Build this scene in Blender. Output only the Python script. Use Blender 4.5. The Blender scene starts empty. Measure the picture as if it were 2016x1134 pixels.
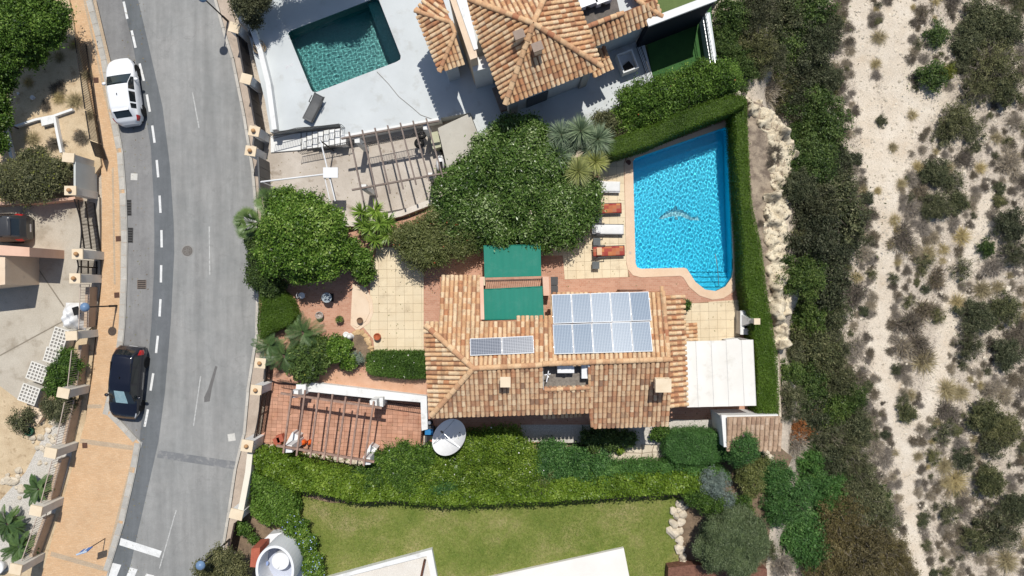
import bpy, bmesh, math, random
import numpy as np
from mathutils import Vector, Matrix
from mathutils.geometry import tessellate_polygon

SC = bpy.context.scene
COL = SC.collection
rng = np.random.default_rng(7)
random.seed(7)

# ------------------------------------------------------------------ camera, sky, sun, exposure
H = 43.0           # drone height above the road, metres
F = 1344.0         # focal length in photograph pixels (24 mm on a 36 mm wide sensor, 2016 px)
cam = bpy.data.objects.new('camera', bpy.data.cameras.new('camera'))
COL.objects.link(cam)
cam.location = (0, 0, H)
cam.rotation_euler = (0, 0, 0)
cam.data.sensor_width = 36
cam.data.lens = 24
cam.data.clip_end = 2000
SC.camera = cam

ELEV = math.radians(63)
AZ = math.atan2(0.17, 0.985)
world = bpy.data.worlds.new('World')
SC.world = world
world.use_nodes = True
_n = world.node_tree
_s = _n.nodes.new('ShaderNodeTexSky')
_s.sky_type = 'NISHITA'
_s.sun_disc = False
_s.sun_elevation = ELEV
_s.sun_rotation = AZ
_n.links.new(_s.outputs[0], _n.nodes['Background'].inputs[0])
_n.nodes['Background'].inputs[1].default_value = 0.095
sun_l = bpy.data.lights.new('sun', 'SUN')
sun_l.energy = 4.3
sun_l.angle = math.radians(0.5)
sun_l.color = (1.0, 0.965, 0.9)
sun_l.cycles.is_caustics_light = True
sun = bpy.data.objects.new('sun', sun_l)
COL.objects.link(sun)
TO_SUN = Vector((math.sin(AZ) * math.cos(ELEV), math.cos(AZ) * math.cos(ELEV), math.sin(ELEV)))
sun.rotation_euler = (-TO_SUN).to_track_quat('-Z', 'Y').to_euler()
sun.location = (0, 0, 80)
SC.view_settings.view_transform = 'Standard'
SC.view_settings.look = 'None'
SC.view_settings.exposure = 0.0
SC.view_settings.gamma = 1.0
SC.cycles.max_bounces = 8
SC.cycles.transparent_max_bounces = 8
SC.cycles.use_denoising = True

# ------------------------------------------------------------------ helpers
def W(px, py, z=0.0):
    """photograph pixel seen at height z -> world point"""
    k = (H - z) / F
    return Vector(((px - 1008) * k, (567 - py) * k, z))

def W2(pts, z=0.0):
    return [W(x, y, z).to_2d() for x, y in pts]

def C(r, g, b, k=1.3):
    """photograph colour (0-255, sunlit) -> linear base colour"""
    f = lambda c: ((c / 255 + 0.055) / 1.055) ** 2.4 if c > 10 else c / 255 / 12.92
    return (f(r) / k, f(g) / k, f(b) / k, 1)

ORIG = {}

def tag(o, label=None, cat=None, group=None, kind=None):
    if label: o['label'] = label
    if cat: o['category'] = cat
    if group: o['group'] = group
    if kind: o['kind'] = kind
    return o

def thing(name, label, cat, loc=(0, 0, 0), group=None):
    o = bpy.data.objects.new(name, None)
    COL.objects.link(o)
    o.location = loc
    o.empty_display_size = 0.2
    ORIG[o.name] = Vector(loc)
    return tag(o, label, cat, group)

def link(name, me, parent=None, loc=None):
    o = bpy.data.objects.new(name, me)
    COL.objects.link(o)
    if parent is not None:
        o.parent = parent
        ORIG[o.name] = ORIG[parent.name].copy() if loc is None else ORIG[parent.name] + Vector(loc)
    else:
        ORIG[o.name] = Vector(loc or (0, 0, 0))
    if loc is not None:
        o.location = loc
    return o

def inpoly(x, y, poly):
    x = np.asarray(x, float); y = np.asarray(y, float)
    r = np.zeros(x.shape, bool)
    n = len(poly)
    for i in range(n):
        x1, y1 = poly[i][0], poly[i][1]
        x2, y2 = poly[(i + 1) % n][0], poly[(i + 1) % n][1]
        if y1 == y2:
            continue
        c = ((y1 > y) != (y2 > y)) & (x < (x2 - x1) * (y - y1) / (y2 - y1) + x1)
        r ^= c
    return r

def area2(poly):
    return 0.5 * sum(poly[i][0] * poly[(i + 1) % len(poly)][1] - poly[(i + 1) % len(poly)][0] * poly[i][1] for i in range(len(poly)))

def ccw(poly):
    return list(poly) if area2(poly) > 0 else list(poly)[::-1]

def inset(poly, d):
    poly = ccw(poly)
    out = []
    n = len(poly)
    for i in range(n):
        p = Vector(poly[i - 1][:2]); c = Vector(poly[i][:2]); q = Vector(poly[(i + 1) % n][:2])
        a = (c - p).normalized(); b = (q - c).normalized()
        na = Vector((-a.y, a.x)); nb = Vector((-b.y, b.x))
        m = na + nb
        if m.length < 1e-4:
            m = na
        m.normalize()
        k = d / max(0.4, m.dot(na))
        out.append(c + m * k)
    return out

def clip_rect(poly, x0, x1, y0, y1):
    def cut(pts, f, inter):
        out = []
        for i in range(len(pts)):
            a, b = pts[i - 1], pts[i]
            fa, fb = f(a), f(b)
            if fb >= 0:
                if fa < 0: out.append(inter(a, b, fa, fb))
                out.append(b)
            elif fa >= 0:
                out.append(inter(a, b, fa, fb))
        return out
    it = lambda a, b, fa, fb: (a[0] + (b[0] - a[0]) * fa / (fa - fb), a[1] + (b[1] - a[1]) * fa / (fa - fb))
    for f in (lambda p: p[0] - x0, lambda p: x1 - p[0], lambda p: p[1] - y0, lambda p: y1 - p[1]):
        poly = cut(poly, f, it)
        if len(poly) < 3:
            return []
    return poly

class MB:
    def __init__(s):
        s.v = []; s.f = []; s.r = []
    def add(s, vs, fs, r=0.0):
        n = len(s.v)
        s.v += [tuple(p) for p in vs]
        s.f += [tuple(i + n for i in f) for f in fs]
        s.r += [r] * len(fs)
        return s
    def box(s, c, size, rz=0.0, M=None, r=0.0):
        x, y, z = (k / 2 for k in size)
        vs = [Vector((a * x, b * y, d * z)) for d in (-1, 1) for a, b in ((-1, -1), (1, -1), (1, 1), (-1, 1))]
        R = M if M is not None else Matrix.Rotation(rz, 3, 'Z')
        vs = [R @ v + Vector(c) for v in vs]
        return s.add(vs, [(3, 2, 1, 0), (4, 5, 6, 7), (0, 1, 5, 4), (1, 2, 6, 5), (2, 3, 7, 6), (3, 0, 4, 7)], r)
    def beam(s, p, q, w, h, up=Vector((0, 0, 1)), r=0.0):
        p = Vector(p); q = Vector(q); d = (q - p); L = d.length; d.normalize()
        side = d.cross(up)
        if side.length < 1e-3: side = d.cross(Vector((0, 1, 0)))
        side.normalize(); u2 = side.cross(d)
        M = Matrix((side, d, u2)).transposed()
        return s.box((p + q) / 2, (w, L, h), M=M, r=r)
    def tube(s, p, q, r1, n=8, r2=None, caps=True, r=0.0):
        p = Vector(p); q = Vector(q); d = (q - p).normalized()
        a = d.orthogonal().normalized(); b = d.cross(a)
        r2 = r1 if r2 is None else r2
        vs = [p + (a * math.cos(t) + b * math.sin(t)) * r1 for t in (2 * math.pi * i / n for i in range(n))]
        vs += [q + (a * math.cos(t) + b * math.sin(t)) * r2 for t in (2 * math.pi * i / n for i in range(n))]
        fs = [(i, (i + 1) % n, n + (i + 1) % n, n + i) for i in range(n)]
        if caps: fs += [tuple(range(n))[::-1], tuple(range(n, 2 * n))]
        return s.add(vs, fs, r)
    def pipe(s, pts, rad, n=7):
        for i in range(len(pts) - 1):
            s.tube(pts[i], pts[i + 1], rad, n)
        return s
    def lathe(s, c, prof, n=16, M=None, r=0.0):
        vs = []; fs = []
        for (rr, z) in prof:
            for i in range(n):
                t = 2 * math.pi * i / n
                p = Vector((rr * math.cos(t), rr * math.sin(t), z))
                if M is not None: p = M @ p
                vs.append(p + Vector(c))
        m = len(prof)
        for j in range(m - 1):
            for i in range(n):
                fs.append((j * n + i, j * n + (i + 1) % n, (j + 1) * n + (i + 1) % n, (j + 1) * n + i))
        fs.append(tuple(range((m - 1) * n, m * n)))
        fs.append(tuple(range(n))[::-1])
        return s.add(vs, fs, r)
    def prism(s, poly, z0, z1, holes=(), r=0.0, zt=None):
        """poly: 2-D outline; z0 bottom, z1 top (or zt(x, y) -> top height)"""
        loops = [ccw([tuple(p[:2]) for p in poly])] + [ccw([tuple(p[:2]) for p in h])[::-1] for h in holes]
        tri = tessellate_polygon([[Vector((p[0], p[1], 0)) for p in lp] for lp in loops])
        flat = [p for lp in loops for p in lp]
        n = len(flat)
        vs = [(p[0], p[1], zt(*p) if zt else z1) for p in flat] + [(p[0], p[1], z0) for p in flat]
        fs = []
        for t in tri:
            a, b, c = (Vector(flat[i]) for i in t)
            if (b - a).cross(c - a) < 0: t = t[::-1]
            fs.append(tuple(t)); fs.append(tuple(i + n for i in t[::-1]))
        k = 0
        for lp in loops:
            m = len(lp)
            for i in range(m):
                a, b = k + i, k + (i + 1) % m
                fs.append((a, a + n, b + n, b))
            k += m
        return s.add(vs, fs, r)
    def wall(s, pts, w, z0, z1, closed=False):
        """a wall of width w along a 2-D polyline"""
        n = len(pts)
        L = []; R = []
        for i in range(n):
            c = Vector(pts[i][:2])
            a = (c - Vector(pts[i - 1][:2])) if (i > 0 or closed) else None
            b = (Vector(pts[(i + 1) % n][:2]) - c) if (i < n - 1 or closed) else None
            d = ((a.normalized() if a else Vector((0, 0))) + (b.normalized() if b else Vector((0, 0)))).normalized()
            nn = Vector((-d.y, d.x))
            k = w / 2 / max(0.5, nn.dot(Vector((-b.normalized().y, b.normalized().x)) if b else Vector((-a.normalized().y, a.normalized().x))))
            L.append(c + nn * k); R.append(c - nn * k)
        if closed:
            s.prism(L, z0, z1, holes=[R]) if abs(area2(L)) > abs(area2(R)) else s.prism(R, z0, z1, holes=[L])
        else:
            s.prism(L + R[::-1], z0, z1)
        return s
    def build(s, name, mat, parent=None, smooth=False, label=None, cat=None, group=None, kind=None, base=None):
        o0 = ORIG[parent.name] if parent is not None else Vector(base or (0, 0, 0))
        me = bpy.data.meshes.new(name)
        me.from_pydata([(x - o0.x, y - o0.y, z - o0.z) for x, y, z in s.v], [], s.f)
        me.materials.append(mat)
        if any(s.r):
            a = me.attributes.new('rnd', 'FLOAT', 'FACE')
            a.data.foreach_set('value', np.array(s.r, np.float32))
        if smooth:
            me.shade_smooth()
        me.update()
        o = link(name, me, parent)
        if parent is None and base is not None:
            o.location = base; ORIG[o.name] = Vector(base)
        return tag(o, label, cat, group, kind)

# ------------------------------------------------------------------ materials
MATS = {}
def N(nt, kind, **kw):
    n = nt.nodes.new(kind)
    for k, v in kw.items():
        if k.startswith('_'):
            setattr(n, k[1:], v)
        else:
            n.inputs[k.replace('__', ' ')].default_value = v
    return n

def ramp(nt, fac, stops):
    r = nt.nodes.new('ShaderNodeValToRGB')
    e = r.color_ramp.elements
    while len(e) < len(stops): e.new(0.5)
    for i, (p, c) in enumerate(stops):
        e[i].position = p; e[i].color = c if len(c) == 4 else (*c, 1)
    nt.links.new(fac, r.inputs[0])
    return r.outputs[0]

def mix(nt, fac, a, b, mode='MIX'):
    m = nt.nodes.new('ShaderNodeMix'); m.data_type = 'RGBA'; m.blend_type = mode
    for sck, v in ((m.inputs[0], fac), (m.inputs[6], a), (m.inputs[7], b)):
        if isinstance(v, bpy.types.NodeSocket): nt.links.new(v, sck)
        else: sck.default_value = v
    return m.outputs[2]

def newmat(name):
    m = bpy.data.materials.new(name); m.use_nodes = True
    nt = m.node_tree
    b = nt.nodes['Principled BSDF']
    MATS[name] = m
    return m, nt, b

def coords(nt, scale=1.0):
    g = nt.nodes.new('ShaderNodeNewGeometry')
    return g.outputs['Position']

def noise(nt, co, scale, detail=4, rough=0.55):
    n = N(nt, 'ShaderNodeTexNoise', Scale=scale, Detail=detail, Roughness=rough)
    nt.links.new(co, n.inputs['Vector'])
    return n.outputs['Fac']

def surf(name, c1, c2=None, scale=1.5, rough=0.8, bump=0.0, bscale=30, fine=25, finek=0.15, spec=0.3, stain=None, per_piece=0.0, metal=0.0):
    """plain surface: broad colour noise c1-c2, fine grain, optional dark stains and per-piece brightness"""
    if name in MATS: return MATS[name]
    m, nt, b = newmat(name)
    co = coords(nt)
    c2 = c2 or tuple(x * 0.85 for x in c1[:3]) + (1,)
    col = ramp(nt, noise(nt, co, scale, 5, 0.6), [(0.32, c1), (0.68, c2)])
    fr = ramp(nt, noise(nt, co, fine, 3, 0.7), [(0.3, (1 - finek,) * 3), (0.7, (1 + finek,) * 3)])
    col = mix(nt, 1.0, col, fr, 'MULTIPLY')
    if stain:
        sc_, c3, lo, hi = stain
        col = mix(nt, ramp(nt, noise(nt, co, sc_, 6, 0.65), [(lo, (0, 0, 0)), (hi, (1, 1, 1))]), col, c3)
    if per_piece:
        oi = nt.nodes.new('ShaderNodeObjectInfo')
        at = nt.nodes.new('ShaderNodeAttribute'); at.attribute_name = 'rnd'
        ad = N(nt, 'ShaderNodeMath', _operation='ADD'); nt.links.new(oi.outputs['Random'], ad.inputs[0]); nt.links.new(at.outputs['Fac'], ad.inputs[1])
        fr2 = N(nt, 'ShaderNodeMath', _operation='FRACT'); nt.links.new(ad.outputs[0], fr2.inputs[0])
        pr = ramp(nt, fr2.outputs[0], [(0, (1 - per_piece,) * 3), (1, (1 + per_piece,) * 3)])
        col = mix(nt, 1.0, col, pr, 'MULTIPLY')
    nt.links.new(col, b.inputs['Base Color'])
    b.inputs['Roughness'].default_value = rough
    b.inputs['Specular IOR Level'].default_value = spec
    b.inputs['Metallic'].default_value = metal
    if bump:
        bn = N(nt, 'ShaderNodeBump', Strength=bump, Distance=0.02)
        nt.links.new(noise(nt, co, bscale, 4, 0.7), bn.inputs['Height'])
        nt.links.new(bn.outputs[0], b.inputs['Normal'])
    return m

def leafmat(name, stops, trans=0.25, rough=0.5, objvar=0.15):
    """foliage: colour by the per-leaf value, slightly shifted per plant"""
    m, nt, b = newmat(name)
    at = nt.nodes.new('ShaderNodeAttribute'); at.attribute_name = 'rnd'
    oi = nt.nodes.new('ShaderNodeObjectInfo')
    k = len(stops)
    col = ramp(nt, at.outputs['Fac'], [(i / (k - 1), c) for i, c in enumerate(stops)])
    pr = ramp(nt, oi.outputs['Random'], [(0, (1 - objvar, 1 - objvar, 1 - objvar * .8)), (0.5, (1, 1, 1)), (1, (1 + objvar * 1.3, 1 + objvar, 1))])
    col = mix(nt, 1.0, col, pr, 'MULTIPLY')
    nt.links.new(col, b.inputs['Base Color'])
    b.inputs['Roughness'].default_value = rough
    b.inputs['Specular IOR Level'].default_value = 0.25
    if trans:
        t = nt.nodes.new('ShaderNodeBsdfTranslucent'); nt.links.new(col, t.inputs[0])
        mx = nt.nodes.new('ShaderNodeMixShader'); mx.inputs[0].default_value = trans
        nt.links.new(b.outputs[0], mx.inputs[1]); nt.links.new(t.outputs[0], mx.inputs[2])
        nt.links.new(mx.outputs[0], nt.nodes['Material Output'].inputs[0])
    return m

def tilemat(name, stops, stain=(0.12, 0.075, 0.05, 1)):
    m, nt, b = newmat(name)
    oi = nt.nodes.new('ShaderNodeObjectInfo')
    at = nt.nodes.new('ShaderNodeAttribute'); at.attribute_name = 'rnd'
    ad = N(nt, 'ShaderNodeMath', _operation='ADD'); nt.links.new(oi.outputs['Random'], ad.inputs[0]); nt.links.new(at.outputs['Fac'], ad.inputs[1])
    fr2 = N(nt, 'ShaderNodeMath', _operation='FRACT'); nt.links.new(ad.outputs[0], fr2.inputs[0])
    k = len(stops)
    col = ramp(nt, fr2.outputs[0], [(p, c) for p, c in stops])
    co = coords(nt)
    col = mix(nt, ramp(nt, noise(nt, co, 3.2, 6, 0.72), [(0.5, (0, 0, 0)), (0.8, (0.75,) * 3)]), col, stain)
    mp = N(nt, 'ShaderNodeMapping'); mp.inputs['Scale'].default_value = (3.2, 0.55, 0.55); nt.links.new(co, mp.inputs[0])
    col = mix(nt, ramp(nt, noise(nt, mp.outputs[0], 1.0, 5, 0.65), [(0.54, (0, 0, 0)), (0.78, (0.6,) * 3)]), col, stain)
    fr = ramp(nt, noise(nt, co, 22, 3, 0.7), [(0.3, (0.8,) * 3), (0.7, (1.15,) * 3)])
    col = mix(nt, 1.0, col, fr, 'MULTIPLY')
    nt.links.new(col, b.inputs['Base Color'])
    b.inputs['Roughness'].default_value = 0.85
    b.inputs['Specular IOR Level'].default_value = 0.2
    return m

M_ASPH = None
def asphalt(name, base, patch):
    m, nt, b = newmat(name)
    co = coords(nt)
    col = ramp(nt, noise(nt, co, 0.35, 5, 0.6), [(0.35, base), (0.7, patch)])
    mp = N(nt, 'ShaderNodeMapping'); mp.inputs['Scale'].default_value = (1.6, 0.12, 1); mp.inputs['Rotation'].default_value = (0, 0, -0.05)
    nt.links.new(co, mp.inputs[0])
    col = mix(nt, 1.0, col, ramp(nt, noise(nt, mp.outputs[0], 1.0, 4, 0.6), [(0.35, (0.86,) * 3), (0.65, (1.09,) * 3)]), 'MULTIPLY')
    col = mix(nt, 1.0, col, ramp(nt, noise(nt, co, 2.2, 7, 0.75), [(0.32, (0.9,) * 3), (0.68, (1.08,) * 3)]), 'MULTIPLY')
    col = mix(nt, 1.0, col, ramp(nt, noise(nt, co, 28, 3, 0.8), [(0.3, (0.82,) * 3), (0.72, (1.16,) * 3)]), 'MULTIPLY')
    col = mix(nt, ramp(nt, noise(nt, co, 5.0, 6, 0.8), [(0.68, (0, 0, 0)), (0.8, (0.25,) * 3)]), col, tuple(x * 0.55 for x in base[:3]) + (1,))
    # fine cracks
    v = N(nt, 'ShaderNodeTexVoronoi', _feature='DISTANCE_TO_EDGE', Scale=0.23)
    wv = nt.nodes.new('ShaderNodeVectorMath'); wv.operation = 'ADD'
    nz = N(nt, 'ShaderNodeTexNoise', Scale=1.7, Detail=5); nt.links.new(co, nz.inputs['Vector'])
    nt.links.new(co, wv.inputs[0]); nt.links.new(nz.outputs['Color'], wv.inputs[1])
    nt.links.new(wv.outputs[0], v.inputs['Vector'])
    col = mix(nt, ramp(nt, v.outputs['Distance'], [(0.0, (0.28,) * 3), (0.005, (0, 0, 0))]), col, tuple(x * 0.45 for x in base[:3]) + (1,))
    nt.links.new(col, b.inputs['Base Color'])
    b.inputs['Roughness'].default_value = 0.9
    b.inputs['Specular IOR Level'].default_value = 0.2
    bn = N(nt, 'ShaderNodeBump', Strength=0.35, Distance=0.01); nt.links.new(noise(nt, co, 60, 3, 0.8), bn.inputs['Height']); nt.links.new(bn.outputs[0], b.inputs['Normal'])
    return m

def brickmat(name, c1, c2, mortar, w, h, rot=0.0, msize=0.012, stain=None, loc=(0, 0, 0)):
    m, nt, b = newmat(name)
    co = coords(nt)
    mp = N(nt, 'ShaderNodeMapping'); mp.inputs['Rotation'].default_value = (0, 0, rot); mp.inputs['Location'].default_value = loc
    nt.links.new(co, mp.inputs[0])
    br = N(nt, 'ShaderNodeTexBrick', Scale=1.0, Color1=c1, Color2=c2, Mortar=mortar)
    br.inputs['Mortar Size'].default_value = msize
    br.inputs['Brick Width'].default_value = w; br.inputs['Row Height'].default_value = h
    br.inputs['Bias'].default_value = 0.0
    nt.links.new(mp.outputs[0], br.inputs['Vector'])
    col = mix(nt, 1.0, br.outputs['Color'], ramp(nt, noise(nt, co, 0.8, 6, 0.65), [(0.3, (0.91,) * 3), (0.7, (1.06,) * 3)]), 'MULTIPLY')
    col = mix(nt, 1.0, col, ramp(nt, noise(nt, co, 18, 4, 0.7), [(0.3, (0.86,) * 3), (0.7, (1.1,) * 3)]), 'MULTIPLY')
    if stain:
        col = mix(nt, ramp(nt, noise(nt, co, stain[0], 6, 0.7), [(stain[1], (0, 0, 0)), (stain[2], (0.7,) * 3)]), col, stain[3])
    nt.links.new(col, b.inputs['Base Color'])
    b.inputs['Roughness'].default_value = 0.85; b.inputs['Specular IOR Level'].default_value = 0.25
    bn = N(nt, 'ShaderNodeBump', Strength=0.5, Distance=0.01); nt.links.new(br.outputs['Fac'], bn.inputs['Height']); bn.invert = True
    nt.links.new(bn.outputs[0], b.inputs['Normal'])
    return m

ASPHALT = asphalt('asphalt', C(166, 165, 162), C(150, 151, 149))
ASPHALT_D = asphalt('asphalt_new', C(122, 125, 128), C(112, 116, 118))
ASPHALT_L = asphalt('asphalt_lay_by', C(155, 154, 152), C(138, 137, 136))
SIDEWALK = brickmat('sidewalk_brick', C(230, 194, 154), C(222, 182, 140), C(204, 172, 140), 0.22, 0.11, 0.12, 0.006, (0.6, 0.55, 0.85, C(212, 184, 152)))
SIDEGREY = brickmat('sidewalk_grey', C(208, 186, 158), C(200, 176, 148), C(180, 165, 145), 0.22, 0.11, 0.12, 0.008)
KERB = surf('kerb_concrete', C(205, 200, 190), C(180, 176, 168), 1.2, per_piece=0.1, bump=0.2)
PAINT = surf('road_paint', C(246, 246, 244), C(225, 225, 222), 3, stain=(9, C(170, 170, 168), 0.6, 0.75))
PAINT_OLD = surf('road_paint_worn', C(214, 214, 210), C(185, 185, 182), 3, stain=(12, C(160, 160, 158), 0.5, 0.62))
CREAM = surf('cream_tile', C(240, 223, 190), C(229, 209, 174), 0.8, per_piece=0.045, finek=0.08, rough=0.6, stain=(1.3, C(188, 168, 138), 0.56, 0.85))
GROUT = surf('grout', C(168, 140, 108), C(140, 118, 92), 2)
TERRA = brickmat('terracotta_paving', C(212, 164, 138), C(198, 146, 120), C(212, 178, 154), 0.25, 0.125, 0.03, 0.007, (0.9, 0.6, 0.8, C(170, 120, 98)))
COPING = surf('pool_coping', C(240, 212, 182), C(228, 196, 164), 1.0, finek=0.07, rough=0.6)
CONC = surf('concrete_drive', C(216, 206, 194), C(186, 174, 160), 0.55, stain=(1.3, C(150, 134, 118), 0.56, 0.74), bump=0.2, finek=0.12)
CONC2 = surf('concrete_yard', C(205, 196, 180), C(186, 175, 158), 0.5, stain=(1.0, C(160, 148, 130), 0.55, 0.75), bump=0.3)
DECK = surf('painted_deck', C(218, 223, 224), C(204, 209, 210), 0.4, finek=0.05, rough=0.6, stain=(0.9, C(184, 184, 178), 0.55, 0.8))
WHITE = surf('white_render', C(250, 250, 248), C(238, 238, 235), 0.6, finek=0.05, stain=(1.4, C(200, 198, 190), 0.58, 0.8))
CREAMW = surf('cream_render', C(245, 222, 195), C(235, 208, 178), 0.8, finek=0.06, stain=(2, C(200, 178, 155), 0.6, 0.8))
PINKW = surf('pink_render', C(240, 200, 175), C(228, 184, 158), 0.8, finek=0.06)
ROOFWALL = surf('house_render', C(238, 226, 208), C(226, 212, 192), 0.8, finek=0.05)
TILE = tilemat('roof_tile', [(0, C(236, 200, 156)), (0.25, C(242, 214, 176)), (0.5, C(232, 190, 144)), (0.66, C(222, 172, 126)), (0.8, C(228, 188, 144)), (0.92, C(208, 146, 104)), (1, C(180, 136, 104))])
TILE_S = tilemat('roof_tile_weathered_lifted', [(0, C(240, 206, 166)), (0.2, C(232, 194, 154)), (0.4, C(220, 178, 138)), (0.6, C(244, 216, 178)), (0.72, C(196, 158, 126)), (0.86, C(212, 158, 120)), (1, C(160, 130, 108))], C(112, 90, 76))  # weathered tones, raised in colour for the slope facing away from the sun
TILE_SHED = tilemat('shed_tile', [(0, C(214, 188, 162)), (0.5, C(200, 170, 142)), (1, C(176, 144, 120))])
UNDER = surf('roof_channel', C(190, 138, 106), C(156, 112, 86), 2, stain=(4, C(112, 84, 68), 0.52, 0.78))
RIDGE = tilemat('ridge_tile', [(0, C(238, 202, 160)), (0.5, C(228, 184, 140)), (0.85, C(208, 160, 122)), (1, C(186, 124, 92))], C(150, 120, 95))
IRON = surf('black_iron', (0.012, 0.011, 0.012, 1), rough=0.5, finek=0.1)
DARKPANEL = surf('dark_sheet', (0.05, 0.045, 0.045, 1), (0.035, 0.033, 0.034, 1), rough=0.5)
GREYPANEL = surf('grey_sheet', (0.1, 0.1, 0.1, 1), (0.08, 0.08, 0.08, 1), rough=0.55)
WOOD = surf('weathered_wood', C(150, 135, 125), C(126, 112, 104), 3, finek=0.2, rough=0.8)
WOODBR = surf('brown_wood', C(176, 146, 130), C(146, 118, 104), 3, finek=0.2)
GREEN = None
CAPSTONE = surf('cap_stone', C(246, 228, 198), C(236, 214, 182), 1.5, finek=0.06)
ROCK = surf('cream_rock', C(238, 226, 200), C(210, 194, 166), 1.6, bump=1.0, bscale=7, finek=0.3, fine=14, stain=(3.0, C(120, 106, 90), 0.54, 0.66))
STONE = surf('pale_stone', C(232, 218, 196), C(205, 192, 170), 1.5, bump=0.5, bscale=9, per_piece=0.1, finek=0.15)
GRAVEL_W = surf('white_gravel', C(226, 220, 210), C(190, 184, 174), 14, bump=0.9, bscale=22, finek=0.35, fine=26)
SAND = surf('sandy_soil', C(222, 200, 166), C(200, 176, 142), 1.2, bump=0.6, bscale=12, finek=0.18, stain=(2.2, C(150, 122, 90), 0.55, 0.75))
SOIL = surf('garden_soil', C(150, 128, 105), C(112, 95, 78), 2, bump=0.7, bscale=14, finek=0.3)
DRYSOIL = surf('dry_soil', C(186, 170, 148), C(150, 135, 118), 1.6, bump=0.8, bscale=14, finek=0.35, stain=(2.4, C(118, 104, 92), 0.44, 0.64))
BARK = surf('bark', C(110, 92, 78), C(82, 68, 58), 5, bump=0.5)
PLASTIC_W = surf('white_plastic', C(246, 246, 246), C(238, 238, 238), 2, rough=0.45, finek=0.02)
FABRIC_W = surf('white_canvas', C(251, 248, 241), C(242, 238, 229), 0.5, rough=0.8, finek=0.02, stain=(1.2, C(214, 208, 194), 0.56, 0.85))
DARKGREY = surf('dark_grey_plastic', (0.06, 0.06, 0.062, 1), rough=0.55)
RUBBER = surf('rubber', (0.012, 0.012, 0.012, 1), rough=0.8)
CHROME = surf('brushed_metal', (0.55, 0.56, 0.57, 1), rough=0.35, metal=0.9, finek=0.03)
LAMPBLUE = surf('lamp_dome', C(120, 150, 185), rough=0.35)
TERRACOTTA = surf('terracotta_pot', C(200, 110, 72), C(180, 95, 62), 3)
ORANGE = surf('orange_paint', (0.75, 0.13, 0.02, 1), rough=0.35, finek=0.03)
BLUE = surf('blue_plastic', (0.03, 0.2, 0.45, 1), rough=0.4)
RED = surf('red_paint', C(192, 108, 84), C(178, 96, 74), 2)
GUTTER = surf('gutter_concrete', C(212, 206, 196), C(188, 182, 172), 1.0, per_piece=0.08)

# ------------------------------------------------------------------ vegetation builders
def unit(a):
    return a / np.maximum(np.linalg.norm(a, axis=1, keepdims=True), 1e-6)

def quadmesh(name, V, Fc, rnd, mat):
    me = bpy.data.meshes.new(name)
    n, k = Fc.shape
    me.vertices.add(len(V)); me.vertices.foreach_set('co', V.astype(np.float32).ravel())
    me.loops.add(n * k); me.loops.foreach_set('vertex_index', Fc.astype(np.int32).ravel())
    me.polygons.add(n)
    me.polygons.foreach_set('loop_start', np.arange(0, n * k, k, dtype=np.int32))
    me.polygons.foreach_set('loop_total', np.full(n, k, np.int32))
    a = me.attributes.new('rnd', 'FLOAT', 'FACE')
    a.data.foreach_set('value', np.clip(rnd, 0, 1).astype(np.float32))
    me.materials.append(mat)
    me.update(calc_edges=True)
    return me

def leafmesh(name, P, Nr, rnd, size, asp, mat, spread=0.8):
    """one small rhombic leaf per point"""
    n = len(P)
    nn = unit(Nr + spread * rng.normal(size=(n, 3)))
    t = unit(np.cross(nn, rng.normal(size=(n, 3))))
    b = np.cross(nn, t)
    L = size * rng.uniform(0.45, 1.5, (n, 1)) * 0.5
    w = L * asp
    V = np.stack([P - t * L, P + b * w - t * L * 0.1, P + t * L, P - b * w - t * L * 0.1], 1).reshape(-1, 3)
    return quadmesh(name, V, np.arange(4 * n).reshape(n, 4), rnd, mat)

def blob_points(blobs, dens, clump=0.22, per=26, low=-0.25, ragged=0.16):
    """leaf positions in clumps over a union of ellipsoids: list of (x,y,z,rx,ry,rz)"""
    Ps, Ns, Rs = [], [], []
    for (x, y, z, rx, ry, rz) in blobs:
        A = 2.2 * math.pi * ((rx * ry) ** 1.6 / 3 + (rx * rz) ** 1.6 / 3 + (ry * rz) ** 1.6 / 3) ** (1 / 1.6)
        n = int(A * dens); K = max(6, n // per)
        d = unit(rng.normal(size=(K * 3, 3))); d = d[d[:, 2] > low][:K]; K = len(d)
        rad = 1.0 + ragged * rng.normal(size=(K, 1)) * 0.8 - 0.10
        deep = rng.random((K, 1)) < 0.22
        rad = np.where(deep, rad * 0.78, rad)
        c = np.array([x, y, z]) + d * rad * np.array([rx, ry, rz])
        m = max(4, n // K)
        p = np.repeat(c, m, 0) + rng.normal(size=(K * m, 3)) * clump * .72 * np.array([1, 1, 0.7])
        q = (p - np.array([x, y, z])) / np.array([rx, ry, rz])
        keep = np.ones(len(p), bool)
        p = p + np.repeat(d, m, 0) * (rng.random((K * m, 1)) < .05) * rng.uniform(.05, .4, (K * m, 1)) * min(1, rx)     # stray shoots
        tone = rng.normal(0, .08) + np.repeat(rng.normal(0.45, 0.17, K), m) + rng.normal(0, 0.17, K * m)
        nr = unit(np.repeat(d, m, 0) / np.array([rx, ry, rz])) * 0.6 + np.array([0, 0, 0.6])
        Ps.append(p[keep]); Ns.append(nr[keep]); Rs.append(tone[keep])
    P = np.concatenate(Ps); Nn = np.concatenate(Ns); R = np.concatenate(Rs)
    ok = P[:, 2] > -9          # drop leaves buried deep inside another blob
    for (x, y, z, rx, ry, rz) in [b for b in blobs if b[3] > .55][:14]:
        q = ((P - np.array([x, y, z])) / np.array([rx, ry, rz]))
        ok &= (q ** 2).sum(1) > 0.38
    return P[ok], Nn[ok], R[ok]

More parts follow.
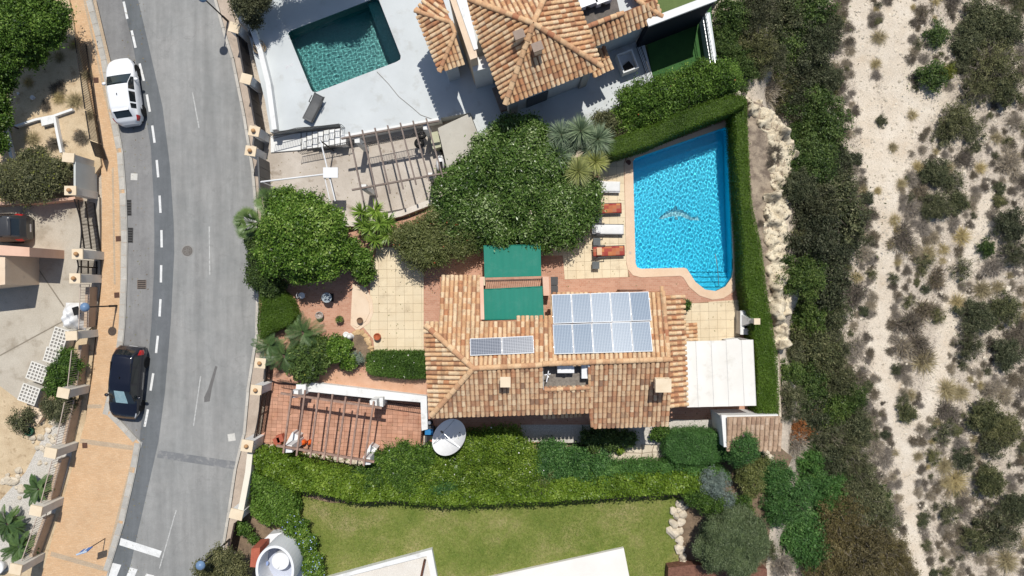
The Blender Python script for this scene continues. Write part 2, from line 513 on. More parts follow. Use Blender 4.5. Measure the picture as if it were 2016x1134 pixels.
def core_mesh(name, blobs, mat, k=0.74, seed=0, base=None):
    """irregular inner mass of twigs and leaves so that the crown is not hollow"""
    mb = MB()
    r_ = random.Random(seed)
    for (x, y, z, rx, ry, rz) in blobs:
        bm = bmesh.new(); bmesh.ops.create_icosphere(bm, subdivisions=2, radius=1.0)
        vs = []
        for v in bm.verts:
            s = k * r_.uniform(0.8, 1.12)
            vs.append((x + v.co.x * rx * s, y + v.co.y * ry * s, max(z + v.co.z * rz * s, (base if base is not None else -1e9))))
        mb.add(vs, [[w.index for w in f.verts] for f in bm.faces], r_.uniform(0.05, 0.25))
        bm.free()
    return mb

def trunk_mesh(p, h, r, limbs=(), bend=0.1, seed=0):
    mb = MB(); r_ = random.Random(seed)
    p = Vector(p); pts = [p]
    for i in range(1, 4):
        pts.append(p + Vector((r_.uniform(-bend, bend), r_.uniform(-bend, bend), h * i / 3)))
    for i in range(3):
        mb.tube(pts[i], pts[i + 1], r * (1 - 0.2 * i), 8, r * (1 - 0.2 * (i + 1)))
    for l in limbs:
        a = pts[-1].lerp(pts[-2], r_.random() * 0.6); l = Vector(l); m = a.lerp(l, 0.5) + Vector((0, 0, 0.1 * h))
        mb.tube(a, m, r * 0.45, 6, r * 0.3); mb.tube(m, l, r * 0.3, 6, r * 0.12)
    return mb

def plant(name, label, cat, blobs, mat, dens=260, leaf=0.12, asp=0.5, ground=0.0, clump=0.2, group=None, core=0.58, trunk=True, ragged=0.22, spread=0.8, flowers=None, per=26, low=-0.25, crownname='crown', lumps=0.42):
    cx = sum(b[0] for b in blobs) / len(blobs); cy = sum(b[1] for b in blobs) / len(blobs)
    t = thing(name, label, cat, (cx, cy, ground), group)
    o = Vector((cx, cy, ground))
    blobs = lump(blobs, lumps)
    loc = [(b[0] - cx, b[1] - cy, b[2] - ground, b[3], b[4], b[5]) for b in blobs]
    P, Nn, R = blob_points(loc, dens, clump, per, low, ragged)
    keep = P[:, 2] > 0.01; P, Nn, R = P[keep], Nn[keep], R[keep]
    cr = link(crownname, leafmesh(crownname, P, Nn, R, leaf, asp, mat, spread), t)
    if core:
        mb = core_mesh('inner', loc, mat, core, len(bpy.data.objects), 0.02)
        mb.v = [(x + o.x, y + o.y, z + o.z) for x, y, z in mb.v]
        mb.build('inner_growth', mat, cr, kind='stuff')
    if trunk:
        big = max(loc, key=lambda b: b[3])
        tops = [Vector(b[:3]) for b in loc]
        mb = trunk_mesh((0, 0, -0.05), max(0.3, min(b[2] for b in loc)), 0.05 + 0.04 * big[3], tops, 0.08, len(bpy.data.objects))
        mb.v = [(x + o.x, y + o.y, z + o.z) for x, y, z in mb.v]
        mb.build('trunk' if cat == 'tree' else 'stems', BARK, t)
    if flowers:
        n, fm, fs = flowers[:3]
        if len(flowers) > 3:      # blossoms in a few patches
            cc = P[rng.choice(len(P), flowers[3])]; dd = np.min([((P - c) ** 2).sum(1) for c in cc], 0) * rng.uniform(.5, 1.5, len(P))
            idx = np.argsort(dd)[:n * 3]; idx = rng.choice(idx, n, replace=False)
        else: idx = rng.choice(len(P), min(n, len(P)), replace=False)
        up = P[idx]; sel = Nn[idx][:, 2] > 0.3; up = up[sel]
        if len(up):
            fl = leafmesh('blossoms', up + np.array([0, 0, leaf * 0.6]), np.tile([0, 0, 1.0], (len(up), 1)), rng.random(len(up)), fs, 0.9, fm, 0.35)
            tag(link('blossoms', fl, t), kind='stuff')
    return t

def lump(blobs, k):
    """break smooth ellipsoids into boughs: a shrunk core plus bulges over its upper surface"""
    if not k: return list(blobs)
    out = []
    for (x, y, z, rx, ry, rz) in blobs:
        out.append((x, y, z, rx * .8, ry * .8, rz * .8))
        n = int(8 + 5 * (rx * ry) ** .5)
        for i in range(n):
            zz = random.uniform(-.15, 1); a = i * 2.399 + random.uniform(-.5, .5); r = math.sqrt(max(0, 1 - zz * zz))
            s = k * random.uniform(.55, 1.05); f = 1.0 - s * random.uniform(.75, 1.0)
            m = min(rx, ry)
            out.append((x + rx * f * r * math.cos(a), y + ry * f * r * math.sin(a), z + rz * (1.02 - s * .8) * zz, s * m, s * m * random.uniform(.8, 1.2), s * min(m, rz) * .95))
    return out

def pxblob(px, py, r, z, rz, squash=1.0):
    """ellipsoid from a pixel circle seen at height z"""
    p = W(px, py, z); k = (H - z) / F
    return (p.x, p.y, z, r * k, r * k * squash, rz)

def hedge(name, label, poly, zt, zb, mat, dens=900, leaf=0.07, asp=0.55, bump=0.05, shag=0.05, group=None, cat='hedge', flowers=None, wav=1.0, core_in=0.12, pix=True, spread=0.7, stuff=False, uneven=0.0):
    pts = [tuple(p) for p in (W2(poly, zt) if pix else poly)]
    pts = ccw(pts)
    cx = sum(p[0] for p in pts) / len(pts); cy = sum(p[1] for p in pts) / len(pts)
    t = thing(name, label, cat, (cx, cy, zb), group)
    pts = [(p[0] - cx, p[1] - cy) for p in pts]; h = zt - zb
    A = abs(area2(pts)); n = int(A * dens)
    xs = [p[0] for p in pts]; ys = [p[1] for p in pts]
    X = rng.uniform(min(xs), max(xs), int(n * ((max(xs) - min(xs)) * (max(ys) - min(ys))) / A) + 20)
    Y = rng.uniform(min(ys), max(ys), len(X))
    k = inpoly(X, Y, pts); X = X[k]; Y = Y[k]
    ph = rng.uniform(0, 6.28, 12); kk = rng.uniform(1.2, 5.0, (12, 2)) * rng.choice([-1, 1], (12, 2)) * wav
    f = sum(np.sin(kk[i, 0] * X + kk[i, 1] * Y + ph[i]) for i in range(12)) / 4.0
    kl = rng.uniform(0.25, 1.1, (6, 2)) * rng.choice([-1, 1], (6, 2))
    low = sum(np.sin(kl[i, 0] * X + kl[i, 1] * Y + ph[i]) for i in range(6)) / 2.5
    Z = h + f * bump + low * uneven + rng.normal(0, bump * 0.5, len(X))
    # droop at the rim
    per = sum((Vector(pts[i]) - Vector(pts[i - 1])).length for i in range(len(pts)))
    P = np.stack([X, Y, Z], 1); Nn = np.tile([0, 0, 1.0], (len(X), 1))
    R = 0.5 + 0.12 * f + 0.10 * low + rng.normal(0, 0.16, len(X))
    S, SN = [], []
    for i in range(len(pts)):
        a = Vector(pts[i - 1]); b = Vector(pts[i]); d = b - a; L = d.length
        if L < 1e-3: continue
        m = int(L * h * dens * 0.8)
        tt = rng.random(m); zz = rng.uniform(0.02, h, m); on = Vector((d.y, -d.x)) / L
        off = rng.normal(0, shag, m)
        S.append(np.stack([a.x + d.x * tt + on.x * off, a.y + d.y * tt + on.y * off, zz + 0 * tt], 1)); SN.append(np.tile([on.x, on.y, 0.5], (m, 1)))
    if S:
        S = np.concatenate(S); SN = np.concatenate(SN)
        P = np.concatenate([P, S]); Nn = np.concatenate([Nn, SN]); R = np.concatenate([R, 0.45 + rng.normal(0, 0.16, len(S))])
    P[:, 2] = np.maximum(P[:, 2], 0.02)
    fo = link('foliage', leafmesh('foliage', P, Nn, R, leaf, asp, mat, spread), t)
    ins = inset(pts, core_in)
    mb = MB().prism([(p[0] + cx, p[1] + cy) for p in ins], zb + 0.01, zt - bump * 1.6 - uneven * 0.8 - 0.05, r=0.2)
    mb.build('inner_growth', mat, t)
    if flowers:
        m, fm, fs = flowers
        idx = rng.choice(len(X), min(m, len(X)), replace=False)
        tag(link('blossoms', leafmesh('blossoms', P[idx] + np.array([0, 0, leaf * 0.5]), np.tile([0, 0, 1.0], (len(idx), 1)), rng.random(len(idx)), fs, 0.9, fm, 0.35), t), kind='stuff')
    return t

def blades(name, roots, dirs, lens, width, droop, mat, segs=3, rnd=None, taper=True, fold=0.0):
    """arching strap leaves: each starts at roots, heads along dirs, droops by gravity"""
    n = len(roots)
    V = np.zeros((n, segs + 1, 2, 3))
    d = unit(dirs.copy()); p = roots.copy()
    up = np.array([0, 0, 1.0])
    side = unit(np.cross(d, up) + 1e-4)
    for s in range(segs + 1):
        f = s / segs
        w = width * ((0.65 + 0.7 * f if f < 0.5 else 2.0 * (1 - f) + 0.03) if taper else 1.0)
        w = np.asarray(w).reshape(-1, 1) if np.ndim(w) else w
        V[:, s, 0] = p - side * w * 0.5; V[:, s, 1] = p + side * w * 0.5
        if s < segs:
            p = p + d * (lens.reshape(-1, 1) / segs)
            d = unit(d - up * (droop if np.isscalar(droop) else droop.reshape(-1, 1)) / segs)
    Vf = V.reshape(-1, 3)
    base = (np.arange(n) * (segs + 1) * 2).reshape(-1, 1)
    Fs = np.concatenate([base + np.array([[2 * s, 2 * s + 1, 2 * s + 3, 2 * s + 2]]) for s in range(segs)], 0)
    r = rng.normal(0.5, 0.2, n) if rnd is None else rnd
    return quadmesh(name, Vf, Fs, np.tile(r, segs), mat)

def rosette_dirs(n, up_min=-0.15, up_max=1.0):
    z = rng.uniform(up_min, up_max, n); a = rng.uniform(0, 6.283, n); r = np.sqrt(np.maximum(0, 1 - z * z))
    return np.stack([r * np.cos(a), r * np.sin(a), z], 1)

def rosette(name, c, L, n, width, droop, mat, upmin=-0.2, upmax=1.0, parent=None, rndmean=None):
    d = rosette_dirs(n, upmin, upmax)
    o = np.array(c) + d * L * 0.08
    lens = L * rng.uniform(0.75, 1.1, n)
    me = blades(name, o, d, lens, width, droop, mat, 3, None if rndmean is None else rng.normal(rndmean, 0.15, n))
    return link(name, me, parent)

def fan_palm(label, px, py, z, ground, L, mat, nf=22, group=None, name='fan_palm', ft=1.0):
    c = W(px, py, z)
    t = thing(name, label, 'palm', (c.x, c.y, ground), group)
    h = z - ground
    MB().tube((c.x, c.y, ground - 0.05), (c.x, c.y, z), 0.14, 9, 0.1).build('trunk', BARK, t)
    for i in range(nf):
        a = i * 2.4 + rng.uniform(-.2, .2); e = rng.uniform(-0.15, 1.5)
        d = np.array([math.cos(a) * math.cos(e), math.sin(a) * math.cos(e), math.sin(e)])
        tip = np.array([0, 0, h]) + d * L * rng.uniform(0.45, 0.62)
        k = 18
        side = unit(np.cross(d, [0, 0, 1.0]).reshape(1, 3))[0]
        fan = np.linspace(-1.25, 1.25, k)
        dd = np.cos(fan)[:, None] * d + np.sin(fan)[:, None] * side + np.array([0, 0, -0.05])
        roots = np.tile(tip, (k, 1))
        me = blades('frond', roots, dd, np.full(k, L * 0.5) * rng.uniform(0.85, 1.05, k) * (0.75 + 0.25 * np.cos(fan)), 0.055 * ft, 0.35, mat, 3, np.full(k, rng.normal(0.5, 0.18)) + rng.normal(0, .08, k))
        fr = link('frond', me, t)
        st = blades('stalk', np.array([[0, 0, h]]), d.reshape(1, 3), np.array([np.linalg.norm(tip - np.array([0, 0, h]))]), 0.03, 0.0, mat, 2, np.array([0.4]), taper=False)
        link('stalk', st, fr)
    return t

def cycad(label, px, py, z, ground, L, mat, nf=26, group=None, name='cycad', width=0.02, cat='cycad'):
    """feather-leaved crown: fronds with rows of leaflets"""
    c = W(px, py, z)
    t = thing(name, label, cat, (c.x, c.y, ground), group)
    h = z - ground
    MB().tube((c.x, c.y, ground - 0.05), (c.x, c.y, z - 0.02), 0.2, 9, 0.15).build('trunk', BARK, t)
    for i in range(nf):
        a = i * 2.399; e = rng.uniform(0.0, 1.15)
        d = np.array([math.cos(a) * math.cos(e), math.sin(a) * math.cos(e), math.sin(e)])
        k = 32; pos = []; dirs = []
        p = np.array([0, 0, h]); dd = d.copy(); st = L * rng.uniform(.85, 1.1) / k
        side = unit(np.cross(d, [0, 0, 1.0]).reshape(1, 3))[0]
        for s in range(k):
            p = p + dd * st; dd = dd - np.array([0, 0, 1.15 / k]); dd /= np.linalg.norm(dd)
            if s > 2:
                for sg in (-1, 1):
                    pos.append(p.copy()); dirs.append(dd * 0.75 + side * sg + np.array([0, 0, 0.12]))
        pos = np.array(pos); dirs = np.array(dirs)
        ll = L * 0.22 * np.repeat(np.sin(np.linspace(0.5, 2.9, len(pos) // 2)), 2)
        link('frond', blades('frond', pos, dirs, ll, width, 0.25, mat, 2, np.full(len(pos), rng.normal(.5, .16)) + rng.normal(0, .08, len(pos))), t)
    return t

# leaf colours
L_BRIGHT = leafmat('leaf_bright', [(0.02, 0.048, 0.007, 1), (0.07, 0.145, 0.018, 1), (0.14, 0.24, 0.038, 1), (0.32, 0.43, 0.12, 1)], 0.25, 0.38)
L_MID = leafmat('leaf_mid', [(0.016, 0.036, 0.007, 1), (0.055, 0.115, 0.016, 1), (0.1, 0.185, 0.028, 1), (0.22, 0.33, 0.075, 1)], 0.25)
L_GLOSS = leafmat('leaf_gloss', [(0.014, 0.035, 0.008, 1), (0.075, 0.145, 0.024, 1), (0.165, 0.26, 0.06, 1), (0.42, 0.5, 0.24, 1)], 0.2, 0.3)
L_DARK = leafmat('leaf_dark', [(0.014, 0.03, 0.008, 1), (0.05, 0.09, 0.02, 1), (0.1, 0.155, 0.036, 1), (0.2, 0.26, 0.085, 1)], 0.2)
L_OLIVE = leafmat('leaf_olive', [(0.026, 0.03, 0.014, 1), (0.08, 0.088, 0.04, 1), (0.14, 0.146, 0.068, 1), (0.26, 0.25, 0.14, 1)], 0.15, 0.6, 0.25)
L_SHRUBD = leafmat('leaf_maquis', [(0.018, 0.024, 0.012, 1), (0.052, 0.064, 0.03, 1), (0.1, 0.112, 0.055, 1), (0.22, 0.22, 0.13, 1)], 0.15, 0.6, 0.25)
L_YELLOW = leafmat('leaf_yellow', [(0.07, 0.085, 0.012, 1), (0.14, 0.16, 0.02, 1), (0.22, 0.24, 0.035, 1), (0.32, 0.32, 0.06, 1)], 0.25)
L_DUSTY = leafmat('leaf_dusty', [(.05, .065, .02, 1), (.1, .12, .035, 1), (.165, .185, .062, 1), (.28, .29, .13, 1)], .2)
L_BROWN = leafmat('leaf_brownish', [(.045, .036, .016, 1), (.1, .082, .034, 1), (.155, .13, .052, 1), (.25, .2, .1, 1)], .15)
L_LIME = leafmat('leaf_lime', [(0.03, 0.06, 0.007, 1), (0.1, 0.175, 0.016, 1), (0.175, 0.27, 0.028, 1), (0.33, 0.43, 0.075, 1)], 0.25, 0.38)
L_FERN = leafmat('leaf_fern', [(0.02, 0.06, 0.015, 1), (0.055, 0.135, 0.032, 1), (0.09, 0.2, 0.05, 1), (0.17, 0.3, 0.09, 1)], 0.25)
L_HEDGE = leafmat('leaf_hedge', [(0.03, 0.065, 0.006, 1), (0.065, 0.125, 0.010, 1), (0.095, 0.165, 0.016, 1), (0.135, 0.215, 0.028, 1)], 0.2)
L_BALL = leafmat('leaf_ball', [(0.05, 0.075, 0.03, 1), (0.095, 0.13, 0.055, 1), (0.14, 0.18, 0.08, 1), (0.2, 0.24, 0.13, 1)], 0.15)
L_SILVER = leafmat('leaf_silver', [(0.12, 0.16, 0.13, 1), (0.2, 0.25, 0.21, 1), (0.28, 0.33, 0.29, 1)], 0.15)
L_YUCCA = leafmat('leaf_yucca', [(0.08, 0.12, 0.07, 1), (0.15, 0.21, 0.125, 1), (0.24, 0.31, 0.19, 1), (0.36, 0.43, 0.28, 1)], 0.2, 0.4)
L_YUCCAY = leafmat('leaf_yucca_yellow', [(0.17, 0.2, 0.06, 1), (0.3, 0.33, 0.1, 1), (0.42, 0.44, 0.16, 1), (0.5, 0.5, 0.22, 1)], 0.2, 0.4)
L_PALM = leafmat('leaf_palm', [(0.05, 0.09, 0.03, 1), (0.1, 0.165, 0.05, 1), (0.16, 0.24, 0.08, 1), (0.24, 0.32, 0.13, 1)], 0.2, 0.4)
L_PALMD = leafmat('leaf_palm_dark', [(.028, .055, .02, 1), (.06, .11, .035, 1), (.1, .165, .055, 1), (.17, .24, .1, 1)], .2, .4)
L_SPIKE = leafmat('leaf_spiky', [(0.06, 0.12, 0.015, 1), (0.13, 0.22, 0.03, 1), (0.2, 0.31, 0.05, 1), (0.3, 0.42, 0.09, 1)], 0.25, 0.35)
TWIG = leafmat('twig_grey', [(0.12, 0.098, 0.075, 1), (0.21, 0.178, 0.142, 1), (0.3, 0.262, 0.215, 1), (0.42, 0.37, 0.31, 1)], 0.0, 0.8, 0.2)
TWIG_D = leafmat('twig_dark', [(0.055, 0.044, 0.033, 1), (0.105, 0.086, 0.066, 1), (0.17, 0.142, 0.11, 1), (0.26, 0.22, 0.175, 1)], 0.0, 0.8, 0.2)
STRAW = leafmat('straw', [(0.18, 0.14, 0.07, 1), (0.28, 0.23, 0.12, 1), (0.4, 0.33, 0.18, 1), (0.5, 0.43, 0.25, 1)], 0.1, 0.8, 0.2)
RUST = leafmat('leaf_rust', [(0.14, 0.05, 0.015, 1), (0.24, 0.09, 0.028, 1), (0.34, 0.14, 0.045, 1)], 0.15, 0.7)
PINKF = leafmat('blossom_pale', [(0.5, 0.42, 0.36, 1), (0.62, 0.55, 0.48, 1)], 0.2)
WHITEF = leafmat('blossom_white', [(0.7, 0.7, 0.66, 1), (0.8, 0.8, 0.78, 1)], 0.1)
REDF = leafmat('blossom_red', [(0.4, 0.06, 0.03, 1), (0.55, 0.13, 0.06, 1)], 0.1)
BLUEF = leafmat('blossom_blue', [(0.28, 0.38, 0.75, 1), (0.42, 0.52, 0.8, 1)], 0.1)

# ------------------------------------------------------------------ terrain
def sstep(a, b, x):
    t = np.clip((x - a) / (b - a), 0, 1)
    return t * t * (3 - 2 * t)

def gz(x, y):
    x = np.asarray(x, float); y = np.asarray(y, float)
    e = 17.3 + 0.5 * np.sin(y * 0.35) + 0.3 * np.sin(y * 0.9 + 1) - 1.6 * sstep(8, 13, y) - 1.2 * sstep(-9, -14, y)
    z = -0.14 - 2.5 * sstep(0, 2.6, x - e) - 0.03 * np.maximum(0, x - e - 2.6)
    amp = sstep(1.0, 4.0, x - e)
    z = z + amp * (0.16 * np.sin(x * 0.55 + 0.8 * np.sin(y * 0.3)) + 0.12 * np.sin(y * 0.5 + x * 0.2))
    pool = ((x > 7.2) & (x < 14.2) & (y > -0.6) & (y < 10.2)) | ((x > -13.8) & (x < -7.2) & (y > 12.2) & (y < 18.5))
    return np.where(pool, -3.2, z)

def WG(px, py, dz=0.0):
    z = -2.7
    for _ in range(5):
        p = W(px, py, z + dz); z = float(gz(p.x, p.y))
    return p.x, p.y, z

PATH_A = [(1680, -60), (1690, 0), (1698, 60), (1704, 140), (1712, 230), (1722, 330), (1742, 430), (1747, 520), (1737, 600), (1731, 680), (1744, 740), (1762, 800), (1777, 860), (1787, 930), (1793, 1010), (1803, 1090), (1830, 1160)]
PATH_B = [(1955, 380), (1930, 440), (1905, 500), (1880, 580), (1866, 660), (1856, 720), (1842, 770), (1822, 810), (1785, 850)]
PATH_C = [(1770, 20), (1765, 90), (1770, 160), (1775, 240), (1760, 310), (1740, 390)]
PATH_D = [(1840, 190), (1800, 230), (1770, 280)]

PATHQ = []
def pathdist(x, y):
    x = np.asarray(x, float); y = np.asarray(y, float)
    best = np.full(x.shape, 99.0)
    if not PATHQ:
        PATHQ.extend(([WG(*p) for p in pl], wd) for pl, wd in ((PATH_A, 0.45), (PATH_B, 0.3), (PATH_C, 0.8), (PATH_D, 0.6)))
    for q, wd in PATHQ:
        for a, b in zip(q[:-1], q[1:]):
            dx, dy = b[0] - a[0], b[1] - a[1]; L2 = dx * dx + dy * dy
            t = np.clip(((x - a[0]) * dx + (y - a[1]) * dy) / L2, 0, 1)
            d = np.hypot(x - a[0] - t * dx, y - a[1] - t * dy) - wd
            best = np.minimum(best, d)
    return best

def terrain():
    xs = np.concatenate([np.linspace(-320, -40, 15), np.arange(-38, 15, 1.0), np.arange(15, 37, 0.22), np.linspace(37.5, 320, 22)])
    ys = np.concatenate([np.linspace(-320, -24, 16), np.arange(-22, 22, 0.22), np.linspace(23, 320, 16)])
    X, Y = np.meshgrid(xs, ys)
    Z = gz(X, Y)
    rough = sstep(17, 19, X) * (X < 37)
    Z = Z + rough * rng.normal(0, 0.018, Z.shape)
    n = len(xs)
    idx = np.arange(X.size).reshape(X.shape)
    f = np.stack([idx[:-1, :-1], idx[:-1, 1:], idx[1:, 1:], idx[1:, :-1]], -1).reshape(-1, 4)
    m, nt, b = newmat('ravine_ground')
    co = coords(nt)
    at = nt.nodes.new('ShaderNodeAttribute'); at.attribute_name = 'litter'
    sand = ramp(nt, noise(nt, co, 0.7, 5, 0.65), [(0.3, C(238, 226, 208)), (0.6, C(226, 211, 190)), (0.8, C(212, 192, 166))])
    lit = ramp(nt, noise(nt, co, 3.0, 5, 0.7), [(0.3, C(184, 172, 158)), (0.5, C(206, 192, 174)), (0.7, C(222, 208, 190))])
    ns = noise(nt, co, 1.6, 6, 0.75)
    ad = N(nt, 'ShaderNodeMath', _operation='MULTIPLY_ADD'); nt.links.new(at.outputs['Fac'], ad.inputs[0]); ad.inputs[1].default_value = 0.75; nt.links.new(ns, ad.inputs[2])
    col = mix(nt, ramp(nt, ad.outputs[0], [(0.78, (0, 0, 0)), (1.0, (0.85,) * 3)]), sand, lit)
    sp = ramp(nt, noise(nt, co, 16, 3, 0.8), [(0.3, (0.72,) * 3), (0.5, (1, 1, 1)), (0.72, (1.18,) * 3)])
    col = mix(nt, 1.0, col, sp, 'MULTIPLY')
    nt.links.new(col, b.inputs['Base Color']); b.inputs['Roughness'].default_value = 0.95; b.inputs['Specular IOR Level'].default_value = 0.1
    bn = N(nt, 'ShaderNodeBump', Strength=0.9, Distance=0.04); nt.links.new(noise(nt, co, 11, 5, 0.75), bn.inputs['Height']); nt.links.new(bn.outputs[0], b.inputs['Normal'])
    me = quadmesh('ground', np.stack([X, Y, Z], -1).reshape(-1, 3), f, np.zeros(len(f)), m)
    a = me.attributes.new('litter', 'FLOAT', 'POINT')
    d = np.full(X.size, 1.0)
    k = (X.ravel() > 16) & (X.ravel() < 37) & (np.abs(Y.ravel()) < 23)
    d[k] = np.clip((pathdist(X.ravel()[k], Y.ravel()[k]) + 0.2) / 1.3, 0, 1)
    a.data.foreach_set('value', d.astype(np.float32))
    me.shade_smooth()
    tag(link('ground', me), 'pale sandy ravine ground with a trodden path', kind='structure')
terrain()

def structure(name, label, mb, mat):
    return mb.build(name, mat, None, label=label, kind='structure')

# ------------------------------------------------------------------ road
LK = [(160, -120), (168, -60), (178, 0), (194, 60), (207, 115), (224, 220), (239, 300), (245, 380), (248, 470), (247, 540), (243, 640), (233, 735), (213, 808), (235, 830), (274, 872), (264, 930), (241, 1030), (209, 1134), (190, 1200)]
RK = [(400, -120), (410, -60), (424, 0), (440, 60), (458, 117), (480, 227), (497, 333), (503, 400), (507, 480), (507, 570), (505, 660), (497, 710), (489, 760), (481, 850), (463, 923), (450, 1010), (437, 1089), (430, 1134), (418, 1200)]
structure('road', 'curving grey asphalt road with thin white centre dashes', MB().prism(W2(LK) + W2(RK)[::-1], -0.10, 0.0), ASPHALT)
DL = [(205, -120), (222, -60), (240, 0), (262, 90), (280, 190), (297, 290), (303, 400), (304, 470), (303, 540), (298, 640), (282, 800), (274, 872), (262, 930), (240, 1030), (208, 1134), (190, 1200)]
DR = [(238, -120), (255, -60), (272, 0), (295, 100), (320, 210), (335, 330), (342, 440), (343, 500), (336, 640), (325, 770), (312, 870), (280, 1010), (252, 1134), (238, 1200)]
structure('road_repair_strip', 'darker asphalt strip along the parking lay-by', MB().prism(W2(DL) + W2(DR)[::-1], -0.05, 0.004), ASPHALT_D)
LB = [p for p in LK if p[1] <= 872]
structure('parking_lane', 'worn asphalt parking lay-by beside the kerb', MB().prism(W2(LB) + W2([p for p in DL if p[1] < 860])[::-1], -0.05, 0.006), ASPHALT_L)

def strip(name, label, a, b, w, mat, z=0.010, kind='structure', parent=None):
    p, q = W(*a, z), W(*b, z)
    mb = MB().beam((p.x, p.y, z - 0.002), (q.x, q.y, z - 0.002), w, 0.004)
    return mb.build(name, mat, parent, label=label, kind=kind)
dashes = [(247, 20, 12), (263, 77, 13), (279, 142, 14), (292, 203, 10), (302, 264, 8), (310, 332, 5), (315, 402, 3), (318, 470, 1), (317, 539, -1), (315, 606, -3), (309, 678, -6), (299, 752, -9), (288, 823, -11)]
mk = structure('road_marking', 'white broken edge line and solid line along the lay-by', MB().beam(W(278, 870, 0.008), W(219, 1104, 0.008), 0.13, 0.004), PAINT)
for x, y, a in dashes:
    s_ = math.tan(math.radians(a))
    strip('dash', None, (x - 17 * s_, y - 17), (x + 17 * s_, y + 17), 0.145, PAINT, kind=None, parent=mk)
for a, b in (((379, 182), (392, 252)), ((412, 446), (413, 541)), ((395, 741), (381, 838)), ((347, 1004), (314, 1119)), ((352, 40), (366, 105))):
    if a[0] == 352: continue
    strip('dash', None, a, b, 0.07, PAINT_OLD, kind=None, parent=mk)
for q in ([(238, 1059), (319, 1085), (314, 1098), (235, 1073)],):
    MB().prism(W2(q), 0.002, 0.011).build('stop_line', PAINT, mk)
for q in ([(222, 1108), (239, 1112), (224, 1150), (206, 1146)], [(256, 1117), (271, 1121), (256, 1156), (242, 1152)], [(288, 1129), (304, 1133), (290, 1165), (274, 1161)], [(322, 1139), (338, 1143), (324, 1175), (308, 1171)]):
    MB().prism(W2(q), 0.002, 0.011).build('crossing_bar', PAINT, mk)
for a, b in (((428, 10), (459, 112)), ((462, 130), (484, 240)), ((486, 255), (498, 330)), ((500, 712), (494, 745)), ((491, 762), (487, 800)), ((470, 905), (463, 925))):
    strip('edge_line', None, a, b, 0.09, PAINT_OLD, kind=None, parent=mk)
structure('road_patch', 'grey asphalt patch strip crossing the road', MB().prism(W2([(312, 886), (466, 909), (462, 924), (309, 901)]), -0.02, 0.0045), surf('patch', C(138, 139, 140), C(122, 124, 126), 0.6, stain=(3, C(172, 170, 166), 0.5, 0.75), finek=0.15))
structure('road_stain', 'dark oil stain on the asphalt', MB().prism(W2([(424, 720), (428, 722), (417, 765), (413, 790), (402, 792), (402, 782), (410, 765)]), -0.01, 0.0035), surf('oil', C(120, 118, 116), C(112, 110, 108), 4, finek=0.2))
# sidewalk on the far side of the lay-by, kerb stones
SWL = [(118, -120), (126, -60), (136, 0), (150, 80), (170, 160), (188, 250), (199, 325), (201, 400), (200, 480), (200, 560), (192, 640), (182, 740), (168, 830), (148, 900), (120, 1000), (82, 1134), (62, 1200)]
sw = structure('sidewalk', 'orange beige brick sidewalk', MB().prism(W2(SWL, 0.12) + W2(LK, 0.12)[::-1], -0.08, 0.12), SIDEWALK)
for (a, b, w) in (((166, 0), (232, 300), 0.13), ((186, 0), (240, 230), 0.2), ((236, 300), (240, 640), 0.16), ((222, 330), (226, 560), 0.12), ((240, 640), (205, 815), 0.16), ((158, 868), (262, 882), 0.3), ((100, 1090), (212, 1122), 0.3), ((200, 800), (172, 800), 0.25), ((268, 885), (215, 1090), 0.25)):
    p, q = W(*a, 0.12), W(*b, 0.12)
    MB().beam((p.x, p.y, 0.1225), (q.x, q.y, 0.1225), w, 0.003).build('paving_band', SIDEGREY, sw)
kb = structure('kerb', 'row of pale concrete kerb stones', MB().wall(W2(LK, 0.1), 0.2, -0.06, 0.10), KERB)
def along(poly, step):
    out = []; carry = 0.0
    for a, b in zip(poly[:-1], poly[1:]):
        a = Vector(a[:2]); b = Vector(b[:2]); L = (b - a).length; d = (b - a) / max(L, 1e-6)
        t = carry
        while t + step * 0.5 < L:
            out.append((a + d * t, d)); t += step
        carry = max(0.0, t - L)
    return out
kme = None
for p, d in along(W2(LK, 0.12), 0.78):
    if kme is None:
        o = MB().box((0, 0, 0.05), (0.76, 0.34, 0.17)).build('kerb_stone', KERB, kb); kme = o.data
    else:
        o = link('kerb_stone', kme, kb)
    n_ = Vector((-d.y, d.x)); c = p + d * 0.39 - n_ * 0.14 * (1 if d.y < 0 else -1) * 0 - Vector((0.12, 0))
    o.location = (c.x, c.y, 0.0); o.rotation_euler.z = math.atan2(d.y, d.x)
# right-hand gutter and narrow pavement
RS = [(x + 4, y) for x, y in RK]; RP = [(430, -120), (440, -60), (452, 0), (470, 70), (492, 160), (512, 270), (522, 340), (530, 410), (532, 480), (532, 560), (532, 660), (528, 715), (518, 770), (505, 870), (487, 960), (470, 1040), (462, 1100), (455, 1200)]
structure('pavement', 'narrow beige pavement along the garden walls', MB().prism(W2(RS, 0.1) + W2(RP, 0.1)[::-1], -0.08, 0.10), surf('pavement_concrete', C(205, 188, 170), C(180, 162, 145), 0.8, bump=0.2, stain=(1.5, C(150, 138, 125), 0.55, 0.75)))
gu = structure('gutter', 'pale kerb stones edging the road by the garden walls', MB().wall(W2(RK, 0.1), 0.14, -0.06, 0.085), GUTTER)
gme = None
for p, d in along(W2(RK, 0.1), 0.9):
    if gme is None:
        o = MB().box((0, 0, 0.045), (0.885, 0.17, 0.13)).build('kerb_stone', GUTTER, gu); gme = o.data
    else:
        o = link('kerb_stone', gme, gu)
    c = p + d * 0.45; o.location = (c.x, c.y, 0.0); o.rotation_euler.z = math.atan2(d.y, d.x)

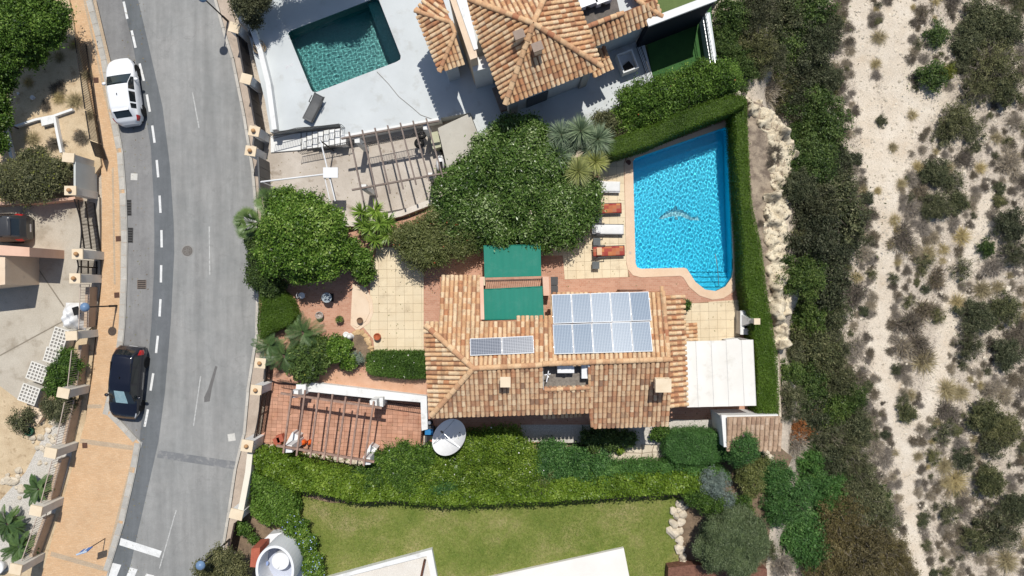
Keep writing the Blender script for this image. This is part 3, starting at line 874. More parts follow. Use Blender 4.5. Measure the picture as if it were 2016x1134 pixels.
# ------------------------------------------------------------------ paving helpers
def tile_floor(parent, poly, z, size, ang, mat, gap=0.012, th=0.02, name='paving_tile', off=(0, 0), joined=False, holes=(), pix=True):
    pts = W2(poly, z) if pix else [Vector(p) for p in poly]
    c = pts[0].copy(); R = Matrix.Rotation(-ang, 2); Ri = Matrix.Rotation(ang, 2)
    loc = [tuple(R @ (p - c)) for p in pts]
    loc = ccw(loc)
    sx, sy = size if isinstance(size, tuple) else (size, size)
    x0 = min(p[0] for p in loc); x1 = max(p[0] for p in loc); y0 = min(p[1] for p in loc); y1 = max(p[1] for p in loc)
    hp = [[tuple(R @ (p - c)) for p in h] for h in holes]
    jm = MB(); shared = None
    i = 0
    y = y0 + off[1]
    while y < y1:
        x = x0 + off[0]
        while x < x1:
            q = clip_rect(loc, x + gap / 2, x + sx - gap / 2, y + gap / 2, y + sy - gap / 2)
            x += sx
            if len(q) < 3 or abs(area2(q)) < 0.1 * sx * sy: continue
            mx = sum(p[0] for p in q) / len(q); my = sum(p[1] for p in q) / len(q)
            if any(inpoly([mx], [my], h)[0] for h in hp): continue
            wq = [Ri @ Vector(p) + c for p in q]
            dz = random.uniform(-0.003, 0.003)
            if joined:
                jm.prism(wq, z - th, z + dz, r=random.uniform(0.01, 0.99))
            else:
                MB().prism(wq, z - th, z + dz).build(name, mat, parent)
        y += sy
    if joined:
        jm.build(name, mat, parent, kind='stuff')

# ------------------------------------------------------------------ main plot: terrace with the pool
T = 0.5
POOL = [(1246, 318), (1251, 311), (1425, 251), (1432, 250), (1435, 257), (1438, 380), (1443, 510), (1443, 530), (1440, 547), (1428, 564), (1409, 573), (1388, 570), (1369, 555), (1358, 538), (1352, 529), (1346, 527), (1262, 529), (1254, 526), (1251, 518)]
POOLO = [(1229, 322), (1236, 309), (1422, 241), (1440, 236), (1447, 250), (1452, 380), (1458, 510), (1457, 545), (1446, 573), (1424, 587), (1402, 590), (1377, 582), (1357, 565), (1345, 546), (1339, 543), (1262, 546), (1246, 542), (1236, 530), (1233, 515)]
TERR = [(508, 575), (560, 520), (640, 470), (700, 455), (800, 432), (870, 405), (890, 365), (1000, 345), (1205, 292), (1440, 196), (1462, 204), (1470, 400), (1488, 600), (1518, 815), (1505, 850), (1320, 850), (1300, 872), (1040, 872), (840, 836), (838, 790), (600, 756), (545, 752), (525, 745)]
def pool_hole(o): return W2(o, T)
structure('terrace', 'terracotta brick terrace around the house', MB().prism(W2(TERR, T), -0.16, T, holes=[W2(POOLO, T)]), TERRA)
cp = MB().prism(W2(POOLO, T), T - 0.3, T + 0.035, holes=[W2(POOL, T)]).build('pool_coping', COPING, None, label='pale stone coping rim around the blue pool', kind='structure')
def fl_zone(name, label, polys, ang, mat=CREAM, size=0.535):
    st = MB()
    for p in polys: st.prism(W2(p, T), T - 0.01, T + 0.006)
    st = structure(name, label, st, GROUT)
    for p in polys: tile_floor(st, p, T + 0.02, size, ang, mat)
fl_zone('patio_floor', 'cream square tiled patio between tree and house', [[(728, 560), (742, 487), (780, 487), (834, 515), (834, 697), (738, 700), (735, 668), (712, 640), (728, 610)]], math.radians(0.5))
fl_zone('poolside_floor', 'cream square tiled floor with the sun loungers beside the pool', [[(1066, 470), (1066, 503), (1108, 503), (1112, 550), (1240, 545), (1233, 520), (1228, 322), (1234, 303), (1190, 315), (1150, 430)]], math.radians(1.5))
fl_zone('barbecue_floor', 'cream square tiled floor between canopy and pool', [[(1344, 598), (1454, 590), (1458, 676), (1350, 682)]], math.radians(1.5))
structure('patio_platform', 'low curved cream step platform at the patio edge', MB().prism(W2([(694, 560), (714, 572), (726, 595), (728, 615), (720, 632), (703, 645), (694, 640)], T + .1), T - 0.05, T + 0.1).prism(W2([(694, 558), (690, 640), (703, 652), (727, 636), (735, 615), (733, 590), (720, 565)], T + .05), T - 0.05, T + 0.05), CREAMW)

# pool basin, water, dolphin
def pool_mat(name, c1, c2, sc_):
    m, nt, b = newmat(name)
    co = coords(nt)
    v = N(nt, 'ShaderNodeTexVoronoi', Scale=sc_, _feature='F1'); nt.links.new(co, v.inputs['Vector'])
    col = ramp(nt, noise(nt, v.outputs['Position'], 40, 2), [(0.3, c1), (0.7, c2)])
    nt.links.new(col, b.inputs['Base Color']); b.inputs['Roughness'].default_value = 0.4
    return m
PM1 = pool_mat('pool_mosaic', (0.012, 0.53, 0.74, 1), (0.02, 0.62, 0.8, 1), 12)
PM2 = pool_mat('teal_mosaic', (0.035, 0.20, 0.21, 1), (0.055, 0.27, 0.27, 1), 12)
def glassy(name, col, absorb=None):
    m, nt, b = newmat(name)
    nt.nodes.remove(b)
    g = N(nt, 'ShaderNodeBsdfGlass', IOR=1.33, Roughness=0.0); g.inputs['Color'].default_value = col
    nt.links.new(g.outputs[0], nt.nodes['Material Output'].inputs[0])
    return m
def basin(name, label, poly, zt, depth, mat, wmat, wname, wlabel, step, amp, seed, lam):
    bm_ = MB()
    out = inset(W2(poly, T if zt < 0.9 else zt), -0.12); inn = W2(poly, T if zt < 0.9 else zt)
    bm_.prism(out, zt - depth - 0.2, zt - 0.05, holes=[inn]); 
    ob = structure(name, label, bm_, mat)
    fo = MB().prism(inset(inn, -0.02), zt - depth - 0.15, zt - depth).build('pool_bottom', mat, ob)
    for q in (ob, fo): q.cycles.is_caustics_receiver = True
    zw = zt - 0.13
    big = inset(inn, -0.06)
    xs = np.arange(min(p[0] for p in big) - step, max(p[0] for p in big) + step, step); ys = np.arange(min(p[1] for p in big) - step, max(p[1] for p in big) + step, step)
    X, Y = np.meshgrid(xs, ys); r2 = np.random.default_rng(seed); Z = np.zeros_like(X)
    for i in range(46):
        a = r2.uniform(0, 6.283); l = r2.uniform(*lam); k = 6.283 / l
        Z += l * amp * np.sin(k * (X * math.cos(a) + Y * math.sin(a)) + r2.uniform(0, 6.283))
    ins = inpoly(X, Y, [tuple(p) for p in big]); idx = np.arange(X.size).reshape(X.shape)
    cell = ins[:-1, :-1] | ins[1:, 1:] | ins[:-1, 1:] | ins[1:, :-1]
    f = np.stack([idx[:-1, :-1], idx[:-1, 1:], idx[1:, 1:], idx[1:, :-1]], -1)[cell]
    used = np.unique(f); remap = np.zeros(X.size, int); remap[used] = np.arange(len(used))
    V = np.stack([X, Y, Z + zw], -1).reshape(-1, 3)[used]
    me = quadmesh(wname, V, remap[f], np.zeros(len(f)), wmat); me.shade_smooth()
    wo = tag(link(wname, me), wlabel, kind='structure'); wo.cycles.is_caustics_caster = True
    return ob
WATER = glassy('pool_water', (0.72, 0.97, 1.0, 1))
WATER2 = glassy('teal_water', (0.78, 0.97, 0.95, 1))
pb = basin('swimming_pool', 'bright blue mosaic pool basin with steps in its rounded end', POOL, T, 1.55, PM1, WATER, 'pool_water', 'clear blue rippled pool water', 0.026, 0.0015, 3, (0.11, 0.38))
for i, (yy, dz) in enumerate(((531, 0.95), (541, 0.7), (551, 0.45), (561, 0.25))):
    zz = T - 1.55 + (i + 1) * 0.28
    poly = clip_rect([tuple(p) for p in W2(POOL, T)], -99, 99, -99, W(0, yy + 3, T).y)
    if len(poly) > 2:
        MB().prism(inset(poly, 0.004), T - 1.54, zz).build('pool_step', PM1, pb).cycles.is_caustics_receiver = True
        y_ = W(0, yy + 3, T).y; x_ = [p[0] for p in poly]
        MB().box(((min(x_) + max(x_)) / 2, y_ - 0.03, zz + 0.004), (max(x_) - min(x_) - 0.1, 0.045, 0.012)).build('step_edge', surf('step_trim', (0.01, 0.09, 0.22, 1)), pb)
# handrail over the steps
MB().pipe([W(1408, 500, 0.95), W(1412, 522, 0.9), W(1415, 560, 0.35), W(1415, 562, -0.4)], 0.022).build('pool_handrail', CHROME, None, label='thin metal handrail reaching into the pool steps', cat='handrail')
# dolphin mosaic on the pool bottom
dz_ = T - 1.55 + 0.006
DOL = [(0, 2), (5, -4), (14, -11), (22, -15), (30, -17), (33, -23), (37, -24), (38, -17), (48, -15), (58, -9), (66, -3), (74, -1), (82, -6), (80, 0), (83, 6), (75, 4), (66, 5), (56, 1), (46, -3), (38, -3), (40, 4), (34, 2), (32, -3), (22, -2), (14, 1), (7, 3)]
dp = [W(1294 + x * 0.96, 430 + y, dz_) for x, y in DOL]
dm = MB().prism(dp, dz_ - 0.004, dz_).build('dolphin_mosaic', surf('dolphin_pale', C(235, 244, 244), C(205, 228, 234), 6), pb)
dm.cycles.is_caustics_receiver = True
DB = [(0, 2), (5, -4), (14, -11), (22, -15), (30, -17), (33, -23), (37, -24), (38, -17), (48, -15), (58, -9), (66, -3), (74, -1), (82, -6), (80, 0), (70, 1), (60, -4), (48, -10), (34, -12), (22, -10), (10, -4)]
d2 = MB().prism([W(1294 + x * 0.96, 430 + y, dz_) for x, y in DB], dz_ - 0.002, dz_ + 0.004).build('dolphin_back', surf('dolphin_dark', C(120, 175, 195), C(100, 160, 182), 6), pb)
d2.cycles.is_caustics_receiver = True
MB().tube(W(1237, 320, T + 0.03), W(1237, 320, T + 0.06), 0.17, 16).build('pool_skimmer_lid', surf('brown_lid', C(110, 80, 70)), None, label='round brown skimmer lid on the pool coping', cat='lid')
for x_, y_ in ((1240, 498), (1270, 295), (1403, 246)):
    MB().tube(W(x_, y_, T + 0.03), W(x_, y_, T + 0.043), 0.1, 14).build('coping_plug', surf('plug', C(222, 205, 188)), cp)

# ------------------------------------------------------------------ lower left car port, gravel, lawn of the lower plot
CARP = [(524, 772), (537, 752), (836, 795), (832, 890), (740, 905), (560, 890), (512, 868)]
cpf = structure('carport_floor', 'terracotta stamped paving of the car port', MB().prism(W2(CARP, 0.02), -0.1, 0.02), surf('stamp_joint', C(150, 95, 72), C(135, 85, 66), 3))
STAMP = surf('stamped_paver', C(212, 164, 138), C(196, 144, 116), 1.2, per_piece=0.13, finek=0.15, bump=0.3, stain=(0.8, C(160, 105, 82), 0.58, 0.8))
tile_floor(cpf, CARP, 0.045, (0.33, 0.24), math.radians(-3), STAMP, gap=0.014, joined=True, name='pavers')
structure('path_floor', 'terracotta path between clipped hedge and white wall', MB().prism(W2([(560, 740), (600, 725), (840, 742), (838, 782), (600, 753)], T + .006), T - 0.05, T + 0.006), surf('path_terracotta', C(226, 182, 152), C(210, 162, 130), 1.5, finek=0.08))
structure('gravel_bed', 'white gravel bed beside the house wall', MB().prism(W2([(1025, 836), (1165, 836), (1320, 826), (1418, 826), (1418, 850), (1330, 852), (1300, 875), (1030, 870)], T), T - 0.1, T + 0.012), GRAVEL_W)
structure('lower_garden_ground', 'soil bed under the long hedges', MB().prism(W2([(495, 870), (560, 890), (740, 907), (835, 892), (1040, 874), (1500, 852), (1560, 900), (1520, 1000), (1500, 1200), (450, 1200), (470, 1030)], 0.0), -0.13, 0.0), SOIL)
LAWNP = [(575, 972), (650, 990), (1000, 995), (1330, 978), (1345, 985), (1322, 1030), (1335, 1090), (1340, 1160), (590, 1180)]
lm, nt, b = newmat('lawn')
co = coords(nt)
col = ramp(nt, noise(nt, co, 0.45, 6, 0.7), [(0.3, C(104, 124, 52)), (0.48, C(136, 144, 74)), (0.6, C(160, 156, 98)), (0.72, C(182, 168, 124))])
col = mix(nt, 1.0, col, ramp(nt, noise(nt, co, 7, 5, 0.8), [(0.3, (0.62,) * 3), (0.7, (1.25,) * 3)]), 'MULTIPLY')
nt.links.new(col, b.inputs['Base Color']); b.inputs['Roughness'].default_value = 0.9; b.inputs['Specular IOR Level'].default_value = 0.1
bn = N(nt, 'ShaderNodeBump', Strength=1.0, Distance=0.03); nt.links.new(noise(nt, co, 30, 3, 0.8), bn.inputs['Height']); nt.links.new(bn.outputs[0], b.inputs['Normal'])
structure('lawn', 'patchy yellow green lawn below the long hedge', MB().prism(W2(LAWNP, 0.03), -0.08, 0.03), lm)
def grass(name, label, poly, z, n, mat, L=0.07, w=0.012, parent=None):
    pts = W2(poly, z); xs = [p.x for p in pts]; ys = [p.y for p in pts]
    X = rng.uniform(min(xs), max(xs), n); Y = rng.uniform(min(ys), max(ys), n)
    k = inpoly(X, Y, [tuple(p) for p in pts]); X = X[k]; Y = Y[k]; m = len(X)
    d = rosette_dirs(m, 0.15, 0.9)
    r = 0.5 + 0.22 * np.sin(X * 0.7 + np.sin(Y * 0.9)) * np.cos(Y * 1.1 + X * .3) + rng.normal(0, 0.18, m)
    tag(link(name, blades(name, np.stack([X, Y, np.full(m, z)], 1), d, L * rng.uniform(.6, 1.4, m), w, 0.5, mat, 2, r)), label, kind='stuff')
L_GRASS = leafmat('leaf_grass', [(0.07, 0.12, 0.018, 1), (0.13, 0.19, 0.03, 1), (0.2, 0.25, 0.055, 1), (0.34, 0.34, 0.13, 1)], 0.2)
grass('grass', 'short patchy lawn grass', LAWNP, 0.03, 70000, L_GRASS, 0.085, 0.017)
LAWN2 = [(1268, 50), (1400, 5), (1408, 150), (1290, 185)]
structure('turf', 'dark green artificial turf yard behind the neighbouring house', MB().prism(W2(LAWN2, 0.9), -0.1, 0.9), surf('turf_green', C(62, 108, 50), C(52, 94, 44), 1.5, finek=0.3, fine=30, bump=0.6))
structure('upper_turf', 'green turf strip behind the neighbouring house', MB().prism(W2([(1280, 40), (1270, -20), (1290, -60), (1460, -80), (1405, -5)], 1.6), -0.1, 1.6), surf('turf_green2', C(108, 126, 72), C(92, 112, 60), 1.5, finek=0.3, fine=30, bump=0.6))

# ------------------------------------------------------------------ neighbour's deck, drive, pool
D = 1.0
POOL2 = [(567, 66), (572, 60), (738, -4), (746, 0), (789, 110), (788, 117), (780, 122), (624, 181), (616, 181), (612, 176)]
DECKP = [(458, -60), (478, 20), (500, 110), (522, 200), (532, 260), (668, 243), (678, 268), (868, 232), (926, 222), (952, 290), (932, 330), (1000, 345), (1215, 235), (1292, 178), (1262, 60), (1300, -100), (600, -120)]
structure('pool_deck', 'pale grey painted deck around the teal pool', MB().prism(W2(DECKP, D), -0.1, D, holes=[W2(POOL2, D)]), DECK)
basin('plunge_pool', 'dark teal mosaic pool basin in the grey deck', POOL2, D, 1.7, PM2, WATER2, 'pool_water', 'dark teal rippled pool water', 0.03, 0.0015, 9, (0.11, 0.34))
MB().prism(W2([(737, -6), (748, 0), (790, 116), (768, 124), (722, 4)], D), D - 1.65, D - 0.42).build('pool_ledge', PM2, bpy.data.objects['plunge_pool'])
structure('driveway', 'stained concrete driveway under the neighbouring pergola', MB().prism(W2([(505, 285), (545, 262), (680, 262), (868, 240), (935, 330), (880, 352), (850, 402), (700, 445), (640, 445), (545, 395), (515, 400)], 0.05), -0.1, 0.05), CONC)
structure('storage_roof', 'flat beige concrete roof slab beside the pergola', MB().prism(W2([(862, 252), (925, 223), (952, 292), (880, 331)], D + .35), 0.0, D + 0.35), surf('beige_slab', C(205, 200, 188), C(190, 184, 172), 0.7, finek=0.06, stain=(2, C(150, 146, 138), 0.62, 0.8)))

# ------------------------------------------------------------------ left yards
structure('sandy_yard', 'dry sandy garden soil behind the black railing', MB().prism(W2([(-80, -80), (118, -80), (136, 0), (150, 80), (170, 160), (188, 250), (199, 325), (150, 395), (-80, 410)], 0.3), -0.1, 0.3), SAND)
structure('concrete_yard', 'stained concrete yard behind the black gate', MB().prism(W2([(-80, 400), (195, 388), (198, 560), (185, 640), (130, 690), (40, 790), (-80, 700)], 0.1), -0.1, 0.1), CONC2)
structure('sloping_plot', 'bare sandy plot with rubble below the concrete yard', MB().prism(W2([(-80, 700), (40, 790), (130, 690), (190, 640), (168, 830), (148, 900), (120, 1000), (82, 1134), (60, 1200), (-80, 1200)], 0.06), -0.1, 0.06), SAND)
structure('gravel_slope', 'white gravel bed along the stepped wall', MB().prism(W2([(125, 825), (150, 830), (140, 900), (112, 1000), (70, 1100), (0, 1130), (-40, 1030), (50, 930), (90, 850)], 0.08), -0.05, 0.085), GRAVEL_W)

# ------------------------------------------------------------------ barrel tile roofs
def tile_geo(r0=0.112, r1=0.092, L=0.40, n=6, lift=0.03):
    vs = []; fs = []
    for j, (yy, r, z) in enumerate(((-0.04, r0, lift), (L - 0.02, r1, 0.0))):
        for i in range(n + 1):
            t = math.pi * i / n
            vs.append((-math.cos(t) * r, yy, math.sin(t) * r * 0.82 + z))
    for i in range(n):
        fs.append((i, i + 1, n + 2 + i, n + 1 + i))
    fs.append(tuple(range(n + 1)))
    return np.array(vs), fs

TV, TF = tile_geo()
def tile_data(name, mat):
    me = bpy.data.meshes.new(name); me.from_pydata([tuple(v) for v in TV], [], TF); me.materials.append(mat); me.update(); return me

def plane_frame(pts):
    a, b = Vector(pts[0]), Vector(pts[1])
    u = (b - a).normalized()
    n = None
    for p in pts[2:]:
        n = u.cross(Vector(p) - a)
        if n.length > 0.05: break
    n.normalize()
    if n.z < 0: n = -n
    v = n.cross(u)
    if v.z < 0: v = -v; u = -u
    return a, u, v, n

def roof_plane(parent, pts, du=0.25, dv=0.345, holes=(), th=0.1, under=None, name='roof_slab', shrink=0.04):
    """slab + list of tile matrices. pts[0], pts[1] is the eave line"""
    pts = [Vector(p) for p in pts]
    a, u, v, n = plane_frame(pts)
    P2 = [((p - a).dot(u), (p - a).dot(v)) for p in pts]
    H2 = [[((Vector(p) - a).dot(u), (Vector(p) - a).dot(v)) for p in h] for h in holes]
    mb = MB()
    Mx = Matrix(((u.x, v.x, n.x, a.x), (u.y, v.y, n.y, a.y), (u.z, v.z, n.z, a.z), (0, 0, 0, 1)))
    mb.prism(P2, -th, 0.0, holes=H2)
    mb.v = [tuple(Mx @ Vector(p)) for p in mb.v]
    mb.build(name, under or UNDER, parent)
    xs = [p[0] for p in P2]; ys = [p[1] for p in P2]
    mats = []
    nu = max(1, round((max(xs) - min(xs)) / du)); d_u = (max(xs) - min(xs)) / nu
    for i in range(nu):
        x = min(xs) + (i + 0.5) * d_u
        y = min(ys) - 0.03
        while y < max(ys):
            cx, cy = x, y + dv * 0.5
            if inpoly([cx], [cy], P2)[0] and not any(inpoly([cx], [cy], h)[0] for h in H2):
                Mt = Mx @ Matrix.Translation((x + random.uniform(-.008, .008), y + random.uniform(-.015, .015), 0.0)) @ Matrix.Rotation(random.uniform(-.035, .035), 4, 'Z') @ Matrix.Rotation(random.uniform(-.02, .02), 4, 'X')
                mats.append(Mt)
            y += dv
    return mats

def lay_tiles(parent, mats, mat, singles=300):
    o0 = ORIG[parent.name]; camp = Vector((0, 0, H))
    mats = sorted(mats, key=lambda m: (m.translation - camp).length)
    me = tile_data('roof_tile', mat)
    S = Matrix.Translation(-o0)
    for m in mats[:singles]:
        o = link('roof_tile', me, parent); o.matrix_local = S @ m
    rest = mats[singles:]
    if rest:
        mb = MB()
        for m in rest:
            mb.add([m @ Vector(p) for p in TV], TF, random.uniform(0.01, 0.99))
        mb.build('roof_tiles', mat, parent, kind='stuff')

def ridge(parent, p, q, r=0.14, step=0.36, mat=None):
    p = Vector(p); q = Vector(q); d = q - p; L = d.length; d.normalize()
    side = d.cross(Vector((0, 0, 1))).normalized(); up = side.cross(d)
    n = max(1, round(L / step)); st = L / n
    key = ('ridge', round(st, 3), round(r, 3))
    vs, fs = tile_geo(r * 1.08, r * 0.94, st + 0.03, 7, 0.02)
    me = bpy.data.meshes.new('ridge_tile'); me.from_pydata([tuple(v) for v in vs], [], fs); me.materials.append(mat or RIDGE); me.update()
    o0 = ORIG[parent.name]
    for i in range(n):
        c = p + d * st * i
        o = link('ridge_tile', me, parent)
        o.matrix_local = Matrix.Translation(-o0) @ Matrix(((side.x, d.x, up.x, c.x), (side.y, d.y, up.y, c.y), (side.z, d.z, up.z, c.z), (0, 0, 0, 1))) @ Matrix.Rotation(random.uniform(-.03, .03), 4, 'Z')

def glass_mat():
    m, nt, b = newmat('window_glass')
    b.inputs['Base Color'].default_value = (0.02, 0.025, 0.03, 1); b.inputs['Roughness'].default_value = 0.05; b.inputs['Specular IOR Level'].default_value = 0.6
    return m
WGLASS = glass_mat()
FRAME = surf('window_frame_brown', C(110, 78, 60), rough=0.5)

def window(parent, a, b, z0, z1, name='window'):
    """window set on a wall face from 2-D point a to b (outside on the right of a->b), frame proud of wall"""
    a = Vector(a); b = Vector(b); d = (b - a).normalized(); n = Vector((d.y, -d.x))
    w = MB()
    for p, q in ((a, b),):
        for z in (z0, z1):
            w.beam((p.x + n.x * .02, p.y + n.y * .02, z), (q.x + n.x * .02, q.y + n.y * .02, z), 0.08, 0.07)
    for p in (a, (a + b) / 2, b):
        w.beam((p.x + n.x * .025, p.y + n.y * .025, z0), (p.x + n.x * .025, p.y + n.y * .025, z1), 0.07, 0.07)
    o = w.build(name, FRAME, parent)
    MB().beam(((a + b) / 2).to_3d() + Vector((0, 0, z0)), ((a + b) / 2).to_3d() + Vector((0, 0, z1)), (b - a).length if abs(d.x) > 0.7 else 0.03, 0.03 if abs(d.x) > 0.7 else (b - a).length).build('pane', WGLASS, o)
    return o

# ------------------------------------------------------------------ the main house
zr, ze = 6.7, 5.5
APEX = W(932, 725, zr); RM = W(1069, 719, zr); RE = W(1319, 707, zr)
SWc = W(848, 820, ze); NWc = W(837, 639, 5.75)
S1 = W(1161, 809, ze)
S2a = W(1166, 840, 5.15); S2b = W(1317, 836, 5.15); S2t = W(1161, 714, zr)
N0 = W(866, 640, 5.72); N1 = W(866, 545, 4.63); N2 = W(947, 545, 4.63); N3 = W(950, 632, 5.65); N4 = W(1086, 628, 5.62); N5 = W(1087, 580, 5.2); N6 = W(1304, 572, 5.15)
base = W(1060, 690, T)
house = thing('tiled_house', 'terracotta tiled house with solar panels beside the blue pool', 'house', (base.x, base.y, T))
def inplane(p, q, r, x, y):
    n = (q - p).cross(r - p)
    return Vector((x, y, p.z - (n.x * (x - p.x) + n.y * (y - p.y)) / n.z))
# north plane (solar side) through ridge and lower eave
pn = (APEX, RE, N1)
def fit(p): return inplane(*pn, p.x, p.y)
def pix_on(px, py, pl, z=5.5):
    for _ in range(8):
        p = W(px, py, z); z = inplane(*pl, p.x, p.y).z
    return W(px, py, z)
pon = lambda x, y: pix_on(x, y, pn)
mt = []
nA = [pon(866, 545), pon(947, 545), pon(949, 632), pon(1086, 627), pon(1086, 579), pon(1304, 572), pon(1319, 707), pon(1069, 717), pon(932, 724), pon(837, 639), pon(866, 638)]
mt += roof_plane(house, nA)
ps = (SWc, S1, APEX)
pos = lambda x, y: pix_on(x, y, ps)
sA = [pos(848, 819), pos(1161, 809), pos(1167, 840), pos(1317, 835), pos(1319, 708), pos(1069, 718), pos(932, 726)]
hole = [pos(1069, 721), pos(1158, 718), pos(1160, 762), pos(1070, 765)]
ms = roof_plane(house, [sA[0], sA[1]] + sA[2:], holes=[hole])
pw = (SWc, APEX, pon(837, 639))
wA = [pon(837, 639), pos(848, 819), APEX]
ms2 = roof_plane(house, wA)
# south slope gets the weathered mix, lightened to offset its weaker sun
lay_tiles(house, mt + ms2, TILE, 150)
lay_tiles(house, ms, TILE_S, 150)
up_ = Vector((0, 0, 0.05))
ridge(house, APEX + up_, pos(1069, 718) + up_); ridge(house, pos(1069, 716) + up_ * 1.5, W(1319, 707, zr) + up_ * 1.5)
ridge(house, pon(839, 641) + up_, APEX + up_, 0.15); ridge(house, pos(850, 817) + up_, APEX + up_, 0.15)
ridge(house, pon(1087, 582) + up_ * .6, pon(1092, 712) + up_ * .6, 0.12); ridge(house, pon(1305, 575) + up_ * .6, pon(1316, 704) + up_ * .6, 0.12)
ridge(house, pos(1163, 812) + up_ * .3, pos(1160, 722) + up_ * .3, 0.09)
ridge(house, pos(1166, 838) + up_ * .4, pos(1163, 812) + up_ * .4, 0.1)
ridge(house, pos(1073, 767) + up_ * .6, pos(1160, 763) + up_ * .6, 0.12)
MB().beam(pon(948, 546), pon(950, 630), 0.2, 0.16).build('verge', PINKW, house)
MB().beam(pos(1164, 812), pos(1167, 840), 0.1, 0.14).build('verge', WHITE, house)
# walls
wl = MB()
def ring(pts): return [p.to_2d() for p in pts]
wl.prism(inset(ring([W(866, 545, 4.4), W(945, 545, 4.4), W(952, 625, 4.4), W(1086, 622, 4.4), W(1086, 590, 4.4), W(1300, 580, 4.4), W(1312, 812, 4.4), W(1170, 812, 4.4), W(1150, 800, 4.4), W(862, 800, 4.4), W(850, 650, 4.4), W(866, 648, 4.4)]), 0.12), T - 0.05, 4.45)
wl.build('wall', ROOFWALL, house)
wl = MB().prism(inset(ring([W(952, 640, 5.2), W(1300, 612, 5.2), W(1310, 800, 5.1), W(1170, 800, 5.1), W(865, 806, 5.1), W(860, 662, 5.2)]), 0.1), 4.4, 5.12)
wl.build('wall', ROOFWALL, house)
sa_, sb_ = W(862, 800, 4.4).to_2d() + Vector((0, .12)), W(1150, 800, 4.4).to_2d() + Vector((0, .12))
for f0, f1, z0, z1, nm_ in ((.08, .2, 3.2, 4.2, 'window'), (.32, .44, 3.2, 4.2, 'window'), (.14, .26, T + .1, T + 2.1, 'door'), (.5, .62, T + .9, T + 2.0, 'window')):
    p_ = sa_.lerp(sb_, f0); q_ = sa_.lerp(sb_, f1); c_ = (p_ + q_) / 2
    wo_ = MB().box((c_.x, c_.y - .02, (z0 + z1) / 2), ((q_ - p_).length, .12, z1 - z0), .03).build(nm_, FRAME, house)
    MB().box((c_.x, c_.y - .085, (z0 + z1) / 2), ((q_ - p_).length - .16, .02, z1 - z0 - .16), .03).build('pane', WGLASS, wo_)
# roof well with air conditioners
zf = 5.75
hp = [p.to_2d() for p in hole]
MB().prism([W(1068, 716, zf).to_2d(), W(1162, 712, zf).to_2d(), W(1163, 770, zf).to_2d(), W(1068, 772, zf).to_2d()], zf - 0.1, zf).build('well_floor', surf('well_gravel', C(150, 142, 132), C(120, 112, 104), 5, finek=0.3), house)
for i in range(4):
    a, b_ = hole[i], hole[(i + 1) % 4]
    m_ = (a + b_) / 2
    MB().prism([a.to_2d() + (0, 0) if False else a.to_2d(), b_.to_2d(), b_.to_2d() + (b_ - a).to_2d().orthogonal().normalized() * 0.08, a.to_2d() + (b_ - a).to_2d().orthogonal().normalized() * 0.08], zf, 0, zt=lambda x, y: inplane(*ps, x, y).z + 0.03).build('well_wall', WHITE, house)
def ac_unit(px, py, z, rz, label, size=(0.9, 0.4, 0.62)):
    p = W(px, py, z + size[2])
    t = thing('air_conditioner', label, 'air conditioner', (p.x, p.y, z))
    M_ = Matrix.Rotation(rz, 3, 'Z')
    MB().box((p.x, p.y, z + size[2] / 2 + 0.05), (size[0], size[1], size[2] - 0.1), rz).build('casing', PLASTIC_W, t)
    o = M_ @ Vector((-0.12, -size[1] / 2 - 0.01, 0))
    MB().tube((p.x + o.x, p.y + o.y, z + size[2] / 2 + .05), (p.x + o.x * 1.08, p.y + o.y * 1.08, z + size[2] / 2 + .05), 0.22, 14).build('fan_grille', DARKGREY, t)
    for sx in (-1, 1):
        q = M_ @ Vector((sx * size[0] * 0.38, 0, 0))
        MB().box((p.x + q.x, p.y + q.y, z + 0.03), (0.06, size[1], 0.06), rz).build('foot', DARKGREY, t)
    return t
ac_unit(1114, 727, zf, 0.0, 'white air conditioner lying along the ridge in the roof well')
ac_unit(1151, 732, zf, math.pi / 2, 'white air conditioner against the end wall of the roof well', (0.72, 0.32, 0.6))
t = thing('roof_antenna', 'white folded aerial standing in the roof well', 'antenna', W(1080, 745, zf)[:])
MB().tube(W(1080, 745, zf), W(1080, 742, zf + 1.0), 0.02, 6).build('mast', CHROME, t)
MB().beam(W(1076, 752, zf + .9), W(1080, 730, zf + .9), 0.05, 0.04).beam(W(1072, 738, zf + .9), W(1084, 736, zf + .9), 0.05, 0.04).build('boom', PLASTIC_W, t)
# chimneys
def chimney(px, py, zb, zt, w, hood=False):
    p = W(px, py, zt)
    MB().box((p.x, p.y, (zb + zt) / 2), (w * 0.8, w * 0.8, zt - zb)).build('chimney', CREAMW, house)
    c = MB().box((p.x, p.y, zt + 0.04), (w * 1.05, w * 1.05, 0.09))
    if hood:
        c.box((p.x - w * .3, p.y, zt + 0.2), (w * .18, w, 0.24)).box((p.x + w * .3, p.y, zt + 0.2), (w * .18, w, 0.24)).box((p.x, p.y, zt + 0.36), (w * 1.15, w * 1.0, 0.08))
    c.build('chimney_cap', CAPSTONE, house)
chimney(995, 752, 5.6, 7.0, 0.52)
chimney(1303, 757, 5.6, 6.95, 0.72, True)
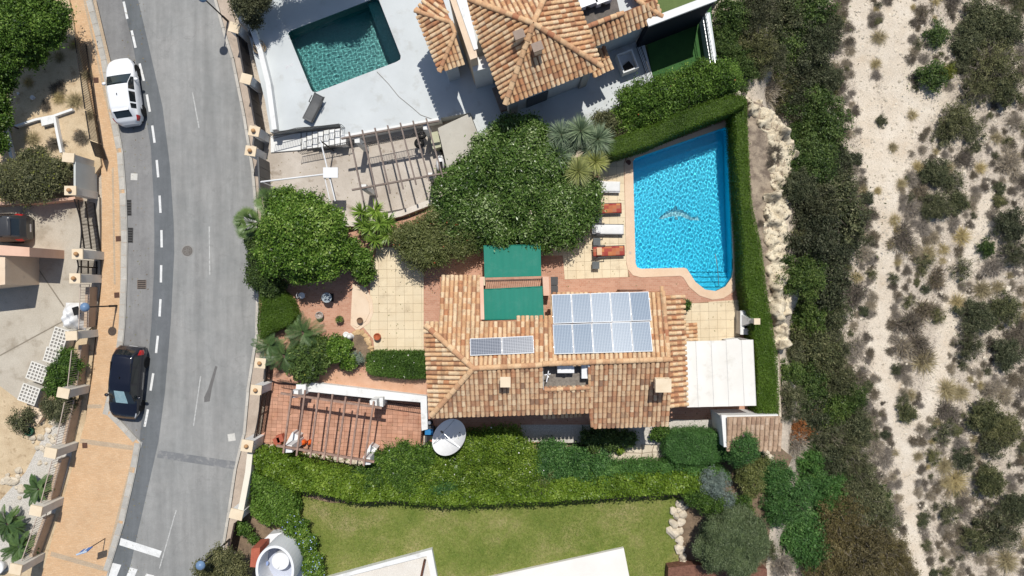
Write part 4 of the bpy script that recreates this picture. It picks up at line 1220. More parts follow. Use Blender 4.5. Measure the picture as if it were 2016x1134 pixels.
# pent roofs
pe = [W(1352, 801, 3.35), W(1345, 581, 3.35), W(1296, 581, 4.05), W(1300, 801, 4.05)]
me_ = roof_plane(house, pe, du=0.30, dv=0.34)
lay_tiles(house, me_, TILE, 0)
MB().prism([p.to_2d() for p in (W(1346, 796, 3.2), W(1340, 586, 3.2), W(1300, 586, 3.2), W(1304, 796, 3.2))], T, 3.2).build('wall', ROOFWALL, house)
pe2 = [W(1370, 672, 2.75), W(1369, 636, 2.75), W(1346, 636, 3.0), W(1347, 672, 3.0)]
lay_tiles(house, roof_plane(house, pe2, du=0.24, dv=0.3), TILE, 0)
pe3 = [W(1068, 821, 3.2), W(1155, 817, 3.2), W(1155, 795, 3.5), W(1068, 799, 3.5)]
lay_tiles(house, roof_plane(house, pe3), TILE_S, 0)
# balcony
bz = 3.2
MB().prism([p.to_2d() for p in (W(947, 547, bz), W(1084, 543, bz), W(1086, 625, bz), W(950, 628, bz))], bz - 0.25, bz).build('balcony_floor', TERRA, house)
MB().prism([p.to_2d() for p in (W(944, 545, 4.3), W(954, 545, 4.3), W(955, 562, 4.3), W(945, 562, 4.3))], T, 4.3).build('balcony_pillar', CAPSTONE, house)
MB().prism([p.to_2d() for p in (W(1068, 545, 4.3), W(1080, 545, 4.3), W(1082, 582, 4.3), W(1070, 582, 4.3))], T, 4.3).build('balcony_pillar', PINKW, house)
def railing(name, parent, p, q, z0, z1, n, mat=IRON, thick=0.02, top=0.035, kind=None, label=None, cat=None, group=None):
    """rails + bars; p, q world 2-D or 3-D points at the foot"""
    p = Vector(p).to_3d() if len(p) == 2 else Vector(p); q = Vector(q).to_3d() if len(q) == 2 else Vector(q)
    if parent is None:
        parent = thing(name, label, cat or 'railing', (p.x, p.y, z0), group)
    zp = (p.z if p.z else 0); zq = (q.z if q.z else 0)
    A = Vector((p.x, p.y, z0 + zp)); B = Vector((q.x, q.y, z0 + zq)); up = Vector((0, 0, z1 - z0))
    MB().beam(A + up, B + up, top, top).build('top_rail', mat, parent)
    MB().beam(A + up * 0.1, B + up * 0.1, top * .8, top * .8).build('bottom_rail', mat, parent)
    mb = MB()
    for i in range(n + 1):
        c = A.lerp(B, i / n)
        mb.box(c + up * 0.5, (thick, thick, up.z * 0.98))
    mb.build('bars', mat, parent, kind='stuff')
    return parent
railing('r', house, W(956, 552, bz + 1).to_2d(), W(1068, 549, bz + 1).to_2d(), bz, bz + 1.0, 26)
window(house, W(1250, 574, 3.5).to_2d() * 1.0, W(1215, 575, 3.5).to_2d(), 3.3, 4.3)
# green awnings
gm, nt, b = newmat('green_awning')
co = coords(nt)
wv = N(nt, 'ShaderNodeTexWave', Scale=4.4, Distortion=0.3); wv.bands_direction = 'X'; nt.links.new(co, wv.inputs['Vector'])
aw = ramp(nt, wv.outputs['Fac'], [(0.2, (0.0, 0.135, 0.092, 1)), (0.8, (0.0, 0.185, 0.128, 1))])
nt.links.new(mix(nt, ramp(nt, noise(nt, co, 1.6, 6, .7), [(.5, (0, 0, 0)), (.8, (.5,) * 3)]), aw, (0.05, 0.2, 0.15, 1)), b.inputs['Base Color'])
b.inputs['Roughness'].default_value = 0.75
def awning(label, a, b_, c, d, n=8):
    """fabric sheet a-b (wall side) to d-c (front bar), slightly sagging"""
    t = thing('awning', label, 'awning', tuple((a + b_) / 2))
    mb = MB(); vs = []; fs = []; m = 24
    for j in range(n + 1):
        v = j / n
        for i in range(m + 1):
            u = i / m
            p = (a.lerp(b_, u)).lerp(d.lerp(c, u), v)
            vs.append(p + Vector((0, 0, -0.10 * math.sin(math.pi * v) * (.8 + .2 * math.sin(u * 9)) + 0.018 * math.sin(u * 38 + v) )))
    for j in range(n):
        for i in range(m):
            k = j * (m + 1) + i
            fs.append((k, k + 1, k + m + 2, k + m + 1))
    k0 = len(vs)
    vs2 = [v - Vector((0, 0, 0.012)) for v in vs]
    mb.add(vs, fs); mb.add(vs2, [f[::-1] for f in fs])
    mb.build('canvas', gm, t, smooth=True)
    MB().tube(d, c, 0.03, 8).build('front_bar', gm, t)
    MB().tube(a, b_, 0.05, 8).build('roller', gm, t)
    for u in (0.12, 0.88):
        p = a.lerp(b_, u) - Vector((0, 0, .12)); q = d.lerp(c, u) - Vector((0, 0, .06)); k = p.lerp(q, .5) + Vector((0.25 if u < .5 else -0.25, 0, -.05))
        MB().pipe([p, k, q], 0.025, 6).build('folding_arm', PLASTIC_W, t)
    return t
awning('green awning over the balcony, joining the roof tiles', W(953, 629, 5.2), W(1071, 627, 5.2), W(1068, 564, 4.45), W(952, 570, 4.45))
awning('green awning over the ground terrace, half shaded by the big bush', W(954, 548, 3.15), W(1066, 544, 3.15), W(1064, 482, 2.5), W(952, 484, 2.5))
# solar panels
pm, nt, b = newmat('solar_cells')
tc = nt.nodes.new('ShaderNodeTexCoord')
def linesx(axis, scale, lo):
    sx = nt.nodes.new('ShaderNodeSeparateXYZ'); nt.links.new(tc.outputs['Object'], sx.inputs[0])
    m1 = N(nt, 'ShaderNodeMath', _operation='MULTIPLY'); nt.links.new(sx.outputs[axis], m1.inputs[0]); m1.inputs[1].default_value = scale
    m2 = N(nt, 'ShaderNodeMath', _operation='FRACT'); nt.links.new(m1.outputs[0], m2.inputs[0])
    m3 = N(nt, 'ShaderNodeMath', _operation='GREATER_THAN'); nt.links.new(m2.outputs[0], m3.inputs[0]); m3.inputs[1].default_value = lo
    return m3.outputs[0]
l1 = linesx(0, 12.0, 0.76); l2 = linesx(1, 12.0, 0.90)
c1 = mix(nt, l1, (0.085, 0.135, 0.21, 1), (0.3, 0.38, 0.45, 1))
c1 = mix(nt, l2, c1, (0.3, 0.33, 0.38, 1))
nt.links.new(c1, b.inputs['Base Color'])
b.inputs['Roughness'].default_value = 0.36; b.inputs['Specular IOR Level'].default_value = 0.32
pm2, nt, b = newmat('solar_cells_dark')
tc = nt.nodes.new('ShaderNodeTexCoord')
l1 = linesx(0, 8.0, 0.9); l2 = linesx(1, 12.0, 0.80)
c1 = mix(nt, l1, (0.05, 0.065, 0.1, 1), (0.3, 0.32, 0.36, 1)); c1 = mix(nt, l2, c1, (0.36, 0.38, 0.42, 1))
nt.links.new(c1, b.inputs['Base Color']); b.inputs['Roughness'].default_value = 0.35
ALU = surf('panel_frame', C(240, 242, 244), rough=0.4, finek=0.02)
def solar(label, corners, nx, ny, mat, lift=0.16, tilts=None):
    """corners: four roof points; panels laid as nx x ny"""
    A, B, C_, D_ = corners
    n = (B - A).cross(D_ - A).normalized()
    if n.z < 0: n = -n
    t = thing('solar_array', label, 'solar panels', tuple((A + C_) / 2))
    o0 = ORIG[t.name]
    for s in range(2 * ny):
        v = (s + 0.5) / (2 * ny)
        MB().beam(A.lerp(D_, v) + n * (lift * .5), B.lerp(C_, v) + n * (lift * .5), 0.05, lift * .8, n).build('mounting_rail', CHROME, t)
    for j in range(ny):
        for i in range(nx):
            f = lambda u, v: (A.lerp(B, u)).lerp(D_.lerp(C_, u), v) + n * lift
            g = 0.012
            p = [f((i + g * .5) / nx, (j + g) / ny), f((i + 1 - g * .5) / nx, (j + g) / ny), f((i + 1 - g * .5) / nx, (j + 1 - g) / ny), f((i + g * .5) / nx, (j + 1 - g) / ny)]
            c = sum(p, Vector()) / 4
            u = (p[1] - p[0]).normalized(); v = n.cross(u)
            # every panel sits at a very slightly different angle
            n2 = (n + u * random.uniform(-.022, .022) + v * random.uniform(-.03, .055)).normalized()
            u2 = (u - n2 * u.dot(n2)).normalized(); v2 = n2.cross(u2)
            w = (p[1] - p[0]).length; h = (p[3] - p[0]).length
            M_ = Matrix(((u2.x, v2.x, n2.x, c.x - o0.x), (u2.y, v2.y, n2.y, c.y - o0.y), (u2.z, v2.z, n2.z, c.z - o0.z), (0, 0, 0, 1)))
            fr = MB().box((0, 0, 0), (w, h, 0.035))
            me = bpy.data.meshes.new('solar_panel'); me.from_pydata(fr.v, [], fr.f); me.materials.append(ALU); me.update()
            po = link('solar_panel', me, t); po.matrix_local = M_
            me = bpy.data.meshes.new('cells'); q = MB().box((0, 0, 0.02), (w - 0.07, h - 0.07, 0.008)); me.from_pydata(q.v, [], q.f); me.materials.append(mat); me.update()
            co_ = link('cells', me, po)
    return t
solar('large rack of ten glaring solar panels on the tiled roof', [pon(1090, 700), pon(1283, 694), pon(1276, 575) + Vector((0, 0, .22)), pon(1086, 581) + Vector((0, 0, .22))], 5, 2, pm)
solar('pair of dark solar panels on the tiled roof near the hip', [pon(926, 703), pon(1052, 697), pon(1050, 663), pon(925, 668)], 2, 1, pm2)

# white canopy
cz = 3.1
can = thing('canopy', 'white panelled canopy roof over the terrace next to the house', 'canopy', tuple(W(1418, 737, T)))
A_, B_, C2, D2 = W(1348, 672, cz), W(1483, 669, cz), W(1489, 799, cz), W(1353, 802, cz)
us = [0, 0.16, 0.385, 0.605, 0.83, 1]
for i in range(5):
    p = [A_.lerp(B_, us[i] + .006), A_.lerp(B_, us[i + 1] - .006), D2.lerp(C2, us[i + 1] - .006), D2.lerp(C2, us[i] + .006)]
    vs = []; m = 8
    for j in range(m + 1):
        for k in range(m + 1):
            q = p[0].lerp(p[1], k / m).lerp(p[3].lerp(p[2], k / m), j / m)
            vs.append(q + Vector((0, 0, -0.045 * math.sin(math.pi * k / m) * (0.6 + .4 * math.sin(math.pi * j / m)) - 0.012 * i)))
    fs = [(j * (m + 1) + k, (j + 1) * (m + 1) + k, (j + 1) * (m + 1) + k + 1, j * (m + 1) + k + 1) for j in range(m) for k in range(m)]
    mb = MB().add(vs, fs); mb.add([v - Vector((0, 0, .02)) for v in vs], [f[::-1] for f in fs])
    mb.build('canopy_panel', FABRIC_W, can, smooth=True)
for i in range(6):
    u = us[i]
    MB().beam(A_.lerp(B_, u) - Vector((0, 0, .05 + .012 * i)), D2.lerp(C2, u) - Vector((0, 0, .05 + .012 * i)), 0.05, 0.09).build('rafter', surf('rafter_grey', C(225, 222, 216)), can)
for q in (A_, B_, C2, D2):
    q2 = q.lerp((A_ + C2) / 2, 0.04)
    MB().box((q2.x, q2.y, (T + cz - .1) / 2), (0.1, 0.1, cz - .12 - T)).build('post', PLASTIC_W, can)

# tiled shed
sh = thing('tiled_shed', 'small shed with pale tiled roof and white wall by the hedge', 'shed', tuple(W(1475, 850, T)))
sz = 2.5
MB().prism([W(1418, 818, sz).to_2d(), W(1532, 816, sz).to_2d(), W(1535, 880, sz).to_2d(), W(1425, 880, sz).to_2d()], T - .4, sz).build('wall', WHITE, sh)
pt = [W(1430, 885, sz + .08), W(1538, 885, sz + .08), W(1536, 820, sz + .4), W(1432, 822, sz + .4)]
lay_tiles(sh, roof_plane(sh, pt, du=0.27, dv=0.33, under=TILE_SHED), TILE_SHED, 120)
MB().prism([W(1420, 817, sz + .12).to_2d(), W(1430, 817, sz + .12).to_2d(), W(1432, 880, sz + .12).to_2d(), W(1425, 880, sz + .12).to_2d()], sz - .1, sz + .14).build('parapet', WHITE, sh)
MB().box(W(1432, 862, sz - .9), (0.06, 0.7, 1.6)).build('door', FRAME, sh)

# ------------------------------------------------------------------ the neighbouring house (turned)
e2, r2 = 5.3, 6.9
nb = thing('hipped_house', 'grey walled neighbouring house with hipped barrel tile roof beside the teal pool', 'house', tuple(W(1080, 130, D)))
SW2, SE2, NW2 = W(995, 205, e2), W(1184, 131, e2), W(915, -4, e2)
NE2 = NW2 + (SE2 - SW2)
AP = W(1050, 47, r2)
tl = []
for p in ([SW2, SE2, AP], [SE2, NE2, AP], [NE2, NW2, AP], [NW2, SW2, AP]):
    tl += roof_plane(nb, p, du=0.27, dv=0.37)
lay_tiles(nb, tl, TILE, 300)
for q in (SW2, SE2, NE2, NW2):
    ridge(nb, q + Vector((0, 0, .05)), AP + Vector((0, 0, .06)), 0.15, 0.42)
ins_ = inset([SW2.to_2d(), SE2.to_2d(), NE2.to_2d(), NW2.to_2d()], 0.45)
MB().prism(ins_, D - .05, e2 + .02).build('wall', DECK, nb)
a_, b_ = Vector(ins_[0]), Vector(ins_[1])
WSH = surf('grey_door', C(92, 96, 100), rough=0.5)  # one even grey for the door
d_ = (b_ - a_).normalized(); nn_ = Vector((d_.y, -d_.x))
def wallbox(parent, name, mat, f0, f1, z0, z1, out=0.05, a=a_, b=b_, dep=0.1):
    p = a.lerp(b, f0); q = a.lerp(b, f1); d = (q - p).normalized(); n = Vector((d.y, -d.x)); c = (p + q) / 2 + n * (out - dep / 2)
    return MB().box((c.x, c.y, (z0 + z1) / 2), ((q - p).length, dep, z1 - z0), math.atan2(d.y, d.x)).build(name, mat, parent)
dr = wallbox(nb, 'door', WSH, 0.22, 0.5, D, D + 1.9)
w1 = wallbox(nb, 'window', FRAME, 0.74, 0.93, D + 2.4, D + 3.3)
wallbox(nb, 'pane', WGLASS, 0.755, 0.915, D + 2.47, D + 3.23, 0.08).parent = nb
wallbox(nb, 'corner_pier', surf('beige_pier', C(190, 186, 178), rough=0.8), -0.03, 0.09, D, e2 - .05, 0.14, dep=0.3)
wallbox(nb, 'corner_pier', surf('beige_pier', C(190, 186, 178)), 0.93, 1.03, D, e2 - .05, 0.14, dep=0.3)
for (px, py, zz) in ((1022, 68, 7.0), (1058, 92, 6.9)):
    p = W(px, py, zz)
    MB().box((p.x, p.y, zz - .45), (0.42, 0.42, 0.9), 0.36).build('chimney', CREAMW, nb)
    MB().box((p.x, p.y, zz + .03), (0.58, 0.48, 0.08), 0.36).build('chimney_cap', surf('cap_grey', C(170, 150, 135)), nb)
    for k in range(3):
        MB().box((p.x + .12 * (k - 1) * .94, p.y + .12 * (k - 1) * .34 + .28, zz - .55), (0.1, 0.5, 0.05), 0.36).build('flashing_tile', RIDGE, nb)
# left small wing
l1_, l2_, l3_, l4_ = W(818, 22, 4.6), W(866, 141, 4.6), W(914, 124, 4.6), W(862, -30, 4.6)
ra, rb_ = W(888, 45, 5.25), W(896, 66, 5.25)
tw = roof_plane(nb, [l1_, l2_, rb_, ra], du=0.27, dv=0.36) + roof_plane(nb, [l2_, l3_, rb_], du=0.27, dv=0.36) + roof_plane(nb, [l4_, l1_, ra], du=0.27, dv=0.36)
lay_tiles(nb, tw, TILE, 0)
ridge(nb, l2_ + up_, rb_ + up_, 0.12); ridge(nb, l1_ + up_, ra + up_, 0.12); ridge(nb, ra + up_, rb_ + up_, 0.12)
MB().prism(inset([p.to_2d() for p in (l1_, l2_, l3_, W(880, -30, 4.6))], 0.4), D, 4.6).build('wall', DECK, nb)
# flat topped block with cream coping
q_ = [W(880, -20, 5.6), W(926, 117, 5.6), W(940, 112, 5.6), W(912, -30, 5.6)]
MB().prism([p.to_2d() for p in q_], D, 5.55).build('wall', CREAMW, nb)
MB().prism([W(892, -20, 5.65).to_2d(), W(933, 98, 5.65).to_2d(), W(941, 95, 5.65).to_2d(), W(912, -30, 5.65).to_2d()], 5.5, 5.62).build('flat_roof', WHITE, nb)
MB().prism([W(926, 116, 4.4).to_2d(), W(965, 104, 4.4).to_2d(), W(968, 130, 4.4).to_2d(), W(932, 140, 4.4).to_2d()], D, 4.3).build('wall', WHITE, nb)
# right wing
wa, wb, wc, wd = W(1165, 92, 4.5), W(1304, 34, 4.5), W(1255, -8, 5.0), W(1150, 50, 5.0)
tw = roof_plane(nb, [wa, wb, W(1290, 0, 5.05), W(1228, 24, 5.05), W(1155, 54, 5.05)], du=0.27, dv=0.36)
tw += roof_plane(nb, [W(1304, 34, 4.5), W(1262, -60, 4.5), W(1225, -40, 5.0), W(1254, -2, 5.05)], du=0.27, dv=0.36)
lay_tiles(nb, tw, TILE, 0)
ridge(nb, W(1153, 54, 5.12), W(1228, 25, 5.12), 0.14); ridge(nb, W(1303, 32, 4.62), W(1254, 0, 5.12), 0.13)
MB().prism([W(1170, 80, 4.3).to_2d(), W(1275, 40, 4.3).to_2d(), W(1240, -40, 4.3).to_2d(), W(1130, -20, 4.3).to_2d()], D, 4.3).build('wall', DECK, nb)
MB().prism([W(1150, 60, 4.6).to_2d(), W(1222, 32, 4.6).to_2d(), W(1210, -20, 4.6).to_2d(), W(1130, 0, 4.6).to_2d()], 4.2, 4.62).build('roof_terrace', surf('roof_felt', C(120, 112, 106), C(100, 94, 88), 3, finek=.25), nb)
ac_unit(1158, 2, 4.64, 0.35, 'white air conditioner on the neighbouring roof terrace beside its twin', (1.0, 0.45, 0.6))
ac_unit(1188, -4, 4.64, 0.35, 'white air conditioner on the neighbouring roof terrace nearer the tiled wing', (0.9, 0.45, 0.6))
lay_tiles(nb, roof_plane(nb, [W(1168, 152, 3.2), W(1206, 134, 3.2), W(1192, 90, 3.5), W(1160, 110, 3.5)], du=0.27, dv=0.34), TILE, 0)
# tall garden wall behind, its navy colour standing in for a shaded opening
MB().beam(W(1276, 46, 4.5) - Vector((0, 0, 1.8)), W(1406, -4, 4.5) - Vector((0, 0, 1.8)), 0.3, 3.6).build('boundary_wall', surf('opening_shade_navy', (0.012, 0.015, 0.024, 1)), None, label='tall wall coloured like a shaded opening, with white coping, shading the artificial turf yard', cat='wall')
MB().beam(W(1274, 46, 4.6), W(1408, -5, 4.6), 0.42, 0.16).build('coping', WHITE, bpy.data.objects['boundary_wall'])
MB().beam(W(1393, 25, 2.2) - Vector((0, 0, .65)), W(1408, 128, 2.2) - Vector((0, 0, .65)), 0.3, 1.3).build('side_wall', DECK, None, label='low grey wall with railing edging the turf yard', cat='wall')
railing('turf_railing', None, W(1390, 22, 3).to_2d(), W(1407, 125, 3).to_2d(), 2.2, 3.1, 14, CHROME, label='metal railing on the low wall beside the turf yard', cat='railing')
railing('turf_railing', None, W(1258, 82, 2).to_2d(), W(1290, 172, 2).to_2d(), D, D + 1.05, 16, IRON, label='black railing between the grey deck and the turf yard', cat='railing')

# ------------------------------------------------------------------ boundary pillars, gates and walls
BALL = [(0.01, 0)] + [(math.sin(a) * 0.13, 0.13 - math.cos(a) * 0.13) for a in (0.5, 1.0, 1.57, 2.1, 2.6)] + [(0.01, 0.26)]
def pillar(px, py, z, zb, label, ball=False, w=0.55, d=0.5, rz=0.0, capm=None, mat=None, group=None):
    """gate pillar whose cap is seen at (px, py)"""
    p = W(px, py, z)
    t = thing('gate_pillar', label, 'pillar', (p.x, p.y, zb), group)
    MB().box((p.x, p.y, (z + zb) / 2 - .05), (w, d, z - zb - .1), rz).build('shaft', mat or WHITE, t)
    MB().box((p.x, p.y, z - .05), (w + .1, d + .1, 0.1), rz).build('cap', capm or CAPSTONE, t)
    if ball:
        MB().lathe((p.x, p.y, z), BALL, 14).build('ball_finial', surf('finial', C(205, 160, 115), C(190, 145, 100), 4), t, smooth=True)
    return t
# neighbour, right of the road (caps at the top, leaning outwards in the picture)
pillar(461, 54, 2.0, 0.05, 'cream capped pillar at the far end of the dark panel fence', rz=-.28)
pillar(484, 155, 2.0, 0.05, 'cream capped pillar between two dark fence panels', rz=-.25)
pillar(500, 258, 2.0, 0.05, 'pillar with ball finial beside the neighbouring stairs', True, rz=-.2)
pillar(493, 297, 2.0, 0.05, 'pillar with ball finial at the grey sliding gate', True, rz=-.15)
def panel(name, label, a, b, z0, z1, mat, cat='fence', th=0.06, n=0):
    p, q = W(*a, z1), W(*b, z1)
    t = thing(name, label, cat, (p.x, p.y, z0))
    m = max(1, n)
    for i in range(m):
        u, v = p.lerp(q, (i + .02) / m), p.lerp(q, (i + .98) / m)
        MB().beam(Vector((u.x, u.y, (z0 + z1) / 2)), Vector((v.x, v.y, (z0 + z1) / 2)), th, z1 - z0).build('fence_panel', mat, t)
    MB().beam(p, q, th * 1.6, 0.05).build('top_rail', mat, t)
    return t
panel('panel_fence', 'dark brown panel fence between the first two cream capped pillars', (466, 66), (480, 143), 0.1, 1.7, DARKPANEL, n=3)
panel('panel_fence', 'dark brown panel fence leading to the stairs pillar', (488, 168), (502, 245), 0.1, 1.7, DARKPANEL, n=3)
panel('panel_fence', 'grey sheet wicket gate between the two ball pillars', (500, 270), (498, 286), 0.1, 1.8, GREYPANEL, 'gate')
panel('sliding_gate', 'grey sheet sliding gate of the neighbouring driveway', (508, 308), (512, 386), 0.1, 1.95, GREYPANEL, 'gate', n=4)
MB().wall(W2([(492, 45), (512, 100), (528, 165), (540, 255)], 1.5), 0.3, 0.3, 1.5).build('garden_wall', WHITE, None, label='white rendered wall inside the dark panel fence', cat='wall')
MB().wall(W2([(452, -40), (468, 20), (480, 40)], 1.6), 0.5, 0.0, 1.6).build('garden_wall', WHITE, None, label='white wall end under the overhanging street tree', cat='wall')
# main plot
pillar(512, 715, 2.0, 0.05, 'pillar with ball finial beside the trimmed dark palms', True, rz=-.1)
pillar(504, 768, 2.0, 0.05, 'pillar with ball finial between footgate and car port gate', True, rz=-.1)
pillar(486, 878, 2.0, 0.05, 'pillar with ball finial at the low end of the car port', True, rz=-.15, w=0.6, d=0.6)
def bar_gate(label, a, b, z0, z1, n, curve=0.25, mids=(0.5,), group=None):
    p, q = W(*a, z1), W(*b, z1)
    t = thing('iron_gate', label, 'gate', (p.x, p.y, z0), group)
    mb = MB(); top = MB(); prev = None
    for i in range(n + 1):
        u = i / n; c = p.lerp(q, u); h = z1 - curve * math.sin(math.pi * u) if curve > 0 else z1 + curve * math.sin(math.pi * u)
        mb.box((c.x, c.y, (z0 + h) / 2 + .04), (0.035, 0.035, h - z0 - .06))
        cur = Vector((c.x, c.y, h))
        if prev: top.beam(prev, cur, 0.06, 0.06)
        prev = cur
    mb.build('bars', IRON, t, kind='stuff'); top.build('top_rail', IRON, t)
    for m in mids:
        z = z0 + (z1 - z0 - .3) * m
        MB().beam((p.x, p.y, z), (q.x, q.y, z), 0.05, 0.09).build('cross_rail', IRON, t)
    c = (p + q) / 2
    MB().box((c.x, c.y, (z0 + z1 - abs(curve)) / 2), (0.06, 0.06, z1 - abs(curve) - z0)).build('meeting_stile', IRON, t)
    return t
bar_gate('black iron double gate of the terracotta car port', (513, 778), (500, 862), 0.1, 2.0, 30, 0.2, (0.05, 0.5, 0.95))
bar_gate('black iron footgate next to the dark palms', (523, 722), (520, 752), 0.1, 1.9, 12, 0.1, (0.05, 0.5, 0.95))
MB().wall(W2([(492, 892), (488, 930), (474, 1005)], 1.5), 0.34, 0.0, 1.5).build('garden_wall', surf('cream_wall', C(248, 240, 222), C(238, 228, 208), 1, finek=0.05), None, label='long cream wall running down from the car port pillar', cat='wall')
pillar(465, 1013, 1.75, 0.05, 'plain cream pillar closing the long cream wall', rz=-.25, w=.7, d=.5)
panel('panel_fence', 'dark wooden fence below the plain cream pillar', (462, 1030), (447, 1100), 0.1, 1.4, surf('dark_wood', C(78, 62, 56), C(60, 50, 46), 3), n=4)
# car port: white retaining wall, railing, pergola
CWHITE = WHITE
MB().prism(W2([(590, 757), (605, 752), (840, 780), (842, 845), (830, 848), (828, 792), (740, 785), (600, 770)], 1.05), 0.0, 1.05).build('retaining_wall', WHITE, None, label='white retaining wall around the car port', cat='wall')
railing('wall_railing', None, W(612, 772, 1.0).to_2d(), W(735, 790, 1.0).to_2d(), 0.05, 0.95, 30, IRON, label='black railing against the white car port wall', cat='railing')
railing('wall_railing', None, W(755, 795, 1.0).to_2d(), W(832, 806, 1.0).to_2d(), 0.05, 0.95, 20, IRON, label='black railing at the inner corner of the car port', cat='railing')
railing('wall_railing', None, W(832, 808, 1.0).to_2d(), W(828, 872, 1.0).to_2d(), 0.05, 0.95, 18, IRON, label='black railing beside the generator cart', cat='railing')
railing('wall_railing', None, W(545, 750, 1.2).to_2d(), W(590, 758, 1.2).to_2d(), 0.1, 1.2, 14, IRON, label='black railing between the footgate and the white wall', cat='railing')
def pergola(name, label, zt, posts, beams, slats, mat, postm, sw=0.09, sh=0.13, bw=0.12, bh=0.18, zb=0.05, pw=0.42):
    t = thing(name, label, 'pergola', tuple(W(*posts[0], zb)))
    for a in posts:
        p = W(*a, zt - .2)
        MB().box((p.x, p.y, (zt - .2 + zb) / 2), (pw, pw, zt - .2 - zb), 0.05).build('post', postm, t)
    for a, b in beams:
        MB().beam(W(*a, zt - .1), W(*b, zt - .1), bw, bh).build('beam', mat, t)
    for a, b in slats:
        MB().beam(W(*a, zt + .06), W(*b, zt + .06), sw, sh).build('slat', mat, t)
    return t
sl = []
tops = [(575, 768), (601, 768), (628, 773), (655, 776), (681, 781), (708, 785), (736, 790)]
bots = [(558, 892), (584, 897), (611, 900), (638, 904), (664, 909), (690, 914), (716, 917)]
for i in range(7): sl.append((tops[i], bots[i]))
pergola('pergola', 'brown slatted pergola on white posts over the terracotta car port', 2.6, [(580, 776), (735, 795), (568, 884), (722, 908)], [((553, 774), (752, 803)), ((545, 877), (737, 909))], sl, WOODBR, WHITE, sw=0.1)
for a, b, l in (((585, 757), (600, 776), 'white pier at the hedge end of the car port wall'), ((737, 783), (752, 801), 'white pier in the middle of the car port wall')):
    p, q = W(*a, 1.6), W(*b, 1.6)
    MB().box(((p.x + q.x) / 2, (p.y + q.y) / 2, 0.8), (abs(q.x - p.x) + .12, abs(q.y - p.y), 1.6)).build('wall_pier', WHITE, None, label=l, cat='pier')
for a, l in (((575, 868), 'sloping white buttress beside the orange gas bottles'), ((728, 893), 'sloping white buttress at the hedge corner of the car port')):
    p = W(*a, 0.9)
    MB().box((p.x, p.y, 0.45), (0.5, 0.95, 0.9), -.5).build('buttress', WHITE, None, label=l, cat='buttress')
# rubble wall in front of the car port
rw = thing('rubble_wall', 'low rubble stone wall between car port and long hedge', 'wall', tuple(W(640, 905, 0)))
def rock_mesh(name, r, seed, mat, sub=2, flat=0.7):
    r_ = random.Random(seed); bm = bmesh.new(); bmesh.ops.create_icosphere(bm, subdivisions=sub, radius=r)
    ph = [r_.uniform(0, 6.28) for _ in range(6)]
    for v in bm.verts:
        d = v.co.normalized()
        k = 1 + 0.16 * math.sin(d.x * 3 + ph[0]) + 0.14 * math.sin(d.y * 4 + ph[1]) + 0.1 * math.sin(d.z * 5 + ph[2]) + 0.06 * math.sin(d.x * 9 + ph[3]) * math.sin(d.y * 8 + ph[4])
        v.co *= k * r_.uniform(0.96, 1.04); v.co.z *= flat
    me = bpy.data.meshes.new(name); bm.to_mesh(me); bm.free(); me.materials.append(mat); return me
RM_ = [rock_mesh('stone', 0.26, i, STONE) for i in range(5)]
def stones(parent, pts, z, s0=0.7, s1=1.3, name='stone'):
    for i, (x, y) in enumerate(pts):
        p = W(x, y, z); o = link(name, RM_[i % 5], parent)
        o.location = p - ORIG[parent.name]; s = random.uniform(s0, s1); o.scale = (s * 1.2, s, s); o.rotation_euler.z = random.uniform(0, 6.28)
stones(rw, [(535 + i * 13 + random.uniform(-3, 3), 884 + i * 2.1 + (i % 2) * 8 + random.uniform(-2, 2)) for i in range(17)], 0.25, 0.7, 1.25)
stones(rw, [(545 + i * 16, 896 + i * 1.8) for i in range(12)], 0.15, 0.6, 1.1)
# neighbour pergola
sl = []
tp = [(687, 260), (713, 256), (738, 252), (763, 247), (788, 242), (813, 238), (839, 233)]
for i, (x, y) in enumerate(tp): sl.append(((x, y), (x + 29 + i * 0.6, y + 136 - i * 3.5)))
pergola('pergola', 'weathered grey pergola over the neighbouring concrete driveway', 2.9, [(703, 276), (838, 250), (716, 368), (846, 345)], [((672, 273), (865, 238)), ((693, 374), (880, 340))], sl, WOOD, WHITE, sw=0.085, bw=.1, pw=0.3)
MB().wall(W2([(640, 440), (700, 440), (790, 420), (860, 393)], 0.8), 0.35, 0.0, 0.8).build('boundary_wall', surf('pale_wall', C(235, 226, 215), C(222, 210, 196), 1), None, label='low pale wall at the edge of the neighbouring driveway', cat='wall')
# stairs
st = thing('stairs', 'white steps climbing to the grey pool deck', 'stairs', tuple(W(630, 275, 0)))
for i in range(8):
    x0 = 592 + i * 11; z = 0.18 + i * 0.11
    q0 = W(x0 + 1, 262 - i * 1.2, z); q1 = W(x0 + 1, 294 - i * 1.2, z); MB().beam((q0.x, q0.y, z + .005), (q1.x, q1.y, z + .005), .05, .02).build('step_shade_strip', GREYPANEL, st)  # grey strip standing in for the shadow line along each step edge
    MB().prism(W2([(x0, 262 - i * 1.2), (x0 + 12, 260 - i * 1.2), (x0 + 12, 292 - i * 1.2), (x0, 294 - i * 1.2)], z), 0.0, z).build('step', WHITE, st)
MB().prism(W2([(533, 268), (592, 262), (592, 295), (533, 300)], 0.16), 0.0, 0.16).build('landing', WHITE, st)
railing('stair_railing', None, W(584, 252, 1.9).to_2d(), W(672, 245, 1.9).to_2d(), D, D + .9, 24, IRON, label='black stair railing along the pool deck edge', cat='railing')
railing('stair_railing', None, W(528, 266, 1.6).to_2d(), W(584, 252, 1.6).to_2d(), .6, 1.6, 16, IRON, label='black stair railing beside the landing pillar', cat='railing')
